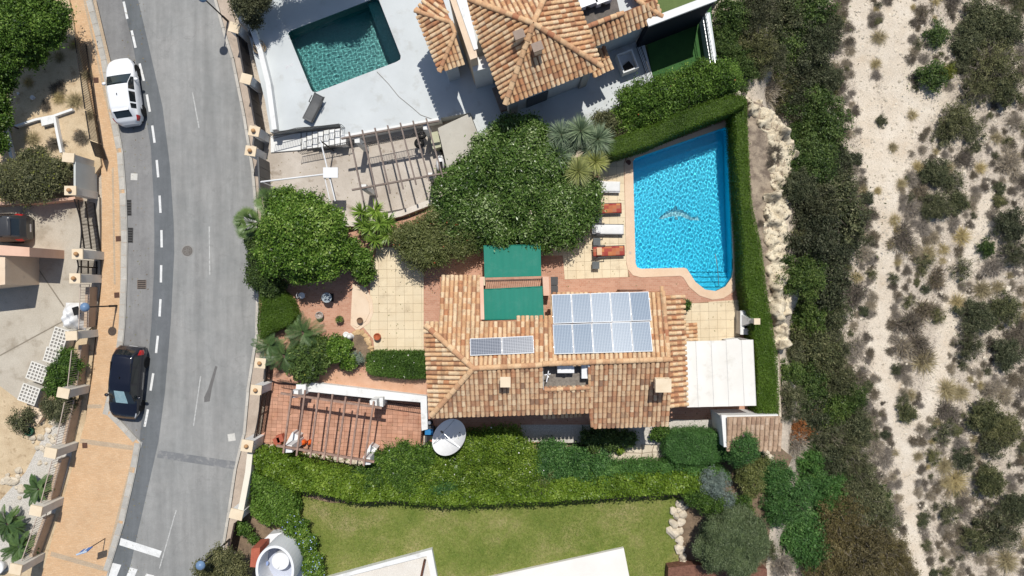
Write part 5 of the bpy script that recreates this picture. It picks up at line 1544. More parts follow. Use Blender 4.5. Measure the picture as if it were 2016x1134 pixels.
railing('stair_railing', None, W(585, 298, 1.2).to_2d(), W(690, 278, 1.2).to_2d(), 0.16, 1.1, 30, IRON, label='black railing between stairs and concrete driveway', cat='railing')
railing('stair_railing', None, W(712, 283, 2.0).to_2d(), W(835, 258, 2.0).to_2d(), D, D + .95, 36, IRON, label='black railing on the deck edge behind the grey pergola', cat='railing')
MB().wall(W2([(680, 268), (868, 234)], 1.0), 0.16, 0.0, 1.06).build('retaining_wall', WHITE, None, label='white retaining wall under the grey pool deck', cat='wall')
# overhead pipe frame with white board
pf = thing('pipe_frame', 'white overhead pipe frame carrying a square white board over the driveway', 'frame', tuple(W(515, 358, 0.05)))
zz = 3.0
a = W(514, 358, zz); bb = W(640, 343, zz)
MB().tube((a.x, a.y, 0.05), a, 0.045, 8).build('mast', PLASTIC_W, pf); MB().tube(a, bb, 0.05, 8).build('cross_pipe', PLASTIC_W, pf)
c = W(631, 277, zz); MB().tube((c.x, c.y, 0.05), c, 0.04, 8).build('mast', IRON, pf)
MB().tube(c, W(660, 396, zz), 0.04, 8).build('cross_pipe', PLASTIC_W, pf); 
MB().tube(W(637, 340, zz), W(650, 398, zz), 0.03, 8).build('cross_pipe', PLASTIC_W, pf)
MB().box(W(651, 340, zz + .12), (0.86, 0.6, 0.1), 0.0).build('board', PLASTIC_W, pf)
# tyres, drums and scooter at the pergola end
def torus_tyre(c, R, r, M=None, n=18, m=8):
    vs = []; fs = []
    for i in range(n):
        for j in range(m):
            a, b = 2 * math.pi * i / n, 2 * math.pi * j / m
            p = Vector(((R + r * math.cos(b)) * math.cos(a), (R + r * math.cos(b)) * math.sin(a), r * math.sin(b)))
            if M is not None: p = M @ p
            vs.append(p + Vector(c))
    for i in range(n):
        for j in range(m):
            fs.append((i * m + j, ((i + 1) % n) * m + j, ((i + 1) % n) * m + (j + 1) % m, i * m + (j + 1) % m))
    return MB().add(vs, fs)
for (x, y, l) in ((831, 265, 'black tyre stack leaning by the pergola post'), (826, 283, 'black bucket standing below the tyre')):
    p = W(x, y, 0.6)
    if 'tyre' in l: torus_tyre((p.x, p.y, 0.75), 0.22, 0.1).build('tyre', RUBBER, None, smooth=True, label=l, cat='tyre')
    else: MB().lathe((p.x, p.y, 0.05), [(0.2, 0), (0.26, .5), (.22, .5), (.17, .06)], 14).build('bucket', RUBBER, None, smooth=True, label=l, cat='bucket')
p = W(857, 276, 0.9); MB().box((p.x, p.y, 0.5), (0.55, 1.0, 0.9), .25).build('storage_box', surf('pale_green_box', C(205, 205, 175), C(190, 190, 160), 2), None, label='pale green storage cabinet beside the concrete slab', cat='cabinet')
p = W(866, 320, 0.9)
sc_ = thing('motor_scooter', 'white scooter parked at the end of the pergola', 'scooter', (p.x, p.y, 0.05))
MB().lathe((p.x, p.y, 0.45), [(0.05, -.1), (0.25, 0), (0.27, .2), (.18, .38), (.02, .42)], 14, Matrix.Scale(2.0, 3, (0, 1, 0))).build('body', PLASTIC_W, sc_, smooth=True)
MB().box((p.x + .05, p.y - .25, 0.9), (0.26, 0.6, 0.1), .1).build('seat', RUBBER, sc_)
for dy in (-.65, .65):
    torus_tyre((p.x, p.y + dy, 0.28), 0.2, 0.07, Matrix.Rotation(math.pi / 2, 3, 'Y')).build('wheel', RUBBER, sc_, smooth=True)
MB().tube((p.x - .3, p.y + .45, 1.05), (p.x + .3, p.y + .45, 1.05), 0.025, 7).tube((p.x, p.y + .5, .7), (p.x, p.y + .45, 1.05), 0.03, 7).build('handlebar', IRON, sc_)
# deck things: lounger, cable, lids, wicker basket, planter
def put(root, px, py, z, rz):
    p = W(px, py, z); root.location = (p.x, p.y, z); root.rotation_euler.z = rz
    return root
def lbuild(mb, name, mat, parent, smooth=False):
    me = bpy.data.meshes.new(name); me.from_pydata(mb.v, [], mb.f); me.materials.append(mat)
    if smooth: me.shade_smooth()
    me.update(); o = bpy.data.objects.new(name, me); COL.objects.link(o); o.parent = parent; ORIG[o.name] = Vector()
    return o
def pad(L, w, th, z0, bend=0.0, xb=1e9, n=14):
    """soft rounded pad along x from 0 to L, raised by slope bend beyond xb"""
    vs = []; fs = []; m = 10
    for i in range(n + 1):
        x = L * i / n; e = min(1, min(x, L - x) / 0.08 + 0.35)
        zz_ = z0 + (max(0, x - xb) * bend)
        for j in range(m):
            a = 2 * math.pi * j / m
            yy = math.copysign(abs(math.cos(a)) ** 0.35, math.cos(a)) * w / 2 * (0.94 + .06 * e); z_ = math.copysign(abs(math.sin(a)) ** 0.6, math.sin(a)) * th / 2 * e
            vs.append((x, yy, zz_ + z_))
    for i in range(n):
        for j in range(m):
            fs.append((i * m + j, (i + 1) * m + j, (i + 1) * m + (j + 1) % m, i * m + (j + 1) % m))
    fs.append(tuple(range(m))[::-1]); fs.append(tuple(range(n * m, n * m + m)))
    return MB().add(vs, fs)
def lounger(label, padm, pillow=None, framem=DARKGREY, L=1.85, w=0.62, group=None, towel=None, backb=0.25):
    t = bpy.data.objects.new('sun_lounger', None); COL.objects.link(t); ORIG[t.name] = Vector(); tag(t, label, 'sun lounger', group)
    fr = MB()
    for s in (-1, 1): fr.beam((0, s * w / 2, .3), (L * .68, s * w / 2, .3), .06, .06).beam((L * .68, s * w / 2, .3), (L, s * w / 2, .3 + backb * L * .32), .06, .06)
    for x in (0.02, L * .34, L * .66): fr.beam((x, -w / 2, .3), (x, w / 2, .3), .05, .05)
    lbuild(fr, 'frame', framem, t)
    for x in (.15, L * .7):
        for s in (-1, 1): lbuild(MB().box((x, s * w / 2 * .92, .14), (.05, .05, .28)), 'leg', framem, t)
    lbuild(pad(L * .98, w * .96, .1, .36, backb, L * .66), 'cushion', padm, t, True)
    if pillow: 
        o = lbuild(pad(.32, w * .8, .1, .47 + backb * L * .27, backb, 0), 'pillow', pillow, t, True); o.location.x = L * .72
    for s in (-1, 1):
        lbuild(MB().beam((L * .6, s * (w / 2 + .05), .52), (L * .85, s * (w / 2 + .05), .55), .05, .03).beam((L * .62, s * (w / 2 + .05), .3), (L * .62, s * (w / 2 + .05), .52), .04, .04), 'armrest', framem, t)
    return t
GREYL = surf('grey_lounger', C(110, 110, 110), C(95, 96, 96), 2, rough=.6)
put(lounger('dark grey plastic lounger alone on the pale pool deck', GREYL, None, DARKGREY, 1.75), 608, 240, D, math.radians(63)) 
# red check cushions
rm, nt, b = newmat('red_check')
tc = nt.nodes.new('ShaderNodeTexCoord')
mp = N(nt, 'ShaderNodeMapping'); mp.inputs['Scale'].default_value = (4.2, 4.8, 0.0); mp.inputs['Location'].default_value = (0.13, 0.37, 0.25); nt.links.new(tc.outputs['Object'], mp.inputs[0])
ck = N(nt, 'ShaderNodeTexVoronoi', Scale=1.0, Randomness=0.0, _distance='CHEBYCHEV'); nt.links.new(mp.outputs[0], ck.inputs['Vector'])
cl = ramp(nt, ck.outputs['Color'], [(0.0, (0.26, 0.03, 0.025, 1)), (0.45, (0.33, 0.06, 0.04, 1)), (0.6, (0.5, 0.2, 0.07, 1)), (0.78, (0.22, 0.02, 0.025, 1)), (1, (0.5, 0.25, 0.12, 1))])
nt.links.new(cl, b.inputs['Base Color']); b.inputs['Roughness'].default_value = .85
WPAD = surf('white_pad', C(246, 246, 244), C(236, 236, 234), 3, finek=.03)
PEACH = surf('peach_pillow', C(236, 200, 165), C(228, 188, 150), 3)
gl = 'sun loungers beside the blue pool'
put(lounger('white sun lounger standing in the bush shade closest to the palm cluster', WPAD, None, PLASTIC_W), 1219, 370, T, math.pi - 0.02)
put(lounger('red checked sun lounger partly under the big bush', rm, None, DARKGREY), 1222, 411, T, math.pi + 0.03)
put(lounger('white padded sun lounger on a dark frame between two checked ones', WPAD, WPAD, DARKGREY, 2.0), 1226, 453, T, math.pi - 0.01)
put(lounger('red checked sun lounger with a peach pillow nearest the house', rm, PEACH, DARKGREY, 2.0), 1228, 494, T, math.pi + .04)
def side_table(label, px, py):
    p = W(px, py, T + .4)
    t = thing('side_table', label, 'side table', (p.x, p.y, T))
    MB().box((p.x, p.y, T + .41), (.44, .46, .05)).build('table_top', surf('grey_table', C(112, 116, 116), C(100, 104, 104), 3), t)
    for a in (-.17, .17):
        for b_ in (-.17, .17): MB().box((p.x + a, p.y + b_, T + .2), (.05, .05, .38)).build('leg', DARKGREY, t)
side_table('dark side table between the bush and the white padded lounger', 1178, 434)
side_table('grey side table between the white and the checked lounger', 1175, 476)
side_table('grey side table on the house side of the checked lounger', 1173, 522)
for x, y in ((566, 132), (575, 128)):
    MB().tube(W(x, y, D), W(x, y, D + .02), 0.1, 14).build('deck_lid', PLASTIC_W, None, label='small round white lid on the pale pool deck', cat='lid', group='round lids on the pool deck')
MB().pipe([W(x, y, D + .02) for x, y in ((742, 141), (765, 165), (785, 190), (812, 212), (828, 226), (850, 234), (866, 238))], 0.018, 6).build('pool_hose', surf('grey_hose', C(170, 165, 158)), None, label='thin grey hose trailing from the teal pool', cat='hose')
bk = thing('wicker_pouf', 'round wicker chair on the deck beside the dark panel fence', 'chair', tuple(W(509, 96, D)))
WICK = surf('wicker', C(180, 160, 130), C(150, 130, 105), 6, finek=.3)
for k in range(9):
    a = k * .7; p = W(509, 92, D + .4)
    torus_tyre((p.x + .12 * math.cos(a), p.y + .14 * math.sin(a), D + .2 + .06 * (k % 4)), .26 + .02 * (k % 3), .022, Matrix.Rotation(.5 * math.sin(a * 2), 3, 'X') @ Matrix.Rotation(.4 * math.cos(a * 3), 3, 'Y'), 16, 5).build('hoop', WICK, bk, smooth=True)
MB().lathe(W(500, 70, D)[:], [(.2, 0), (.26, .35), (.2, .35), (.18, .1)], 12).build('planter_pot', surf('grey_pot', C(150, 145, 140)), None, smooth=True, label='grey planter pot in the fence corner of the pool deck', cat='pot')
tub = thing('stone_trough', 'white square trough with dark contents on the grey deck', 'trough', tuple(W(1237, 120, D)))
p = W(1236, 120, D + .8); 
MB().prism([Vector((p.x, p.y)) + Matrix.Rotation(.36, 2) @ Vector(v) for v in ((-.5, -.6), (.5, -.6), (.5, .6), (-.5, .6))], D, D + .8, holes=[[Vector((p.x, p.y)) + Matrix.Rotation(.36, 2) @ Vector(v) for v in ((-.42, -.52), (.42, -.52), (.42, .52), (-.42, .52))]]).build('basin', WHITE, tub)
MB().box((p.x, p.y, D + .35), (.84, 1.04, .06), .36).build('basin_floor', DECK, tub); MB().box((p.x + .05, p.y - .25, D + .48), (.5, .45, .2), .7).build('dark_sack', RUBBER, tub)
# benches under the neighbouring eave
MB().box(W(985, 195, D + .4), (.5, 1.5, .4), .36).build('bench', WOOD, None, label='dark slatted bench under the neighbouring eave', cat='bench')

# ------------------------------------------------------------------ street lamps, sign
def lamp(label, base, zt, headr=0.27, mat=IRON, tip=None):
    p = W(*base, 0.1)
    t = thing('street_lamp', label, 'street lamp', tuple(p))
    MB().tube((p.x, p.y, 0.1), (p.x, p.y, .9), .07, 10).tube((p.x, p.y, .9), (p.x, p.y, zt), .045, 9, .04).build('pole', mat, t)
    MB().lathe((p.x, p.y, zt - .12), [(.05, 0), (headr, .1), (headr, .16), (headr * .7, .3), (.05, .36)], 20).build('lamp_head', LAMPBLUE, t, smooth=True)
    return t
lamp('black street lamp with blue dome by the pale railing wall', (230, 602), 3.3)
lamp('black street lamp with blue dome leaning over the street bush', (452, 1062), 4.1)
lamp('black street lamp beside the white wall end', (449, 42), 3.6)
sg = thing('road_sign', 'blue and white pedestrian crossing sign on a thin pole', 'sign', tuple(W(207, 1060, .12)))
p = W(207, 1060, .12)
MB().tube((p.x, p.y, .12), (p.x, p.y, 2.3), .03, 8).build('pole', surf('brown_pole', C(110, 85, 70)), sg)
M_ = Matrix.Rotation(math.radians(18), 3, 'Z') @ Matrix.Rotation(math.radians(8), 3, 'X')
MB().box((p.x, p.y + .0, 2.15), (.62, .05, .62), M=M_).build('plate', surf('sign_blue', (0.02, 0.16, 0.5, 1), rough=.4), sg)
MB().box((p.x, p.y + .03, 2.15), (.1, .03, .6), M=M_).build('plate_edge', PLASTIC_W, sg)
tri = [(-.22, -.2), (.22, -.2), (0, .22)]
mb = MB().prism(tri, .03, .036); Mt = M_ @ Matrix.Rotation(math.pi / 2, 3, 'X')
mb.v = [tuple(Mt @ Vector(v) + Vector((p.x, p.y, 2.15))) for v in mb.v]; mb.build('sign_triangle', PLASTIC_W, sg)
q_ = MB().box((p.x, p.y, 2.475), (.66, .09, .03), M=M_).build('top_edge', surf('sign_edge', C(205, 222, 240)), sg)
# covers in the road and sidewalk
def cover(label, px, py, w, d, rz, mat, z=0.008, name='drain_cover', cat='drain cover', slots=0, group=None):
    p = W(px, py, z); t = thing(name, label, cat, (p.x, p.y, z - .004), group)
    MB().box((p.x, p.y, z), (w, d, .01), rz).build('plate', mat, t)
    for i in range(slots):
        o = Matrix.Rotation(rz, 2) @ Vector((0, (i + .5) / slots * d - d / 2))
        MB().box((p.x + o.x, p.y + o.y, z + .006), (w * .85, d / slots * .45, .006), rz).build('slot', RUBBER, t)
GRATE = surf('grate_iron', C(88, 87, 86), C(72, 71, 70), 4)
cover('dark kerb drain grate next to the black double gate', 251, 409, .5, 1.0, 0.02, GRATE, .012, slots=6)
cover('dark kerb drain grate below the ball pillar of the black gate', 253, 463, .58, .95, -.02, GRATE, .012, slots=6)
cover('square iron cover in the worn lay-by', 279, 560, .58, .58, 0, surf('iron_cover', C(135, 122, 112), C(118, 106, 98), 5), .012, slots=5)
cover('white square utility cover in front of the grate', 264, 348, .42, .42, -.05, surf('pale_cover', C(225, 222, 214)), .012, 'utility_cover', 'cover')
cover('white square utility cover near the road edge wall', 456, 861, .46, .46, .15, surf('pale_cover', C(225, 222, 214)), .006, 'utility_cover', 'cover')
for x, y, l in ((189, 158, 'beside the white car'), (233, 470, 'by the ball pillar'), (230, 581, 'above the lamp'), (167, 877, 'on the wide sidewalk')):
    cover('small brown sidewalk inspection cover ' + l, x, y, .32, .34, .05, surf('rust_cover', C(105, 74, 60), C(90, 64, 52), 4), .128, 'inspection_cover', 'cover')
cover('small pale cover beside the dark palm', 485, 465, .4, .5, 0, surf('pale_cover', C(225, 222, 214)), .11, 'utility_cover', 'cover')
cover('thin brown slab on the sidewalk beside the solid white wall', 203, 307, .12, .5, .08, surf('red_cover', C(205, 140, 100)), .128, 'inspection_cover', 'cover')
mh = thing('manhole_cover', 'round iron manhole cover in the middle of the road', 'manhole', tuple(W(369, 494, 0.0)))
p = W(369, 494, .004)
MB().tube((p.x, p.y, 0), (p.x, p.y, .008), .40, 24).build('ring', surf('mh_ring', C(160, 158, 154)), mh); MB().tube((p.x, p.y, 0), (p.x, p.y, .012), .32, 24).build('lid', surf('mh_lid', C(118, 112, 106)), mh)
torus_tyre((p.x, p.y, .012), .24, .015).build('rib_ring', surf('mh_rib', C(150, 146, 140)), mh)
for k in range(6): MB().box((p.x + .12 * math.cos(k), p.y + .12 * math.sin(k), .014), (.16, .03, .01), k).build('rib', surf('mh_rib', C(150, 146, 140)), mh)

# ------------------------------------------------------------------ cars
def paint(name, c, rough=.3):
    m, nt, b = newmat(name)
    b.inputs['Base Color'].default_value = c; b.inputs['Roughness'].default_value = rough; b.inputs['Coat Weight'].default_value = .8; b.inputs['Coat Roughness'].default_value = .05
    return m
CGLASS = paint('car_glass', (0.012, 0.016, 0.018, 1), .08)
HEADL = paint('headlight_lens', (.55, .57, .6, 1), .1); TAILL = paint('tail_lens', (.4, .02, .02, 1), .15)
SHADE = surf('sunshade', C(175, 205, 210), C(150, 185, 195), 6, rough=.35)
def car(label, mat, spec, screen=None):
    t = bpy.data.objects.new('parked_car', None); COL.objects.link(t); ORIG[t.name] = Vector(); tag(t, label, 'car')
    L = spec['L']; n = 96
    xs = np.linspace(0, L, n)
    def tab(k):
        a = np.array(spec[k]); y = np.interp(xs, a[:, 0], a[:, 1])
        ker = np.array([1, 3, 5, 3, 1]) / 13.0
        for _ in range(2):
            yp = np.pad(y, 2, mode='edge'); y = np.convolve(yp, ker, 'valid')
        return y
    w, zr_, zs, wf = tab('w'), tab('zr'), tab('zs'), tab('wf')
    S = [0, .5, 1, 1.4, 2, 2.12, 2.25, 2.5, 2.75, 2.88, 3, 3.2, 3.5, 3.75, 4]
    prof = np.zeros((n, len(S), 2))
    for i in range(n):
        cp = [(w[i] * .90, .2), (w[i] * .995, .5 if zs[i] > .6 else zs[i] * .7), (w[i] * .97, zs[i]), (w[i] * wf[i], zr_[i] - .045), (0, zr_[i])]
        for j, s in enumerate(S):
            k = min(3, int(s)); f = s - k
            y = cp[k][0] * (1 - f) + cp[k + 1][0] * f; z = cp[k][1] * (1 - f) + cp[k + 1][1] * f
            if k == 3: z = cp[3][1] + (cp[4][1] - cp[3][1]) * math.sin(f * math.pi / 2); 
            prof[i, j] = (y, z)
    parts = {}
    def region(x, s):
        g = spec
        if g['ws'][0] < x < g['ws'][1] and s > 3.05: return 'windscreen'
        if g['rw'][0] < x < g['rw'][1] and s > 3.15: return 'rear_window'
        if g['sw'][0] < x < g['sw'][1] and 2.12 < s < 2.9:
            if any(abs(x - p) < .05 for p in g['pillars']): return 'body'
            return 'side_window'
        if .10 < x < .42 and 1.75 < s < 2.5: return 'headlight'
        if L - .45 < x < L - .12 and 1.6 < s < 2.5: return 'tail_light'
        return 'body'
    for side in (-1, 1):
        for i in range(n - 1):
            for j in range(len(S) - 1):
                r = region((xs[i] + xs[i + 1]) / 2, (S[j] + S[j + 1]) / 2)
                key = (r, side if r in ('side_window', 'headlight', 'tail_light') else 0)
                d = parts.setdefault(key, ({}, [], []))
                q = []
                for (a, b) in ((i, j), (i + 1, j), (i + 1, j + 1), (i, j + 1)):
                    kk = (a, b, side if S[b] < 4 else 0)
                    if kk not in d[0]:
                        d[0][kk] = len(d[1]); d[1].append((xs[a], side * prof[a, b, 0], prof[a, b, 1] - (0.006 if r in ('windscreen', 'side_window', 'rear_window') else 0)))
                    q.append(d[0][kk])
                d[2].append(tuple(q if side < 0 else q[::-1]))
    mats = {'body': mat, 'windscreen': CGLASS, 'rear_window': CGLASS, 'side_window': CGLASS, 'headlight': HEADL, 'tail_light': TAILL}
    body = None
    for key, (_, v, f) in sorted(parts.items(), key=lambda kv: kv[0][0] != 'body'):
        if key[0] == 'body':
            for e, rev in ((0, True), (n - 1, False)):    # close nose and tail
                ring_ = [(xs[e], sd * prof[e, j, 0], prof[e, j, 1]) for sd, js in ((-1, range(len(S))), (1, range(len(S) - 2, -1, -1))) for j in js]
                k0 = len(v); v += ring_; f.append(tuple(range(k0, k0 + len(ring_)))[::-1 if rev else 1])
        o = lbuild(MB().add(v, f), key[0], mats[key[0]], t, True)
    if screen: 
        o = [c for c in t.children if c.name.startswith('windscreen')][0]
        v = [(x, y * .86, z + .004) for x, y, z in [tuple(q.co) for q in o.data.vertices]]
        lbuild(MB().add(v, [tuple(p.vertices) for p in o.data.polygons]), 'sunshade', screen, t, True)
    for x in spec['wheels']:
        for sd in (-1, 1):
            yw = sd * (np.interp(x, xs, w) - .1)
            o = lbuild(torus_tyre((x, yw, .31), .225, .10, Matrix.Rotation(math.pi / 2, 3, 'X')), 'wheel', RUBBER, t, True)
            r_ = lbuild(MB().tube((x, yw - sd * .05, .31), (x, yw + sd * .075, .31), .2, 16), 'rim', CHROME, t)
            r_.parent = o
            lbuild(MB().tube((x, yw - sd * .12, .33), (x, yw + sd * .098, .33), .36, 20), 'wheel_arch', RUBBER, t)
    xm = spec['ws'][0] + .42
    for sd in (-1, 1):
        y0 = sd * np.interp(xm, xs, w)
        lbuild(MB().lathe((xm, y0 + sd * .1, np.interp(xm, xs, zs) + .06), [(.02, -.07), (.09, -.05), (.11, .02), (.07, .08), (.01, .1)], 10, Matrix.Scale(1.3, 3, (0, 1, 0))), 'mirror', mat, t, True)
    lbuild(MB().beam((L * .58, -.02, spec['zr'][6][1] + .02), (L * .58 + .12, -.02, spec['zr'][6][1] + .05), .03, .04), 'aerial', RUBBER, t)
    if spec.get('spoiler'):
        x = spec['rw'][0] - .03; lbuild(MB().box((x, 0, np.interp(x, xs, zr_) + .005), (.16, np.interp(x, xs, w) * 1.15, .03)), 'spoiler', mat, t)
    if spec.get('rails'):
        for sd in (-1, 1):
            a = L * .38; b = L * .8
            lbuild(MB().beam((a, sd * np.interp(a, xs, w * wf) * .96, np.interp(a, xs, zr_) + .0), (b, sd * np.interp(b, xs, w * wf) * .96, np.interp(b, xs, zr_) + .0), .04, .04), 'roof_rail', RUBBER, t)
    lbuild(MB().box((L * .5, 0, .27), (L * .93, np.max(w) * 1.5, .2)), 'underbody', RUBBER, t)
    for x, nm_ in ((0.05, 'number_plate'), (L - .05, 'number_plate')):
        lbuild(MB().box((x + (-.04 if x < 1 else .04), 0, .42), (.03, .5, .12)), nm_, PLASTIC_W, t)
    return t
HATCH = dict(L=4.15, w=[(0, .42), (.1, .62), (.3, .77), (.7, .86), (1.2, .885), (2.0, .89), (3.2, .88), (3.7, .83), (3.98, .72), (4.15, .46)],
             zr=[(0, .56), (.06, .70), (.3, .84), (1.05, 1.0), (1.12, 1.02), (1.8, 1.44), (2.2, 1.52), (3.2, 1.48), (3.45, 1.40), (3.85, 1.02), (4.05, .9), (4.15, .62)],
             zs=[(0, .5), (.08, .64), (.4, .76), (1.1, .92), (3.6, 1.02), (3.95, .9), (4.15, .55)],
             wf=[(0, .82), (.3, .84), (1.05, .88), (1.25, .84), (1.8, .70), (3.1, .68), (3.5, .70), (3.9, .80), (4.15, .8)],
             ws=(1.12, 1.82), rw=(3.42, 3.82), sw=(1.35, 3.35), pillars=(2.25, 3.0), wheels=(.78, 3.3), spoiler=True)
put(car('white hatchback parked in the lay-by beside the brick sidewalk', paint('white_car', (.78, .79, .8, 1), .35), HATCH), 237, 118, 0.0, 0)
MPV = dict(L=4.5, w=[(0, .6), (.1, .74), (.35, .85), (1.0, .9), (2.0, .905), (3.6, .90), (4.2, .86), (4.38, .8), (4.5, .7)],
           zr=[(0, .58), (.06, .74), (.3, .90), (.95, 1.05), (1.02, 1.08), (1.85, 1.58), (2.3, 1.67), (3.5, 1.66), (4.0, 1.60), (4.35, 1.1), (4.45, .95), (4.5, .7)],
           zs=[(0, .52), (.08, .68), (.4, .82), (1.0, .98), (4.0, 1.06), (4.35, .95), (4.5, .6)],
           wf=[(0, .82), (.3, .84), (.95, .88), (1.2, .85), (1.85, .72), (3.5, .71), (4.1, .72), (4.4, .8), (4.5, .8)],
           ws=(1.02, 1.85), rw=(4.02, 4.32), sw=(1.3, 4.0), pillars=(2.3, 3.3), wheels=(.82, 3.55), spoiler=True, rails=True)
put(car('black people carrier with a silvery windscreen shade in the lay-by', paint('black_car', (.006, .007, .014, 1), .25), MPV, SHADE), 247, 820, 0.0, 0)
put(car('dark grey car backed into the concrete yard', paint('grey_car', (.035, .036, .038, 1), .3), MPV), -75, 448, 0.1, 0)
cs = [o for o in bpy.data.objects if o.name.startswith('parked_car')]
def aim_car(o, front, rear, z):
    a = W(*front, z + .5); b_ = W(*rear, z + .5); d = (b_ - a)
    o.location = (a.x, a.y, z); o.rotation_euler.z = math.atan2(d.y, d.x)
aim_car(cs[0], (238, 117), (256, 240), 0.006); aim_car(cs[1], (247, 823), (262, 680), 0.006); aim_car(cs[2], (-84, 452), (44, 449), 0.1)

# ------------------------------------------------------------------ left side boundary
lw = surf('stone_white_wall', C(236, 232, 222), C(218, 212, 200), 1, finek=.06, stain=(2, C(190, 182, 168), .6, .8))
pillar(134, 310, 2.35, .1, 'pillar at the railing end of the solid white wall', w=.6, d=.45, rz=-.1, mat=lw)
pillar(138, 375, 2.35, .1, 'pillar between the solid white wall and the black gate', w=.6, d=.45, mat=lw, ball=True)
pillar(152, 500, 2.35, .1, 'ball topped pillar between the black gate and the footgate', True, w=.55, d=.5, mat=lw)
pillar(147, 548, 2.35, .1, 'ball topped pillar below the black footgate', True, w=.55, d=.5, mat=lw)
pillar(140, 661, 2.3, .1, 'plain cream capped pillar under the white tarpaulin', w=.6, d=.45, rz=.06, mat=lw)
for (x, y, l) in ((124, 774, 'first cream capped pillar of the stepped wall, beside the shrub bed'), (99, 892, 'cream capped pillar of the stepped wall beside the bare gravel'), (70, 1006, 'cream capped pillar of the stepped wall between the dwarf palms'), (30, 1121, 'last cream capped pillar of the stepped wall')):
    pillar(x, y, 2.2, .1, l, w=.62, d=.5, rz=-.2, mat=lw)
def base_line(pts, z0, z1, th, name, label, mat, cat='wall'):
    return MB().wall([W(x, y, z1).to_2d() for x, y in pts], th, z0, z1).build(name, mat, None, label=label, cat=cat)
base_line([(147, 318), (147, 368)], .1, 2.2, .12, 'solid_wall', 'solid white wall panel between two pillars', surf('greywhite', C(216, 218, 212), C(204, 206, 200), 1, finek=.04))
TANW = surf('tan_wall', C(205, 182, 158), C(188, 165, 142), 1, finek=.08, stain=(2, C(150, 135, 120), .6, .8))
base_line([(172, 565), (168, 645)], .1, 1.0, .22, 'low_wall', 'low tan wall under the pale railing', TANW)
base_line([(158, 680), (147, 762)], .1, .9, .22, 'low_wall', 'low tan wall beside the shrub bed', TANW)
base_line([(143, 790), (124, 878)], .1, .9, .22, 'low_wall', 'low tan wall below the first stepped pillar', TANW)
base_line([(118, 905), (95, 990)], .1, .9, .22, 'low_wall', 'low tan wall beside the bare gravel bed', TANW)
base_line([(88, 1020), (56, 1108)], .1, .9, .22, 'low_wall', 'low tan wall beside the dwarf palms', TANW)
WR = surf('pale_iron', C(214, 196, 180), rough=.5)
for a, b, l in (((158, 560), (155, 648), 'pale metal railing on the low tan wall'), ((141, 690), (133, 762), 'pale wire railing above the shrub bed'), ((127, 792), (109, 876), 'pale wire railing beside the small white stones'), ((102, 908), (80, 990), 'pale wire railing behind the bare gravel'), ((72, 1020), (42, 1105), 'pale wire railing over the dwarf palms')):
    p, q = W(*a, 1.9), W(*b, 1.9)
    railing('wall_railing', None, p.to_2d(), q.to_2d(), .9, 1.9, 16, WR, thick=.02, top=.04, label=l, cat='railing')
bar_gate('black iron double gate of the concrete yard', (146, 392), (158, 488), .1, 2.15, 34, -.35, (.05, .55, .95))
bar_gate('black iron footgate between the ball topped pillars', (152, 512), (152, 538), .1, 2.1, 11, .1, (.05, .55, .95))
for s_ in range(4):
    a = [(139, 70), (149, 140), (160, 215), (170, 275)][s_]; b = [(148, 136), (159, 211), (169, 271), (180, 305)][s_]
    railing('garden_railing', None, W(*a, 1.9).to_2d(), W(*b, 1.9).to_2d(), .3, 1.5, 20, IRON, thick=.03, top=.05, label=['black garden railing behind the dry grass at the hedge end', 'black garden railing beside the parked white car', 'black garden railing with straw tufts growing through', 'short black garden railing meeting the solid white wall'][s_], cat='railing')
# low white walls in the sandy yard
base_line([(25, 250), (70, 235), (105, 228), (142, 215)], .3, .55, .14, 'garden_border', 'low white border wall across the sandy garden', WHITE)
base_line([(106, 228), (112, 262), (120, 300)], .3, .6, .16, 'garden_border', 'low white wall running to the white pillar', WHITE)
base_line([(8, 250), (20, 300), (26, 330)], .3, .6, .2, 'garden_border', 'short white wall beside the clipped garden shrub', WHITE)
MB().prism(W2([(80, 235), (104, 228), (106, 242), (82, 248)], .62), .3, .62).build('white_block', WHITE, None, label='white square block on the low border wall', cat='block')
for (x, y, s, l) in ((65, 192, .16, 'larger pale stone lying on the sandy garden'), (36, 184, .09, 'small pale stone on the sandy garden near the hedge')):
    me = rock_mesh('garden_stone', s, int(x), surf('bright_stone', C(240, 240, 240))); o = link('garden_stone', me); o.location = W(x, y, .35); tag(o, l, 'stone')
# pink house corner with shadow, yard walls
ph = thing('pink_house', 'pink rendered house wall jutting into the concrete yard', 'house', tuple(W(0, 520, .1)))
MB().prism(W2([(-60, 478), (58, 487), (58, 505), (-60, 500)], 3.2), .1, 3.2).build('wall', PINKW, ph)
MB().prism(W2([(-80, 500), (10, 503), (10, 560), (-80, 570)], 3.0), .1, 3.0).build('wall', CREAMW, ph)
MB().wall(W2([(-30, 402), (60, 398), (148, 390)], .9), .18, .1, .9).build('yard_wall', PINKW, None, label='low pink wall between shrub and concrete yard', cat='wall')
MB().box(W(-12, 505, 1.0), (.9, .5, 1.0), .2).build('blue_bin', surf('pale_blue', C(190, 210, 225)), None, label='pale blue bin at the pink wall', cat='bin')
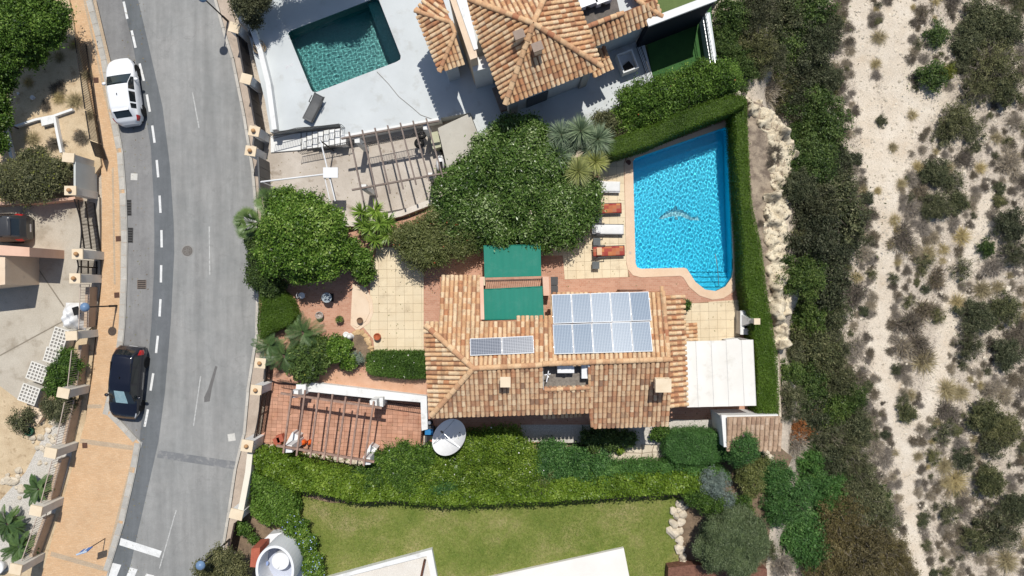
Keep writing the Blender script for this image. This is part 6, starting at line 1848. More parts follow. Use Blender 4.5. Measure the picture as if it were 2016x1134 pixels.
# white tarpaulin heap
vs = []; fs = []; n = 16
c = W(142, 623, .5)
for i in range(n + 1):
    for j in range(n + 1):
        u, v = i / n * 2 - 1, j / n * 2 - 1
        e = max(0, 1 - (abs(u) ** 3)) * max(0, 1 - (abs(v) ** 3))
        vs.append((c.x + u * .72 + .1 * v, c.y + v * .85, .12 + e * (.75 + .12 * math.sin(u * 7 + v * 4) + .1 * math.sin(v * 9 - u * 5)) + random.uniform(0, .05)))
for i in range(n):
    for j in range(n):
        k = i * (n + 1) + j; fs.append((k, k + n + 1, k + n + 2, k + 1))
MB().add(vs, fs).build('tarpaulin', PLASTIC_W, None, smooth=True, label='crumpled white tarpaulin heap beside the pale railing', cat='tarpaulin')
MB().box(W(150, 612, 1.05), (.35, .5, .12), .3).build('black_crate', RUBBER, None, label='small black crate lying on the tarpaulin', cat='crate')
# perforated block wall stack
BW = surf('breeze_block', C(240, 236, 226), C(228, 222, 210), 2)
HOLE = surf('block_hole', C(150, 146, 140))
def blocks(label, px, py, nx, ny, rz, z=.95):
    p = W(px, py, z); t = thing('block_wall', label, 'block wall', (p.x, p.y, .06)); R = Matrix.Rotation(rz, 2); s = .21
    MB().box((p.x, p.y, z / 2), (nx * s, ny * s, z), rz).build('core', BW, t)
    for i in range(nx + 1):
        o = R @ Vector(((i - nx / 2) * s, 0)); MB().box((p.x + o.x, p.y + o.y, z + .03), (.075, ny * s + .07, .06), rz).build('rib', BW, t)
    for j in range(ny + 1):
        o = R @ Vector((0, (j - ny / 2) * s)); MB().box((p.x + o.x, p.y + o.y, z + .028), (nx * s, .075, .06), rz).build('rib', BW, t)
    MB().box((p.x, p.y, z + .003), (nx * s, ny * s, .006), rz).build('block_recess', HOLE, t)
blocks('white perforated block stack beside the tarpaulin', 117, 667, 4, 6, -.3)
blocks('white perforated block stack in the middle of the row', 103, 700, 4, 4, -.3)
blocks('white perforated block stack beside the green shrubs', 74, 733, 5, 5, -.35)
blocks('white perforated block stack above the pale slab', 58, 776, 5, 5, -.35)
MB().prism(W2([(50, 806), (72, 790), (84, 820), (74, 835)], .5), .06, .5).build('pale_slab', CREAMW, None, label='pale slab leaning at the end of the block row', cat='slab')
MB().lathe(W(62, 848, .06)[:], [(.22, 0), (.27, .3), (.22, .3), (.2, .05)], 12).build('green_bucket', surf('green_pl', C(60, 110, 85)), None, smooth=True, label='green bucket in the rubble below the pale slab', cat='bucket')
MB().beam(W(40, 455, .105), W(42, 455, .105), .1, .004)
js = surf('joint_dark', C(150, 140, 124))
for a, b in (((60, 507), (126, 604)), ((0, 700), (125, 632))):
    p, q = W(*a, .1), W(*b, .1); MB().beam((p.x, p.y, .101), (q.x, q.y, .101), .08, .006).build('expansion_joint', js, bpy.data.objects['concrete_yard'])
lr = thing('rubble_heap', 'scattered white rubble stones on the bare plot', 'rubble', tuple(W(80, 880, .06)))
stones(lr, [(90 + random.uniform(-28, 34), 850 + random.uniform(-30, 70)) for _ in range(26)] + [(30 + random.uniform(-25, 30), 950 + random.uniform(-30, 30)) for _ in range(12)], .1, .3, .95)
MB().lathe(W(5, 1112, .1)[:], [(.3, 0), (.42, .5), (.38, .52), (.05, .3)], 16).build('white_planter', PLASTIC_W, None, smooth=True, label='pale round planter in the corner by the dwarf palms', cat='planter')

# ------------------------------------------------------------------ terrace furniture and odds
def pot(label, px, py, r, h, mat=TERRACOTTA, z=T, name='plant_pot', soil=True):
    p = W(px, py, z + h); t = thing(name, label, 'pot', (p.x, p.y, z))
    MB().lathe((p.x, p.y, z), [(r * .65, 0), (r * 1.0, h * .6), (r * 1.0, h), (r * .85, h), (r * .8, h * .8)], 16).build('pot', mat, t, smooth=True)
    return t
t = thing('garden_table', 'round mosaic garden table on the shaded terracotta patio', 'table', tuple(W(643, 585, T)))
p = W(643, 586, T + .72)
MB().lathe((p.x, p.y, T + .68), [(.28, 0), (.31, .02), (.31, .04)], 24).build('table_top', surf('mosaic_top', C(190, 200, 205), C(150, 160, 165), 12, finek=.3), t, smooth=False)
MB().tube((p.x, p.y, T), (p.x, p.y, T + .68), .05, 8).build('pedestal', IRON, t); MB().box((p.x, p.y, T + .03), (.5, .5, .05)).build('foot', IRON, t)
torus_tyre((p.x, p.y, T + .725), .17, .012).build('mosaic_ring', surf('mosaic_dark', C(110, 120, 128)), t)
ch = thing('garden_chair', 'white metal chair by the left hedge of the patio', 'chair', tuple(W(594, 582, T)))
p = W(594, 582, T + .45)
MB().lathe((p.x, p.y, T + .42), [(.18, 0), (.2, .02), (.2, .05)], 16).build('seat', PLASTIC_W, ch); 
torus_tyre((p.x - .18, p.y, T + .75), .17, .015, Matrix.Rotation(math.pi / 2, 3, 'Y')).build('backrest', PLASTIC_W, ch)
for k in range(4): MB().tube((p.x + .16 * math.cos(k * 1.57 + .78), p.y + .16 * math.sin(k * 1.57 + .78), T), (p.x + .14 * math.cos(k * 1.57 + .78), p.y + .14 * math.sin(k * 1.57 + .78), T + .43), .014, 6).build('leg', PLASTIC_W, ch)
pot('white patterned pot on the terracotta patio', 628, 621, .24, .4, surf('pale_pot', C(215, 205, 195), C(120, 100, 90), 9))
pot('dark pot with a yucca seedling beside the patterned pot', 668, 629, .24, .36, surf('dark_pot', C(120, 98, 82)))
pot('brown pot on the curved step platform', 708, 631, .19, .3, surf('brown_pot', C(140, 110, 85)), T + .05)
pot('orange terracotta jar standing alone on the cream patio', 742, 663, .22, .42, TERRACOTTA)
rosette('seedling', W(668, 629, T + .45) - ORIG[[o for o in bpy.data.objects if o.name.startswith('plant_pot') and 'seedling' in o.get('label', '')][0].name], .32, 40, .025, .6, L_SPIKE, parent=[o for o in bpy.data.objects if 'seedling' in str(o.get('label', ''))][0])
ft = thing('garden_figure', 'white stone figure by the planted island', 'statue', tuple(W(688, 663, T)))
p = W(688, 663, T + .5)
MB().lathe((p.x, p.y, T), [(.2, 0), (.22, .1), (.12, .2), (.14, .45), (.18, .55), (.1, .7), (.03, .75)], 14).build('figure', WHITE, ft, smooth=True)
MB().lathe((p.x - .28, p.y + .1, T), [(.16, 0), (.2, .25), (.16, .27), (.1, .2)], 12).build('bowl', WHITE, ft, smooth=True)
isl = thing('planting_island', 'soil island ringed with honey coloured stones on the patio', 'planter', tuple(W(712, 690, T)))
MB().prism(W2([(692, 655), (712, 652), (726, 672), (733, 700), (728, 718), (690, 725)], T + .12), T, T + .12).build('soil', SOIL, isl)
HON = surf('honey_stone', C(228, 196, 150), C(205, 170, 125), 3, bump=.5, per_piece=.12)
RM_H = [rock_mesh('edge_stone', .17, 40 + i, HON) for i in range(4)]
for i, (x, y) in enumerate([(706, 654), (713, 655), (718, 661), (723, 668), (727, 676), (730, 685), (732, 694), (731, 703), (728, 711), (723, 718), (700, 655)]):
    o = link('edge_stone', RM_H[i % 4], isl); o.location = W(x, y, T + .1) - ORIG[isl.name]; o.rotation_euler.z = i * 1.3; o.scale = (1.2, .9, 1)
# gas bottles
for x, l in ((594, 'orange gas bottle beside the white buttress'), (606, 'orange gas bottle on the hedge side of its twin')):
    p = W(x, 873, .6); t = thing('gas_bottle', l, 'gas bottle', (p.x, p.y, .04))
    MB().lathe((p.x, p.y, .04), [(.13, 0), (.16, .05), (.16, .38), (.12, .47), (.05, .5)], 16).build('body', ORANGE, t, smooth=True)
    torus_tyre((p.x, p.y, .58), .08, .015).build('collar', ORANGE, t, smooth=True); MB().tube((p.x, p.y, .5), (p.x, p.y, .6), .025, 8).build('valve', CHROME, t)
for (x, y, l) in ((547, 868, 'terracotta block leaning at the gate post'), (553, 862, 'white plaster sack beside the terracotta block')):
    MB().box(W(x, y, .3), (.4, .45, .45), .3).build('block' if 'block' in l else 'plaster_sack', RED if 'terra' in l else WHITE, None, label=l, cat='block' if 'terra' in l else 'sack')
# satellite dish
sd = thing('satellite_dish', 'very large white satellite dish standing in the hedge', 'satellite dish', tuple(W(887, 868, .0)))
c = W(887, 863, 1.7); R_ = 1.16
ax = Vector((-.42, .52, .74)).normalized()
u_ = ax.orthogonal().normalized(); v_ = ax.cross(u_)
Md = Matrix((u_, v_, ax)).transposed()
prof = [(0.01, 0)] + [(R_ * k / 12, .32 * (k / 12) ** 2) for k in range(1, 13)]
vs = []; fs = []; n = 40
for rr, z in prof:
    for i in range(n): vs.append(Md @ Vector((rr * math.cos(2 * math.pi * i / n), rr * math.sin(2 * math.pi * i / n), z - .1)) + c)
for j in range(12):
    for i in range(n): fs.append((j * n + i, j * n + (i + 1) % n, (j + 1) * n + (i + 1) % n, (j + 1) * n + i))
mb = MB().add(vs, fs); mb.add([v - ax * .02 for v in vs], [f[::-1] for f in fs])
mb.build('reflector', PLASTIC_W, sd, smooth=True)
fp = c + ax * .95
for k in range(3):
    e = c + Md @ Vector((R_ * .95 * math.cos(k * 2.1 + .6), R_ * .95 * math.sin(k * 2.1 + .6), .2)); MB().tube(e, fp, .016, 6).build('feed_arm', CHROME, sd)
MB().tube(fp, fp + ax * .18, .06, 10).build('feed_horn', DARKGREY, sd)
MB().tube((c.x + .15, c.y - .2, 0), c - ax * .1, .08, 10).build('mast', CHROME, sd)
# generator cart
gc = thing('generator_cart', 'blue and black generator cart with a wheel beside the satellite dish', 'cart', tuple(W(845, 852, .05)))
p = W(845, 855, .8)
MB().box((p.x, p.y, .45), (.55, 1.0, .5)).build('frame', DARKGREY, gc); MB().box((p.x, p.y + .15, .8), (.5, .32, .22)).build('tank', BLUE, gc); MB().box((p.x + .05, p.y - .25, .78), (.36, .34, .18)).build('engine', IRON, gc)
torus_tyre((p.x, p.y + .72, .75), .17, .07, Matrix.Rotation(.3, 3, 'X')).build('wheel', RUBBER, gc, smooth=True); MB().tube((p.x, p.y + .72, .72), (p.x, p.y + .72, .8), .12, 12).build('hub', CHROME, gc)
MB().box((p.x + .12, p.y - .38, .88), (.14, .12, .06)).build('cap', RED, gc)
for k in (-1, 1): MB().tube((p.x + .27 * k, p.y - .5, .5), (p.x + .27 * k, p.y - .6, .95), .02, 6).build('handle', CHROME, gc)
sb = thing('stacked_slabs', 'stack of dark slabs under the satellite dish', 'slabs', tuple(W(850, 898, .0)))
for k in range(5): MB().box(W(851 + k % 2, 890 + k * 4, .2), (.55, .12, .25), .1).build('slab', surf('slate', C(120, 124, 128), C(100, 104, 108), 4), sb)
# barbecue
bq = thing('barbecue', 'white masonry barbecue with hood against the clipped hedge', 'barbecue', tuple(W(1472, 636, T)))
p = W(1466, 635, T + .9)
MB().box((p.x, p.y, T + .45), (.5, 1.4, .9)).build('counter', surf('white_stone', C(240, 236, 228), C(225, 218, 208), 3), bq); MB().box((p.x, p.y, T + .93), (.56, 1.46, .06)).build('worktop', WHITE, bq)
MB().box((p.x + .12, p.y - .05, T + .97), (.3, .6, .04)).build('grill', RUBBER, bq)
p2 = W(1480, 632, T + 1.9)
mbq = MB(); v8 = [(-.3, -.35, .95), (.3, -.35, .95), (.3, .35, .95), (-.3, .35, .95), (0, -.12, 1.75), (.25, -.12, 1.75), (.25, .12, 1.75), (0, .12, 1.75)]
mbq.add([(p2.x + a, p2.y + b_, T + z) for a, b_, z in v8], [(3, 2, 1, 0), (4, 5, 6, 7), (0, 1, 5, 4), (1, 2, 6, 5), (2, 3, 7, 6), (3, 0, 4, 7)]).build('hood', WHITE, bq)
MB().box((p2.x + .13, p2.y, T + 2.05), (.26, .26, .62)).build('flue', WHITE, bq); MB().box((p2.x + .13, p2.y, T + 2.4), (.36, .36, .08)).build('flue_cap', CAPSTONE, bq)
MB().prism(W2([(1429, 669), (1452, 666), (1462, 673), (1430, 672)], T + .8), T, T + .8).build('white_counter', WHITE, None, label='low white counter at the canopy corner', cat='counter')
l_ = thing('garden_lantern', 'small pale lantern on the hedge edge near the pool', 'lantern', tuple(W(1470, 588, T)))
MB().tube(W(1470, 588, T), W(1470, 588, T + .8), .04, 8).build('post', CREAMW, l_); MB().box(W(1472, 588, T + .9), (.2, .2, .25)).build('lamp_box', CREAMW, l_)
# grey crates beside the balcony
gk = surf('crate_grey', C(88, 90, 90), C(72, 74, 74), 4)
for i, (x, y, l) in enumerate(((1091, 553, 'dark grey lidded crate by the balcony pillar'), (1091, 570, 'dark grey lidded crate next to the solar panels'))):
    t = thing('storage_crate', l, 'crate', tuple(W(x, y, T)))
    MB().box(W(x, y, T + .35), (.42, .46, .7)).build('box', gk, t); MB().box(W(x, y, T + .72), (.46, .5, .05)).build('lid', DARKGREY, t)
MB().box(W(1243, 571, T + .5), (1.6, .06, 1.0)).build('low_gate', surf('brown_rail', C(130, 95, 78)), None, label='brown low gate behind the solar panels', cat='gate')
# crazy paving, rocks at the ball bush
cz_ = structure('stone_paving', 'irregular pale stone paving between shrubs', MB().prism(W2([(1180, 884), (1215, 876), (1270, 872), (1300, 864), (1318, 868), (1310, 912), (1210, 914), (1180, 902)], .25), -.1, .25), SOIL)
gx = [1180, 1206, 1232, 1260, 1286, 1314]; gy = [868, 890, 914]
jt = {(i, j): (gx[i] + random.uniform(-5, 5), gy[j] + random.uniform(-4, 4) + (4 if i < 2 and j == 0 else 0)) for i in range(6) for j in range(3)}
for i in range(5):
    for j in range(2):
        q = [Vector(jt[k]) for k in ((i, j), (i + 1, j), (i + 1, j + 1), (i, j + 1))]
        c = sum(q, Vector((0, 0))) / 4; q = [tuple(c + (a - c) * .95) for a in q]
        MB().prism(W2(q, .3), .2, .3 + random.uniform(-.02, .02)).build('paving_stone', STONE, cz_)
rk = thing('rock_edging', 'row of rounded pale boulders edging the lawn', 'rocks', tuple(W(1332, 1040, 0)))
for i, (x, y, s) in enumerate([(1338, 992, 1.0), (1347, 998, .9), (1326, 1005, .9), (1337, 1005, .8), (1332, 1016, .85), (1344, 1014, 1.0), (1326, 1030, 1.1), (1340, 1027, 1.0), (1326, 1048, 1.5), (1339, 1046, .9), (1338, 1062, .9), (1339, 1068, .85), (1338, 1082, 1.2), (1345, 1098, 1.0), (1346, 1108, 1.0)]):
    o = link('boulder', RM_[i % 5], rk); o.location = W(x, y, .1) - ORIG[rk.name]; o.scale = (s, s * 1.05, s); o.rotation_euler.z = i * 1.7
wr = thing('rock_border', 'pale rocks lining the clipped hedge behind the pool', 'rocks', tuple(W(1370, 215, .6)))
for i, (x, y, s) in enumerate([(1395, 192, .9), (1404, 190, .6), (1382, 205, .5), (1372, 210, .5), (1362, 213, .45), (1348, 217, .5), (1330, 224, .4), (1440, 182, .7), (1452, 184, .8), (1230, 262, .6), (1222, 268, .5)]):
    o = link('boulder', RM_[i % 5], wr); o.location = W(x, y, .75) - ORIG[wr.name]; o.scale = (s, s, s); o.rotation_euler.z = i * 1.7
# white house parts at the bottom edge
wh = thing('white_house', 'flat white roof terrace with white parapet at the edge of the lawn', 'house', tuple(W(760, 1120, 0)))
MB().prism(W2([(618, 1145), (850, 1082), (862, 1145), (870, 1220), (640, 1220)], .45), 0, .45, holes=[W2([(640, 1146), (840, 1095), (850, 1146), (858, 1210), (655, 1210)], .45)]).build('parapet', WHITE, wh)
MB().prism(W2([(630, 1140), (845, 1090), (860, 1220), (640, 1220)], .3), 0, .3).build('roof_floor', surf('cream_floor', C(240, 234, 224), C(230, 222, 210), 1), wh)
MB().beam(W(836, 1103, .9), W(826, 1150, .9), .12, .4).build('wooden_gate', surf('gate_wood', C(110, 70, 50), C(90, 58, 44), 3), wh)
wh2 = thing('white_house', 'plain flat white roof slab at the edge of the lawn', 'house', tuple(W(1110, 1120, 0)))
MB().prism(W2([(950, 1140), (1228, 1079), (1240, 1140), (1250, 1220), (960, 1220)], .3), 0, .3).build('roof_slab', surf('white_slab', C(252, 248, 242), C(246, 240, 232), .6, finek=.02), wh2)
# oval white tower at bottom left
tw_ = thing('oval_tower', 'white oval stair tower with hollow top next to the street', 'tower', tuple(W(545, 1100, 0)))
el = lambda cx, cy, rx, ry, n=36, rot=0.0: [(cx + rx * math.cos(2 * math.pi * i / n) * math.cos(rot) - ry * math.sin(2 * math.pi * i / n) * math.sin(rot), cy + rx * math.cos(2 * math.pi * i / n) * math.sin(rot) + ry * math.sin(2 * math.pi * i / n) * math.cos(rot)) for i in range(n)]
PALEB = surf('white_curved', C(246, 247, 248), C(240, 241, 242), .8, finek=.03)
MB().prism(W2(el(541, 1122, 38, 48), 3.0), 0, 3.0, holes=[W2(el(541, 1122, 33, 43), 3.0)]).build('curved_wall', PALEB, tw_)
MB().prism(W2(el(541, 1122, 35, 45), 3.0), 0, 1.4).build('inner_floor', surf('pale_violet_floor', C(200, 205, 220), C(190, 196, 212), 1), tw_)
MB().prism(W2(el(552, 1105, 17, 17), 2.2), 1.4, 2.2).build('inner_drum', PALEB, tw_)
MB().tube(W(546, 1116, 2.2), W(546, 1116, 2.3), .1, 12).build('vent', WHITE, tw_)
MB().tube(W(524, 1109, 1.6), W(524, 1109, 1.7), .14, 14).build('blue_lamp', surf('blue_ring', C(150, 170, 215)), tw_)
sl_ = W2([(519, 1058), (555, 1048), (585, 1070), (598, 1140), (610, 1220), (560, 1220)], .6)
MB().prism(W2([(500, 1080), (530, 1052), (560, 1048), (580, 1065), (592, 1100), (606, 1150), (606, 1200), (560, 1200), (520, 1120)], .8), 0, .8).build('skirt_wall', PALEB, tw_)
MB().prism(W2([(495, 1080), (512, 1078), (509, 1118), (492, 1116)], 2.5), 1.0, 2.5).build('red_roof', RED, tw_)
# brick coloured roof with the ball bush, bottom right
MB().prism(W2([(1316, 1118), (1360, 1112), (1510, 1120), (1512, 1200), (1312, 1200)], .8), 0, .8).build('wooden_deck', surf('red_wood', C(140, 98, 80), C(112, 76, 62), 6, fine=18, finek=.35), None, label='red brown timber roof below the ball shaped bush', cat='roof')
# blue net in the house south gap: steps

# ------------------------------------------------------------------ rock ledge beyond the hedge
def ledge(name, label, poly, z0, amp, mat, step=0.09, zt=0.2, seed=0, cat='rock'):
    pts = [tuple(p) for p in W2(poly, zt)]
    r2 = np.random.default_rng(seed)
    xs = np.arange(min(p[0] for p in pts), max(p[0] for p in pts) + step, step); ys = np.arange(min(p[1] for p in pts), max(p[1] for p in pts) + step, step)
    X, Y = np.meshgrid(xs, ys)
    Z = np.zeros_like(X)
    for i in range(26):
        a = r2.uniform(0, 6.283); l = r2.uniform(.35, 2.4); Z += l * amp * np.sin(6.283 / l * (X * math.cos(a) + Y * math.sin(a)) + r2.uniform(0, 6.28))
    Z = np.abs(Z) * 1.1 + np.floor(Z * 5) / 5 * .6
    for i in range(14):
        a = r2.uniform(0, 6.283); l = r2.uniform(.22, .55); Z -= .022 * np.abs(np.sin(3.1416 / l * (X * math.cos(a) + Y * math.sin(a)) + r2.uniform(0, 6.28)) + .35 * np.sin(3 * X + i) * np.cos(4 * Y)) ** .6 - .015
    # distance to outline -> fall off steeply at the rim
    dist = np.full(X.shape, 9.0)
    for i in range(len(pts)):
        a, b = pts[i - 1], pts[i]; dx, dy = b[0] - a[0], b[1] - a[1]; L2 = dx * dx + dy * dy + 1e-9
        t = np.clip(((X - a[0]) * dx + (Y - a[1]) * dy) / L2, 0, 1); dist = np.minimum(dist, np.hypot(X - a[0] - t * dx, Y - a[1] - t * dy))
    ins = inpoly(X, Y, pts); sd_ = np.where(ins, dist, -dist) + 0.12 * np.sin(X * 5 + Y * 3) + .1 * np.sin(Y * 7)
    east = sstep(-.28, .06, sd_)
    Zt = zt + Z - 1.6 * (1 - east)
    keep = sd_ > -.3
    Zt = np.where(sd_ < -.25, Zt - .9, Zt)
    idx = np.arange(X.size).reshape(X.shape)
    cell = keep[:-1, :-1] & keep[1:, 1:] & keep[:-1, 1:] & keep[1:, :-1]
    f = np.stack([idx[:-1, :-1], idx[:-1, 1:], idx[1:, 1:], idx[1:, :-1]], -1)[cell]
    used = np.unique(f); rm_ = np.zeros(X.size, int); rm_[used] = np.arange(len(used))
    V = np.stack([X + r2.normal(0, .02, X.shape), Y + r2.normal(0, .02, X.shape), Zt + r2.normal(0, .018, X.shape)], -1).reshape(-1, 3)[used]
    me = quadmesh(name, V, rm_[f], np.zeros(len(f)), mat)
    return tag(link(name, me), label, cat)
structure('ledge_soil', 'dry brown soil strip between clipped hedge and rock ledge', MB().prism(W2([(1468, 195), (1500, 205), (1545, 250), (1550, 330), (1528, 380), (1520, 480), (1525, 600), (1535, 700), (1540, 840), (1520, 850), (1480, 500)], .12), -.2, .12), DRYSOIL)
ledge('rock_ledge', 'cream rock outcrop curving behind the pool hedge corner', [(1466, 188), (1500, 202), (1536, 236), (1560, 270), (1566, 318), (1554, 345), (1545, 380), (1522, 376), (1516, 340), (1522, 295), (1508, 260), (1490, 235), (1474, 222)], 0, .045, ROCK, seed=3)
ledge('rock_ledge', 'narrow cream rock strip along the clipped pool hedge', [(1506, 378), (1545, 374), (1554, 420), (1552, 500), (1562, 560), (1552, 620), (1548, 690), (1526, 690), (1516, 600), (1512, 520), (1503, 450)], 0, .045, ROCK, seed=5)
MB().prism(W2([(1524, 700), (1532, 700), (1538, 820), (1534, 822)], .25), -.2, .25).build('hedge_kerb', STONE, None, label='thin pale stone edging beside the clipped hedge end', cat='edging')

# ------------------------------------------------------------------ clipped hedges
hedge('clipped_hedge', 'dark green clipped hedge along the pool end', [(1196, 288), (1215, 270), (1290, 245), (1330, 225), (1395, 200), (1440, 188), (1466, 188), (1470, 203), (1445, 218), (1400, 235), (1330, 262), (1280, 285), (1210, 306), (1196, 304)], 2.75, T, L_HEDGE, 1500, .06, bump=.05, shag=.05)
hedge('clipped_hedge', 'long clipped hedge between the pool and the rock ledge', [(1446, 212), (1470, 200), (1474, 300), (1480, 400), (1498, 480), (1508, 560), (1520, 640), (1530, 700), (1533, 760), (1534, 816), (1492, 816), (1490, 700), (1480, 640), (1466, 560), (1464, 480), (1456, 380), (1450, 300)], 2.2, T, L_HEDGE, 1500, .06, bump=.05, shag=.05)
hedge('clipped_hedge', 'rectangular dark hedge dotted with white blossoms on the patio', [(722, 700), (735, 693), (836, 694), (836, 745), (800, 745), (730, 738), (721, 728)], 1.3, T, L_MID, 1300, .075, bump=.07, shag=.06, flowers=(10, WHITEF, .09))
hedge('clipped_hedge', 'smooth clipped hedge at the street corner beside the palms', [(512, 575), (545, 568), (570, 590), (582, 622), (570, 640), (540, 650), (512, 668), (506, 640)], 1.6, .3, L_HEDGE, 1500, .06, bump=.05)
hedge('ivy_hedge', 'long bright green ivy hedge above the lawn', [(500, 895), (530, 890), (600, 910), (690, 930), (760, 935), (830, 950), (930, 962), (1040, 950), (1150, 935), (1250, 938), (1345, 936), (1400, 940), (1398, 965), (1300, 972), (1200, 978), (1100, 985), (1000, 990), (880, 994), (780, 985), (690, 985), (620, 968), (575, 965), (545, 945), (505, 925)], 1.5, .0, L_LIME, 900, .13, .6, bump=.13, shag=.12, uneven=.14)
hedge('green_hedge', 'dark feathery hedge strip behind the bright ivy', [(1150, 925), (1200, 915), (1280, 912), (1330, 912), (1420, 920), (1440, 945), (1400, 945), (1250, 942), (1150, 942)], 1.35, .0, L_FERN, 900, .11, .35, bump=.12, shag=.12, uneven=.1)
hedge('rosemary_hedge', 'rounded dark rosemary hedge below the white canopy', [(1312, 862), (1330, 852), (1380, 850), (1430, 855), (1433, 900), (1400, 915), (1330, 912), (1312, 895)], 1.7, .1, L_FERN, 1300, .12, .22, bump=.1, shag=.1, spread=.5, uneven=.06)
hedge('corner_hedge', 'leafy shrub bank beside the cream street wall', [(498, 930), (545, 945), (578, 968), (580, 1010), (560, 1035), (520, 1030), (495, 1010)], 1.2, .0, L_MID, 800, .12, .6, bump=.14, shag=.12, uneven=.12)

# ------------------------------------------------------------------ garden trees and shrubs
plant('broadleaf_tree', 'large bright green leafy tree at the street side of the patio', 'tree', [pxblob(598, 462, 78, 3.0, 1.7), pxblob(560, 490, 55, 2.6, 1.4), pxblob(630, 495, 52, 2.7, 1.4), pxblob(570, 415, 42, 2.6, 1.3), pxblob(645, 450, 38, 2.6, 1.2), pxblob(600, 522, 38, 2.2, 1.2)], L_BRIGHT, 900, .15, .5, .4, .2, per=34, flowers=None)
plant('boundary_shrub', 'dense dark shrub between the leafy tree and the road', 'shrub', [pxblob(512, 545, 26, 1.4, 1.2), pxblob(520, 505, 28, 1.5, 1.2), pxblob(538, 560, 24, 1.3, 1.1), pxblob(505, 475, 22, 1.4, 1.0)], L_DARK, 900, .11, .5, .3, .14)
plant('boundary_shrub', 'small light green shrub between the spiky yuccas and the patio', 'shrub', [pxblob(708, 515, 28, 1.5, .9), pxblob(718, 540, 18, 1.1, .7), pxblob(695, 490, 20, 1.6, .8)], L_BRIGHT, 800, .14, .5, T, .14)
plant('oleander_bush', 'very large glossy bush with pale blossoms between driveway and pool', 'shrub', [pxblob(1000, 385, 95, 2.2, 1.6), pxblob(1090, 405, 80, 2.0, 1.4), pxblob(1000, 310, 70, 2.4, 1.5), pxblob(1040, 275, 45, 2.4, 1.4), pxblob(930, 380, 70, 2.1, 1.4), pxblob(910, 430, 60, 1.9, 1.2), pxblob(1135, 405, 45, 1.8, 1.2), pxblob(1060, 340, 70, 2.2, 1.5), pxblob(985, 452, 50, 1.8, 1.2), pxblob(1055, 460, 40, 1.7, 1.1), pxblob(1160, 375, 24, 1.7, 1.0), pxblob(1015, 255, 25, 2.4, 1.0), pxblob(885, 385, 35, 1.9, 1.1)], L_GLOSS, 620, .17, .36, T, .22, per=30, flowers=(200, PINKF, .1, 7), ragged=.14)
plant('dusty_shrub', 'olive green loose shrub overhanging the cream patio', 'shrub', [pxblob(835, 480, 52, 1.9, 1.2), pxblob(800, 470, 30, 1.7, 1.0), pxblob(870, 455, 45, 2.0, 1.2), pxblob(900, 470, 40, 1.9, 1.1), pxblob(860, 495, 35, 1.6, 1.0)], L_DUSTY, 480, .13, .35, T, .2, flowers=(22, REDF, .13))
plant('bougainvillea', 'dark shrub with red blossoms between the loose shrub and the big bush', 'shrub', [pxblob(900, 425, 35, 2.3, .9), pxblob(930, 462, 30, 2.0, .8)], L_DARK, 500, .13, .4, T, .18, flowers=(20, REDF, .14))
plant('neighbour_hedge_shrub', 'loose flowering shrub bank under the neighbouring turf yard', 'shrub', [pxblob(1255, 205, 45, 2.0, 1.1), pxblob(1300, 195, 45, 2.1, 1.1), pxblob(1345, 175, 42, 2.1, 1.1), pxblob(1390, 160, 42, 2.2, 1.2), pxblob(1240, 235, 35, 1.8, 1.0), pxblob(1310, 225, 30, 1.6, .8), pxblob(1420, 160, 38, 2.2, 1.2)], L_MID, 620, .12, .42, .3, .18, flowers=(30, REDF, .1))
plant('neighbour_hedge_shrub', 'low olive shrub bank behind the palm cluster', 'shrub', [pxblob(1200, 245, 28, 1.7, .8), pxblob(1225, 262, 26, 1.6, .7), pxblob(1185, 240, 22, 1.8, .8)], L_OLIVE, 600, .11, .4, .3, .16)
plant('hedge_sprout', 'dark feathery sprout bulging from the ivy hedge below the satellite dish', 'shrub', [pxblob(868, 955, 22, 1.3, .5), pxblob(890, 948, 16, 1.3, .4)], L_FERN, 600, .13, .35, .0, .14)
plant('hedge_sprout', 'dark leafy sprout in the ivy hedge below the car port', 'shrub', [pxblob(735, 945, 26, 1.25, .5), pxblob(705, 935, 16, 1.25, .4)], L_MID, 600, .13, .4, .0, .14)
plant('hedge_sprout', 'olive twiggy sprout in the ivy hedge below the gravel bed', 'shrub', [pxblob(1060, 950, 24, 1.25, .5), pxblob(1085, 940, 16, 1.2, .4)], L_DUSTY, 500, .11, .35, .0, .14)
# fallen leaves
FALL = leafmat('fallen_leaf', [(.1, .06, .02, 1), (.2, .14, .05, 1), (.14, .16, .05, 1), (.28, .2, .09, 1)], .0, .8)
for nm_, lb, (x0, x1, y0, y1), z_, n_ in (('fallen_leaves', 'dry leaves scattered over the terrace', (-13.5, 14, -8.3, 5.5), T + .028, 800), ('fallen_leaves', 'dry leaves scattered over the car port', (-15.5, -5.5, -10.6, -6.3), .055, 120), ('fallen_leaves', 'dry leaves blown along the road edge', (-24.6, -22.9, -20, 18), .015, 260), ('fallen_leaves', 'dry leaves on the concrete driveway', (-15.5, -5, 4.2, 8.8), .056, 120)):
    P_ = np.stack([rng.uniform(x0, x1, n_), rng.uniform(y0, y1, n_), np.full(n_, z_)], 1)
    if 'terrace' in lb: P_ = P_[~inpoly(P_[:, 0], P_[:, 1], [tuple(p) for p in W2(POOLO, T)]) & inpoly(P_[:, 0], P_[:, 1], [tuple(p) for p in inset(W2(TERR, T), .2)])]
    tag(link(nm_, leafmesh(nm_, P_, np.tile([0, 0, 1.0], (len(P_), 1)), rng.random(len(P_)), .085, .5, FALL, .15)), lb, kind='stuff')
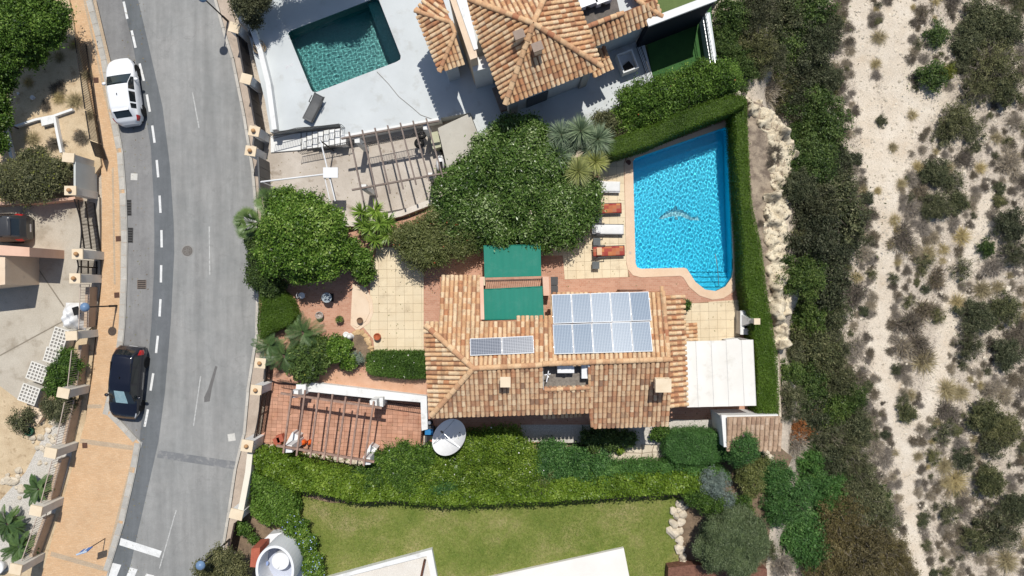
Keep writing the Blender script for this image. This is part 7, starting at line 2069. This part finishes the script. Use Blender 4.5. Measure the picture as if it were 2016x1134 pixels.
# dracaena cluster
dr_ = thing('dracaena_cluster', 'cluster of grey green and yellowish spiky dracaena heads', 'palm', tuple(W(1130, 320, T)))
for (x, y, z, L, m_) in ((1105, 265, 3.4, 1.15, L_YUCCA), (1143, 258, 3.7, 1.3, L_YUCCA), (1176, 275, 3.5, 1.3, L_YUCCA), (1098, 305, 3.3, 1.3, L_YUCCA), (1138, 338, 3.3, 1.25, L_YUCCAY), (1172, 318, 3.2, 1.1, L_YUCCAY), (1122, 282, 3.0, 1.0, L_YUCCA), (1165, 290, 3.1, 1.1, L_YUCCA)):
    c = W(x, y, z - .15); o = ORIG[dr_.name]
    hd = rosette('leaf_head', c - o, L * .8, 420, .03, .35, m_, -.5, 1.0, dr_)
    MB().tube((o.x + (c.x - o.x) * .4, o.y + (c.y - o.y) * .4, T), c, .09, 8, .07).build('stem', BARK, dr_)
# yucca cluster
yc = thing('yucca_cluster', 'group of bright spiky yuccas between the leafy tree and the patio', 'yucca', tuple(W(735, 440, T)))
for (x, y, z) in ((712, 418, 1.9), (739, 415, 2.0), (763, 437, 1.9), (727, 452, 1.8), (737, 473, 1.7), (765, 462, 1.7), (715, 440, 1.7), (748, 440, 2.1)):
    c = W(x, y, z); o = ORIG[yc.name]
    rosette('leaf_head', c - o, .72, 62, .075, .55, L_SPIKE, -.1, .95, yc)
    MB().tube((o.x + (c.x - o.x) * .6, o.y + (c.y - o.y) * .6, T), c, .06, 8).build('stem', BARK, yc)
fan_palm('dark fan palm leaning over the road pavement', 496, 440, 2.0, .1, 1.15, L_PALM, 26)
fan_palm('fan palm squeezed between leafy tree and driveway', 540, 400, 2.6, .1, 1.2, L_PALM, 18)
cycad('feathery palm arching over the terracotta patio edge', 598, 655, 1.5, .4, 1.35, L_PALMD, 26, name='feather_palm', cat='palm')
cycad('feathery palm between the footgate and the leafy shrubs', 560, 700, 1.3, .3, 1.3, L_PALMD, 24, name='feather_palm', cat='palm')
cycad('feathery palm at the street corner above the pillar', 530, 680, 1.3, .3, 1.1, L_PALMD, 20, name='feather_palm', cat='palm')
plant('variegated_shrub', 'dark variegated shrub at the end of the terracotta path', 'shrub', [pxblob(612, 705, 40, 1.3, .9), pxblob(630, 690, 28, 1.2, .8), pxblob(600, 730, 25, 1.1, .7)], L_DARK, 600, .17, .4, T, .14, flowers=(60, L_YELLOW, .12))
plant('round_shrub', 'bright rounded shrub beside the soil island', 'shrub', [pxblob(668, 688, 26, 1.3, .7), pxblob(685, 712, 18, 1.0, .5)], L_BRIGHT, 900, .12, .55, T, .12)
plant('silver_bush', 'small silvery bush on the soil island', 'shrub', [pxblob(703, 706, 16, .95, .35), pxblob(692, 714, 10, .9, .3)], L_SILVER, 500, .1, .25, T, .1, trunk=False)
plant('flowering_bank', 'mounded green shrub bank with white blossoms beside the satellite dish', 'shrub', [pxblob(940, 890, 48, 1.2, .9), pxblob(985, 875, 42, 1.2, .9), pxblob(1010, 905, 50, 1.2, .8), pxblob(900, 920, 45, 1.2, .8), pxblob(960, 925, 50, 1.2, .8), pxblob(1030, 930, 45, 1.1, .8), pxblob(860, 930, 40, 1.1, .7), pxblob(1000, 860, 25, 1.1, .8)], L_LIME, 520, .12, .4, .0, .18, flowers=(46, WHITEF, .1))
plant('flowering_bank', 'leafy green shrub bank where the ivy hedge meets the car port', 'shrub', [pxblob(790, 905, 42, 1.0, .7), pxblob(830, 905, 38, 1.1, .7), pxblob(750, 925, 35, 1.0, .6), pxblob(800, 935, 40, 1.1, .6)], L_MID, 560, .13, .4, .0, .16, flowers=(10, WHITEF, .1))
plant('feathery_bank', 'dark feathery shrub bank in front of the stone paving', 'shrub', [pxblob(1090, 910, 45, 1.0, .7), pxblob(1140, 915, 40, 1.0, .7), pxblob(1180, 920, 35, 1.0, .6), pxblob(1060, 925, 35, 1.0, .6)], L_FERN, 560, .13, .35, .0, .16)
plant('shade_shrub', 'dark shrub in the shade of the house eave', 'shrub', [pxblob(1165, 862, 26, 1.0, .6), pxblob(1200, 865, 24, .9, .6), pxblob(1235, 862, 18, .8, .5)], L_DARK, 600, .13, .5, .3, .13, flowers=(6, WHITEF, .1))
plant('small_shrub', 'small green shrub between house corner and white gravel', 'shrub', [pxblob(1302, 848, 16, 1.0, .5), pxblob(1290, 858, 10, .9, .4)], L_MID, 800, .12, .5, .5, .1)
plant('small_shrub', 'tiny yellow green shrub on the stone paving', 'shrub', [pxblob(1220, 886, 8, .6, .25)], L_LIME, 1200, .1, .6, .25, .07, trunk=False)
plant('small_shrub', 'small green tuft beside the lean-to roof tiles', 'shrub', [pxblob(1349, 600, 10, 1.0, .6)], L_MID, 900, .1, .5, T, .08)
plant('end_shrub', 'loose green shrub between the tiled shed and the silvery bush', 'shrub', [pxblob(1470, 925, 30, 1.0, .6), pxblob(1495, 905, 18, .9, .5), pxblob(1480, 955, 24, .9, .5)], L_DUSTY, 520, .11, .35, .0, .15)
stones(thing('rock_border', 'few pale stones below the tiled shed', 'rocks', tuple(W(1500, 900, 0))), [(1488, 890), (1500, 886), (1510, 892), (1502, 900), (1515, 902), (1485, 902), (1520, 912)], .1, .5, 1.0)
plant('purple_shrub', 'dark shrub tinged purple in front of the tiled shed', 'shrub', [pxblob(1462, 878, 34, 2.3, .9), pxblob(1448, 892, 24, 1.8, .8)], L_FERN, 800, .11, .3, .1, .14, flowers=(60, leafmat('leaf_purple', [(.06, .03, .04, 1), (.1, .05, .06, 1)]), .1))
plant('ball_bush', 'big ball shaped grey green bush beside the boulders', 'shrub', [pxblob(1434, 1062, 73, 1.6, 1.5)], L_BALL, 2400, .075, .5, .0, .09, per=20, core=.9, ragged=.05, spread=.7)
plant('silver_bush', 'silvery lavender bush at the end of the ivy hedge', 'shrub', [pxblob(1405, 950, 30, 1.4, .6), pxblob(1430, 985, 18, 1.2, .5)], L_SILVER, 500, .12, .2, .0, .14)
plant('end_shrub', 'green trailing shrub above the lawn boulders', 'shrub', [pxblob(1385, 980, 30, 1.1, .6), pxblob(1410, 995, 30, 1.1, .6), pxblob(1360, 975, 20, 1.0, .5), pxblob(1450, 1000, 35, 1.0, .6)], L_MID, 560, .11, .35, .0, .15)
plant('plumbago_bush', 'green bush with pale blue blossoms beside the oval tower', 'shrub', [pxblob(585, 1040, 24, 1.0, .6), pxblob(600, 1070, 24, 1.0, .6), pxblob(615, 1105, 22, 1.0, .6), pxblob(620, 1130, 20, 1.0, .6), pxblob(575, 1020, 16, .9, .5)], L_BRIGHT, 650, .11, .5, .0, .13, flowers=(260, BLUEF, .075))
plant('street_bush', 'dark bush around the lower street lamp', 'shrub', [pxblob(440, 1115, 42, 2.0, 1.1), pxblob(470, 1125, 30, 1.8, 1.0), pxblob(410, 1125, 25, 1.8, .9)], L_OLIVE, 560, .11, .4, .1, .16)
plant('street_bush', 'small shrub in the bed below the plain cream pillar', 'shrub', [pxblob(482, 1040, 14, .9, .5), pxblob(500, 1060, 10, .7, .4)], L_MID, 800, .11, .5, .0, .1)
plant('overhanging_tree', 'olive tree overhanging the far pool deck corner', 'tree', [pxblob(490, 10, 36, 2.8, 1.2), pxblob(510, -20, 40, 3.0, 1.3), pxblob(480, -30, 40, 3.0, 1.3), pxblob(500, 40, 18, 2.2, .8)], L_OLIVE, 520, .11, .35, D, .16)
plant('overhanging_tree', 'leafy tree out of sight beyond the pool deck', 'tree', [pxblob(560, -60, 38, 3.6, 1.2), pxblob(620, -70, 42, 3.6, 1.2), pxblob(670, -75, 45, 3.6, 1.2)], L_MID, 420, .13, .4, D, .18)
# left side
plant('yard_tree', 'dense green tree shading the sandy garden', 'tree', [pxblob(38, 70, 52, 2.6, 1.6), pxblob(90, 35, 46, 2.6, 1.6), pxblob(35, 20, 55, 2.6, 1.6), pxblob(102, 65, 30, 2.3, 1.3), pxblob(10, 120, 42, 2.4, 1.4), pxblob(60, 105, 30, 2.1, 1.2), pxblob(5, 165, 24, 2.0, 1.1)], L_MID, 700, .13, .5, .3, .2)
plant('yard_shrub', 'green shrub column along the edge of the sandy garden', 'shrub', [pxblob(4, 240, 20, 1.7, 1.0), pxblob(0, 280, 20, 1.5, 1.0), pxblob(4, 205, 20, 1.8, 1.0)], L_BRIGHT, 640, .13, .5, .3, .17)
plant('yard_shrub', 'olive brown shrub above the pink yard wall', 'shrub', [pxblob(70, 350, 52, 1.4, .9), pxblob(115, 345, 32, 1.3, .8), pxblob(25, 360, 40, 1.3, .9), pxblob(75, 320, 30, 1.3, .8)], L_OLIVE, 700, .11, .4, .2, .16, flowers=(400, L_YELLOW, .1))
plant('yard_shrub', 'green shrub bed beside the perforated blocks', 'shrub', [pxblob(125, 735, 30, .9, .5), pxblob(110, 760, 22, .9, .5), pxblob(145, 720, 22, .9, .5), pxblob(135, 700, 20, .8, .4)], L_MID, 640, .11, .45, .1, .14)
plant('yard_shrub', 'dry olive shrub below the first stepped pillar', 'shrub', [pxblob(115, 810, 26, .8, .45), pxblob(132, 795, 20, .8, .4), pxblob(100, 800, 18, .7, .4)], L_OLIVE, 600, .1, .35, .1, .14)
plant('yard_shrub', 'sparse shrub growing from the rubble', 'shrub', [pxblob(42, 830, 24, .6, .4), pxblob(60, 815, 16, .6, .35)], L_OLIVE, 380, .1, .4, .1, .14, core=.4)
cycad('dwarf palm in the gravel beside the stepped wall', 78, 962, .7, .1, 1.05, L_PALMD, 30, width=.03)
cycad('dwarf palm beside the shaded wall corner', 40, 1075, .8, .1, 1.1, L_PALMD, 30, width=.03)
cycad('dwarf palm half outside near the pale planter', 15, 1030, .9, .1, 1.15, L_PALMD, 28, width=.03)

# ------------------------------------------------------------------ ravine plants: prototypes shared by copies
def proto_leaf(mat, dens, leaf, asp, nb=5, clump=.12, ragged=.2, core=.5, twigs=None, h=.75):
    """unit-size shrub (radius about 1) -> list of (part name, mesh)"""
    bl = [(0, 0, h * .4, .5, .5, h * .5)]
    for i in range(nb * 3):
        a = i * 2.399 + rng.uniform(-.5, .5); r = (i + .5) ** .5 / (nb * 3) ** .5 * rng.uniform(.6, .92); s = rng.uniform(.16, .34)
        bl.append((r * math.cos(a), r * math.sin(a), h * (.78 - .55 * r * r) * rng.uniform(.7, 1.15), s, s * rng.uniform(.8, 1.2), s * rng.uniform(.7, 1.0)))
    P, Nn, R = blob_points(bl, dens, clump, 24, -.1, ragged)
    m = int(len(P) * .05); st = rng.normal(size=(m, 3)) * np.array([.62, .62, .2]) + np.array([0, 0, h * .3])   # stray sprigs beyond the outline
    P = np.concatenate([P, st]); Nn = np.concatenate([Nn, np.tile([0, 0, 1.0], (m, 1))]); R = np.concatenate([R, rng.normal(.5, .2, m)])
    k = P[:, 2] > .02; out = [('crown', leafmesh('crown', P[k], Nn[k], R[k], leaf, asp, mat, .9))]
    mb = core_mesh('inner', bl[:1] + bl[1::3], mat, core, nb * 7 + int(dens), .01)
    me = bpy.data.meshes.new('inner_growth'); me.from_pydata(mb.v, [], mb.f); me.materials.append(mat); at = me.attributes.new('rnd', 'FLOAT', 'FACE'); at.data.foreach_set('value', np.array(mb.r, np.float32)); out.append(('inner_growth', me))
    tw = trunk_mesh((0, 0, -.15), h * .4, .05, [b[:3] for b in bl[1:]], .05, nb)
    me = bpy.data.meshes.new('trunk'); me.from_pydata(tw.v, [], tw.f); me.materials.append(BARK); out.append(('trunk', me))
    if twigs:
        n, m_ = twigs; d = rosette_dirs(n, -.05, 1.0)
        out.append(('bare_twigs', blades('bare_twigs', d * rng.uniform(.2, .7, (n, 1)) * np.array([1, 1, h]), unit(d + rng.normal(0, .5, (n, 3))), rng.uniform(.3, .6, n), .016, .2, m_, 3)))
    return out
def proto_twig(mat, n=420, h=.6, leafy=None, w=.022, L=.62):
    k = 7; out = []
    cen = np.array([[0, 0, 0]] + [[rng.uniform(-.45, .45), rng.uniform(-.45, .45), 0] for _ in range(k)])
    c = cen[rng.integers(0, k + 1, n)]; d = rosette_dirs(n, .05, 1.0) * np.array([1, 1, h * 1.6])
    d = unit(d + rng.normal(0, .25, (n, 3)))
    out.append(('twigs', blades('twigs', c + rng.normal(0, .06, (n, 3)) * np.array([1, 1, .2]) + d * .05, d, L * rng.uniform(.5, 1.1, n), w, .1, mat, 3)))
    m = int(n * .9); d2 = rosette_dirs(m, .1, 1.0); p = cen[rng.integers(0, k + 1, m)] + d2 * rng.uniform(.2, .6, (m, 1)) * np.array([1, 1, h])
    out.append(('twig_tips', blades('twig_tips', p, unit(d2 + rng.normal(0, .8, (m, 3))), rng.uniform(.1, .3, m), w * .8, .1, mat, 2)))
    if leafy:
        mm, nl, sz = leafy; d3 = rosette_dirs(nl, .1, 1.0); p = cen[rng.integers(0, k + 1, nl)] + d3 * rng.uniform(.3, .6, (nl, 1)) * np.array([1, 1, h])
        out.append(('leaves', leafmesh('leaves', p, d3, rng.normal(.5, .2, nl), sz, .4, mm, .8)))
    return out
def proto_tuft(mat, n=260, up=(.15, 1.0), L=1.0, w=.022):
    d = rosette_dirs(n, *up); r = rng.normal(0, .12, (n, 3)) * np.array([1, 1, 0])
    return [('blades', blades('blades', r, d, L * rng.uniform(.6, 1.1, n), w, .7, mat, 3))]
TYPES = {
    'dark': ('maquis_shrub', 'shrub', [proto_leaf(L_SHRUBD, 420, .1, .4, 5 + i, twigs=(60, TWIG_D)) for i in range(4)]),
    'olive': ('olive_shrub', 'shrub', [proto_leaf(L_OLIVE, 420, .09, .4, 5 + i, twigs=(50, TWIG)) for i in range(4)]),
    'green': ('evergreen_shrub', 'shrub', [proto_leaf(L_DARK, 420, .1, .45, 5 + i) for i in range(4)]),
    'fern': ('pepper_tree', 'tree', [proto_leaf(L_FERN, 420, .13, .3, 6 + i, ragged=.28) for i in range(3)]),
    'yellow': ('yellow_shrub', 'shrub', [proto_leaf(L_YELLOW, 420, .1, .45, 5 + i) for i in range(2)]),
    'mixed': ('thorny_shrub', 'shrub', [proto_leaf(L_OLIVE, 240, .08, .4, 5 + i, ragged=.32, core=.45, twigs=(200, TWIG)) for i in range(3)]),
    'grey': ('grey_shrub', 'shrub', [proto_twig(TWIG, 620, .5, (L_OLIVE, 60, .08), .026) for i in range(4)]),
    'brown': ('brown_shrub', 'shrub', [proto_twig(TWIG_D, 560, .5, (L_OLIVE, 220, .09), .026) for i in range(4)]),
    'rust': ('rusty_shrub', 'shrub', [proto_leaf(RUST, 260, .1, .4, 5, ragged=.3, core=.4, twigs=(120, TWIG_D))]),
    'straw': ('straw_tuft', 'grass', [proto_tuft(STRAW, 240 + 60 * i) for i in range(3)]),
}
TYPES['thick'] = ('thorny_shrub', 'shrub', [proto_leaf(L_BROWN, 300, .08, .4, 6, ragged=.3, core=.45, twigs=(200, TWIG))])
BIG = {
    'thick': [proto_leaf(L_BROWN, 760, .05, .42, 7 + i, clump=.075, ragged=.3, core=.45, twigs=(380, TWIG)) for i in range(3)],
    'dark': [proto_leaf(L_SHRUBD, 1050, .06, .42, 7 + i, clump=.075, twigs=(130, TWIG_D)) for i in range(4)],
    'olive': [proto_leaf(L_OLIVE, 1050, .055, .42, 7 + i, clump=.075, twigs=(110, TWIG)) for i in range(3)],
    'green': [proto_leaf(L_DARK, 1050, .06, .45, 7 + i, clump=.075) for i in range(4)],
    'mixed': [proto_leaf(L_OLIVE, 620, .05, .42, 7 + i, clump=.075, ragged=.3, core=.45, twigs=(420, TWIG)) for i in range(3)],
    'fern': [proto_leaf(L_FERN, 800, .085, .3, 8 + i, clump=.085, ragged=.28) for i in range(3)],
}
def wild(kind, px, py, r, label, group=None, hz=1.0, ground=None, idx=None):
    name, cat, protos = TYPES[kind]
    if r > 34 and kind in BIG: protos = BIG[kind]
    pr = protos[(int(px * 7 + py * 3) if idx is None else idx) % len(protos)]
    if ground is None:
        x, y, z = WG(px, py, r * .034 * hz * .6)
    else:
        p = W(px, py, ground + r * .02); x, y, z = p.x, p.y, ground
    s = r * (H - z - r * .02) / F
    t = bpy.data.objects.new(name, None); COL.objects.link(t); t.location = (x, y, z - .02); t.scale = (s, s * random.uniform(.88, 1.1), s * hz * random.uniform(.85, 1.1)); t.rotation_euler.z = random.uniform(0, 6.28)
    t.empty_display_size = .2
    tag(t, label, cat, group)
    for nm_, me in pr:
        o = bpy.data.objects.new(nm_, me); COL.objects.link(o); o.parent = t
        if nm_ not in ('crown', 'trunk'): o['kind'] = 'stuff'
    return t
MARKS = [((1700, 20), 'at the head of the sandy path'), ((1765, 200), 'around the wide sandy clearing'), ((1868, 140), 'near the yellow tipped bush'), ((1890, 235), 'near the brownish olive dome bush'), ((1990, 330), 'on the outer slope above the side path'), ((1560, 290), 'behind the cream rock outcrop'), ((1450, 60), 'behind the turf yard'), ((1590, 60), 'above the rock outcrop'), ((1640, 430), 'behind the long pool hedge'), ((1600, 620), 'level with the barbecue'), ((1600, 760), 'behind the white canopy'), ((1650, 860), 'behind the tiled shed'), ((1745, 470), 'on the sandy path bend'), ((1730, 660), 'along the straight run of the sandy path'), ((1825, 690), 'between the two sandy paths'), ((1865, 570), 'at the upper end of the side path'), ((1900, 470), 'by the pale straw tuft of the side path'), ((1940, 630), 'beside the twin dark bushes'), ((1800, 830), 'where the two sandy paths meet'), ((1880, 860), 'on the slope below the path fork'), ((1950, 840), 'below the twin dark bushes'), ((1735, 985), 'near the solitary soft green bush'), ((1840, 1010), 'beside the lower sandy path'), ((1970, 1050), 'around the biggest dark bush of the slope'), ((1690, 1060), 'in the thicket below the feathery trees'), ((1960, 90), 'in the dark grove beyond the clearing')]
def where(x, y, r, text):
    w = 'tiny' if r < 16 else 'small' if r < 24 else 'mid-sized' if r < 36 else 'large' if r < 50 else 'very large'
    return w + ' ' + text + ' ' + min(MARKS, key=lambda m: (m[0][0] - x) ** 2 + (m[0][1] - y) ** 2)[1]
GW = 'shrubs crowding the wooded slope behind the rock ledge'
GO = 'shrubs scattered over the sandy ravine'
slope = [('dark', 1632, 415, 92), ('dark', 1600, 480, 70), ('dark', 1650, 480, 60), ('olive', 1600, 400, 60), ('dark', 1622, 555, 68), ('green', 1585, 545, 48), ('dark', 1668, 430, 50), ('green', 1590, 620, 52), ('dark', 1640, 620, 46), ('dark', 1600, 690, 58), ('olive', 1640, 690, 45), ('green', 1600, 755, 55), ('olive', 1648, 745, 48), ('green', 1645, 800, 52), ('dark', 1600, 815, 50), ('green', 1680, 785, 36), ('mixed', 1640, 845, 50), ('mixed', 1600, 860, 44), ('dark', 1690, 840, 42), ('mixed', 1680, 890, 46), ('dark', 1640, 905, 42), ('mixed', 1700, 930, 40),
         ('green', 1445, 30, 50), ('green', 1432, 90, 42), ('green', 1460, 125, 40), ('olive', 1480, 30, 48), ('olive', 1492, 85, 46), ('olive', 1500, 5, 46), ('dark', 1545, 30, 62), ('green', 1590, 20, 62), ('green', 1550, 85, 60), ('dark', 1600, 85, 56), ('dark', 1570, 130, 50), ('olive', 1520, 110, 44), ('dark', 1630, 60, 40), ('dark', 1620, 150, 46), ('green', 1610, 205, 56), ('dark', 1575, 200, 40), ('green', 1622, 265, 58), ('green', 1585, 255, 36), ('green', 1600, 325, 58), ('dark', 1645, 320, 44), ('dark', 1580, 365, 42), ('dark', 1650, 365, 50), ('green', 1450, 165, 30), ('mixed', 1540, 165, 40), ('mixed', 1580, 170, 36), ('grey', 1520, 170, 36), ('grey', 1545, 195, 34), ('olive', 1562, 700, 28), ('green', 1560, 735, 30), ('olive', 1562, 780, 30), ('mixed', 1560, 815, 26), ('dark', 1572, 660, 26), ('mixed', 1575, 470, 28)]
for k, x, y, r in slope:
    nm_ = {'dark': 'dense dark maquis shrub', 'olive': 'olive green bush', 'green': 'fresh green evergreen bush', 'mixed': 'thorny bush with bare pale twigs', 'grey': 'leafless grey brushwood'}[k]
    wild(k, x, y, r * 1.02, where(x, y, r, nm_), GW, 1.15)
low = [('fern', 1590, 905, 44), ('fern', 1530, 940, 46), ('fern', 1560, 985, 56), ('fern', 1600, 960, 46), ('fern', 1580, 1050, 60), ('fern', 1540, 1010, 40), ('fern', 1640, 990, 44), ('fern', 1600, 1090, 44), ('fern', 1660, 950, 32)]
FL = ['behind the dry rusty bush', 'nearest the shed and silvery bush', 'between the yellow bush and its kin', 'at the heart of the feathery grove', 'nearest the timber roof', 'beside the small yellow green bush', 'bordering the thorny thicket', 'below the heart of the feathery grove', 'touching the maquis behind the shed']
for (k, x, y, r), fl in zip(low, FL): wild(k, x, y, r, 'fresh green feathery pepper tree ' + fl, 'feathery pepper trees near the ball bush', 1.1)
for k, x, y, r, l in (('yellow', 1518, 990, 18, 'small yellow green bush among the feathery trees'), ('rust', 1570, 850, 32, 'rust brown dry bush behind the tiled shed'), ('rust', 1600, 840, 20, 'small rust brown bush on the slope side of its larger twin'), ('grey', 1565, 880, 36, 'bare twiggy brushwood below the rust brown bush'), ('olive', 1515, 1085, 30, 'olive bush at the timber roof corner'), ('grey', 1545, 1120, 34, 'pale brushwood at the foot of the timber roof')):
    wild(k, x, y, r, l, None, 1.0, ground=-.3 if x < 1560 else None)
mix2 = [(1660, 1020, 60), (1700, 1000, 60), (1650, 1080, 66), (1710, 1070, 66), (1740, 1030, 50), (1620, 1125, 50), (1750, 1100, 56), (1690, 1130, 60), (1700, 960, 46), (1780, 1128, 40)]
TK = ['brownish thorny', 'olive', 'brown twiggy', 'brownish thorny', 'olive', 'brownish thorny', 'brownish']
TP = ['touching the feathery grove', 'beside the soft green bush', 'below the timber roof corner', 'in the middle of the bank', 'reaching the lower sandy path', 'at the foot of the feathery grove', 'under the lower path bend', 'spreading over the bank foot', 'behind the soft green bush', 'at the end of the lower path']
for i, (x, y, r) in enumerate(mix2): wild(('thick', 'olive', 'thick', 'thick', 'olive', 'thick', 'thick')[i % 7], x, y, r, TK[i % 7] + ' thicket ' + TP[i], 'thicket below the feathery trees', .9)
wild('green', 1735, 985, 34, 'solitary soft green bush beside the lower path', None, .9)
big = [('dark', 1945, 45, 66), ('dark', 1965, 115, 72), ('dark', 1915, 75, 48), ('dark', 1990, 60, 56), ('dark', 1935, 165, 52), ('dark', 1985, 170, 48), ('green', 1850, 65, 36), ('yellow', 1868, 140, 24), ('green', 1838, 148, 40), ('olive', 1890, 232, 56), ('olive', 1920, 260, 36), ('olive', 1865, 262, 34), ('dark', 1850, 340, 42), ('dark', 1880, 355, 34), ('olive', 1850, 405, 46), ('dark', 1890, 395, 32), ('dark', 1900, 530, 34), ('green', 1945, 488, 24), ('dark', 1930, 625, 54), ('dark', 1915, 680, 44), ('dark', 1985, 610, 46), ('dark', 1995, 440, 48), ('dark', 2005, 500, 44), ('dark', 1990, 700, 44), ('dark', 1945, 820, 52), ('olive', 1985, 850, 50), ('olive', 1955, 880, 40), ('dark', 1955, 950, 48), ('dark', 1975, 1045, 66), ('dark', 1940, 1060, 46), ('dark', 2005, 1000, 46), ('olive', 1870, 1010, 30), ('dark', 1790, 815, 26), ('olive', 1840, 900, 24), ('dark', 1850, 620, 26), ('brown', 1830, 610, 40), ('brown', 1800, 640, 44), ('brown', 1820, 690, 46), ('grey', 1790, 690, 38), ('brown', 1850, 550, 36)]
for bi, (k, x, y, r) in enumerate(big):
    if k == 'dark' and bi % 3 == 1: k = 'mixed'
    wild(k, x, y, r * .84, where(x, y, r, {'mixed': 'thorny bush with pale twigs', 'dark': 'dark rounded maquis bush', 'olive': 'brownish olive rounded bush', 'green': 'bright green bush', 'yellow': 'yellow tipped bush', 'brown': 'brown twiggy bush', 'grey': 'pale grey bush'}[k]), GO, .9)
tuf = [(1735, 70, 22), (1800, 225, 18), (1760, 290, 14), (1900, 465, 26), (1825, 715, 36), (1890, 595, 26), (1940, 570, 26), (1970, 565, 18), (1870, 770, 30), (1895, 775, 24), (1865, 920, 26), (1935, 940, 22), (1990, 1110, 34), (1920, 865, 16), (1870, 330, 20), (1755, 480, 14), (1690, 545, 18), (1730, 375, 12), (1860, 490, 18), (1935, 330, 20)]
for x, y, r in tuf: wild('straw', x, y, r, where(x, y, r, 'pale straw grass tuft'), 'straw tufts in the ravine', .7)
# fill-in low scrub avoiding the paths
cnt = 0; tries = 0
placed = [(x, y, r * .7) for _, x, y, r in big] + [(x, y, r * .8) for x, y, r in tuf]
while cnt < 540 and tries < 14000:
    tries += 1
    x = random.uniform(1640, 2030); y = random.uniform(-15, 1150)
    if y > 880 and x < 1720: continue
    wx, wy, wz = WG(x, y); dp = float(pathdist(np.array([wx]), np.array([wy]))[0])
    wide = 60 < y < 340 and 1680 < x < 1850
    if dp < (.15 if not wide else .3): continue
    if wide and random.random() < .45: continue
    if x < 1700 and 300 < y < 880 and random.random() < .4: continue
    r = random.choice([9, 11, 12, 14, 16, 18, 22, 26, 32]) * random.uniform(.8, 1.15)
    if dp < .8: r = min(r, 16)
    if any((x - a) ** 2 + (y - b_) ** 2 < (c_ + r * .42) ** 2 for a, b_, c_ in placed): continue
    placed.append((x, y, r * .42)); cnt += 1
    k = random.choices(['grey', 'brown', 'dark', 'straw', 'olive', 'mixed'], [.44, .32, .03, .08, .03, .10])[0]
    wild(k, x, y, r, where(x, y, r, {'grey': 'leafless grey shrub', 'brown': 'brown twiggy shrub', 'dark': 'dark green shrub', 'straw': 'pale straw grass tuft', 'olive': 'olive shrub', 'mixed': 'thorny shrub with bare twigs'}[k]), {'straw': 'straw tufts in the ravine'}.get(k, 'low scrub on the sandy ravine'), .75)
# dry tufts in the sandy garden and on the rock ledge
for i, (x, y, r) in enumerate([(112, 110, 16), (105, 170, 20), (140, 195, 22), (110, 190, 18), (152, 270, 20), (50, 160, 16), (55, 270, 22), (100, 280, 24), (165, 145, 16), (172, 225, 14), (85, 205, 16), (140, 85, 14)]):
    wild(['straw', 'brown', 'straw'][i % 3], x, y, r, ['dry straw tuft in the sandy garden', 'dry brown tuft in the sandy garden', 'dry straw tuft in the sandy garden'][i % 3], 'dry tufts in the sandy garden', .8, ground=.3)
for i, (x, y, r) in enumerate([(1530, 300, 22), (1520, 320, 14), (1505, 240, 12), (1500, 440, 10)]):
    wild('brown', x, y, r, 'dry tuft growing on the cream rock ledge', 'tufts on the rock ledge', .8, ground=.15)
# loose stones and dead litter
n = 9000
PX = rng.uniform(1560, 2030, n); PY = rng.uniform(-20, 1150, n)
V = []; Fq = []; Rr = []
oct_ = np.array([[1, 0, 0], [0, 1, 0], [-1, 0, 0], [0, -1, 0], [0, 0, .7], [0, 0, -.5]]); of = np.array([[0, 1, 4], [1, 2, 4], [2, 3, 4], [3, 0, 4]])
zz_ = -2.75; kx = (H - zz_) / F
X = (PX - 1008) * kx; Y = (567 - PY) * kx; Z = gz(X, Y); s = rng.gamma(2.0, .02, n) + .012
a = rng.uniform(0, 6.28, n); ca, sa = np.cos(a), np.sin(a)
O = oct_[None] * s[:, None, None] * rng.uniform(.7, 1.3, (n, 6, 1))
OX = O[..., 0] * ca[:, None] - O[..., 1] * sa[:, None]; OY = O[..., 0] * sa[:, None] + O[..., 1] * ca[:, None]
V = np.stack([OX + X[:, None], OY + Y[:, None], O[..., 2] + Z[:, None] + .01], -1).reshape(-1, 3)
Fq = (np.arange(n)[:, None, None] * 6 + of[None]).reshape(-1, 3)
tag(link('pebbles', quadmesh('pebbles', V, Fq, np.repeat(rng.random(n), 4), surf('pebble', C(236, 226, 208), C(196, 182, 160), 3, per_piece=.2))), 'pale stones strewn over the ravine', kind='stuff')
n = 45000
X = rng.uniform(17.5, 36, n); Y = rng.uniform(-20, 20, n); dpp = pathdist(X, Y)
k = (dpp > .1) & (rng.random(n) < np.clip(dpp * .9 + .1, 0, .9)); X, Y = X[k], Y[k]; m = len(X); d = rosette_dirs(m, .0, .6)
tag(link('dry_litter', blades('dry_litter', np.stack([X, Y, gz(X, Y) + .01], 1), d, rng.uniform(.06, .28, m), .017, .3, TWIG, 2)), 'dead twigs and dry grass littering the ravine', kind='stuff')
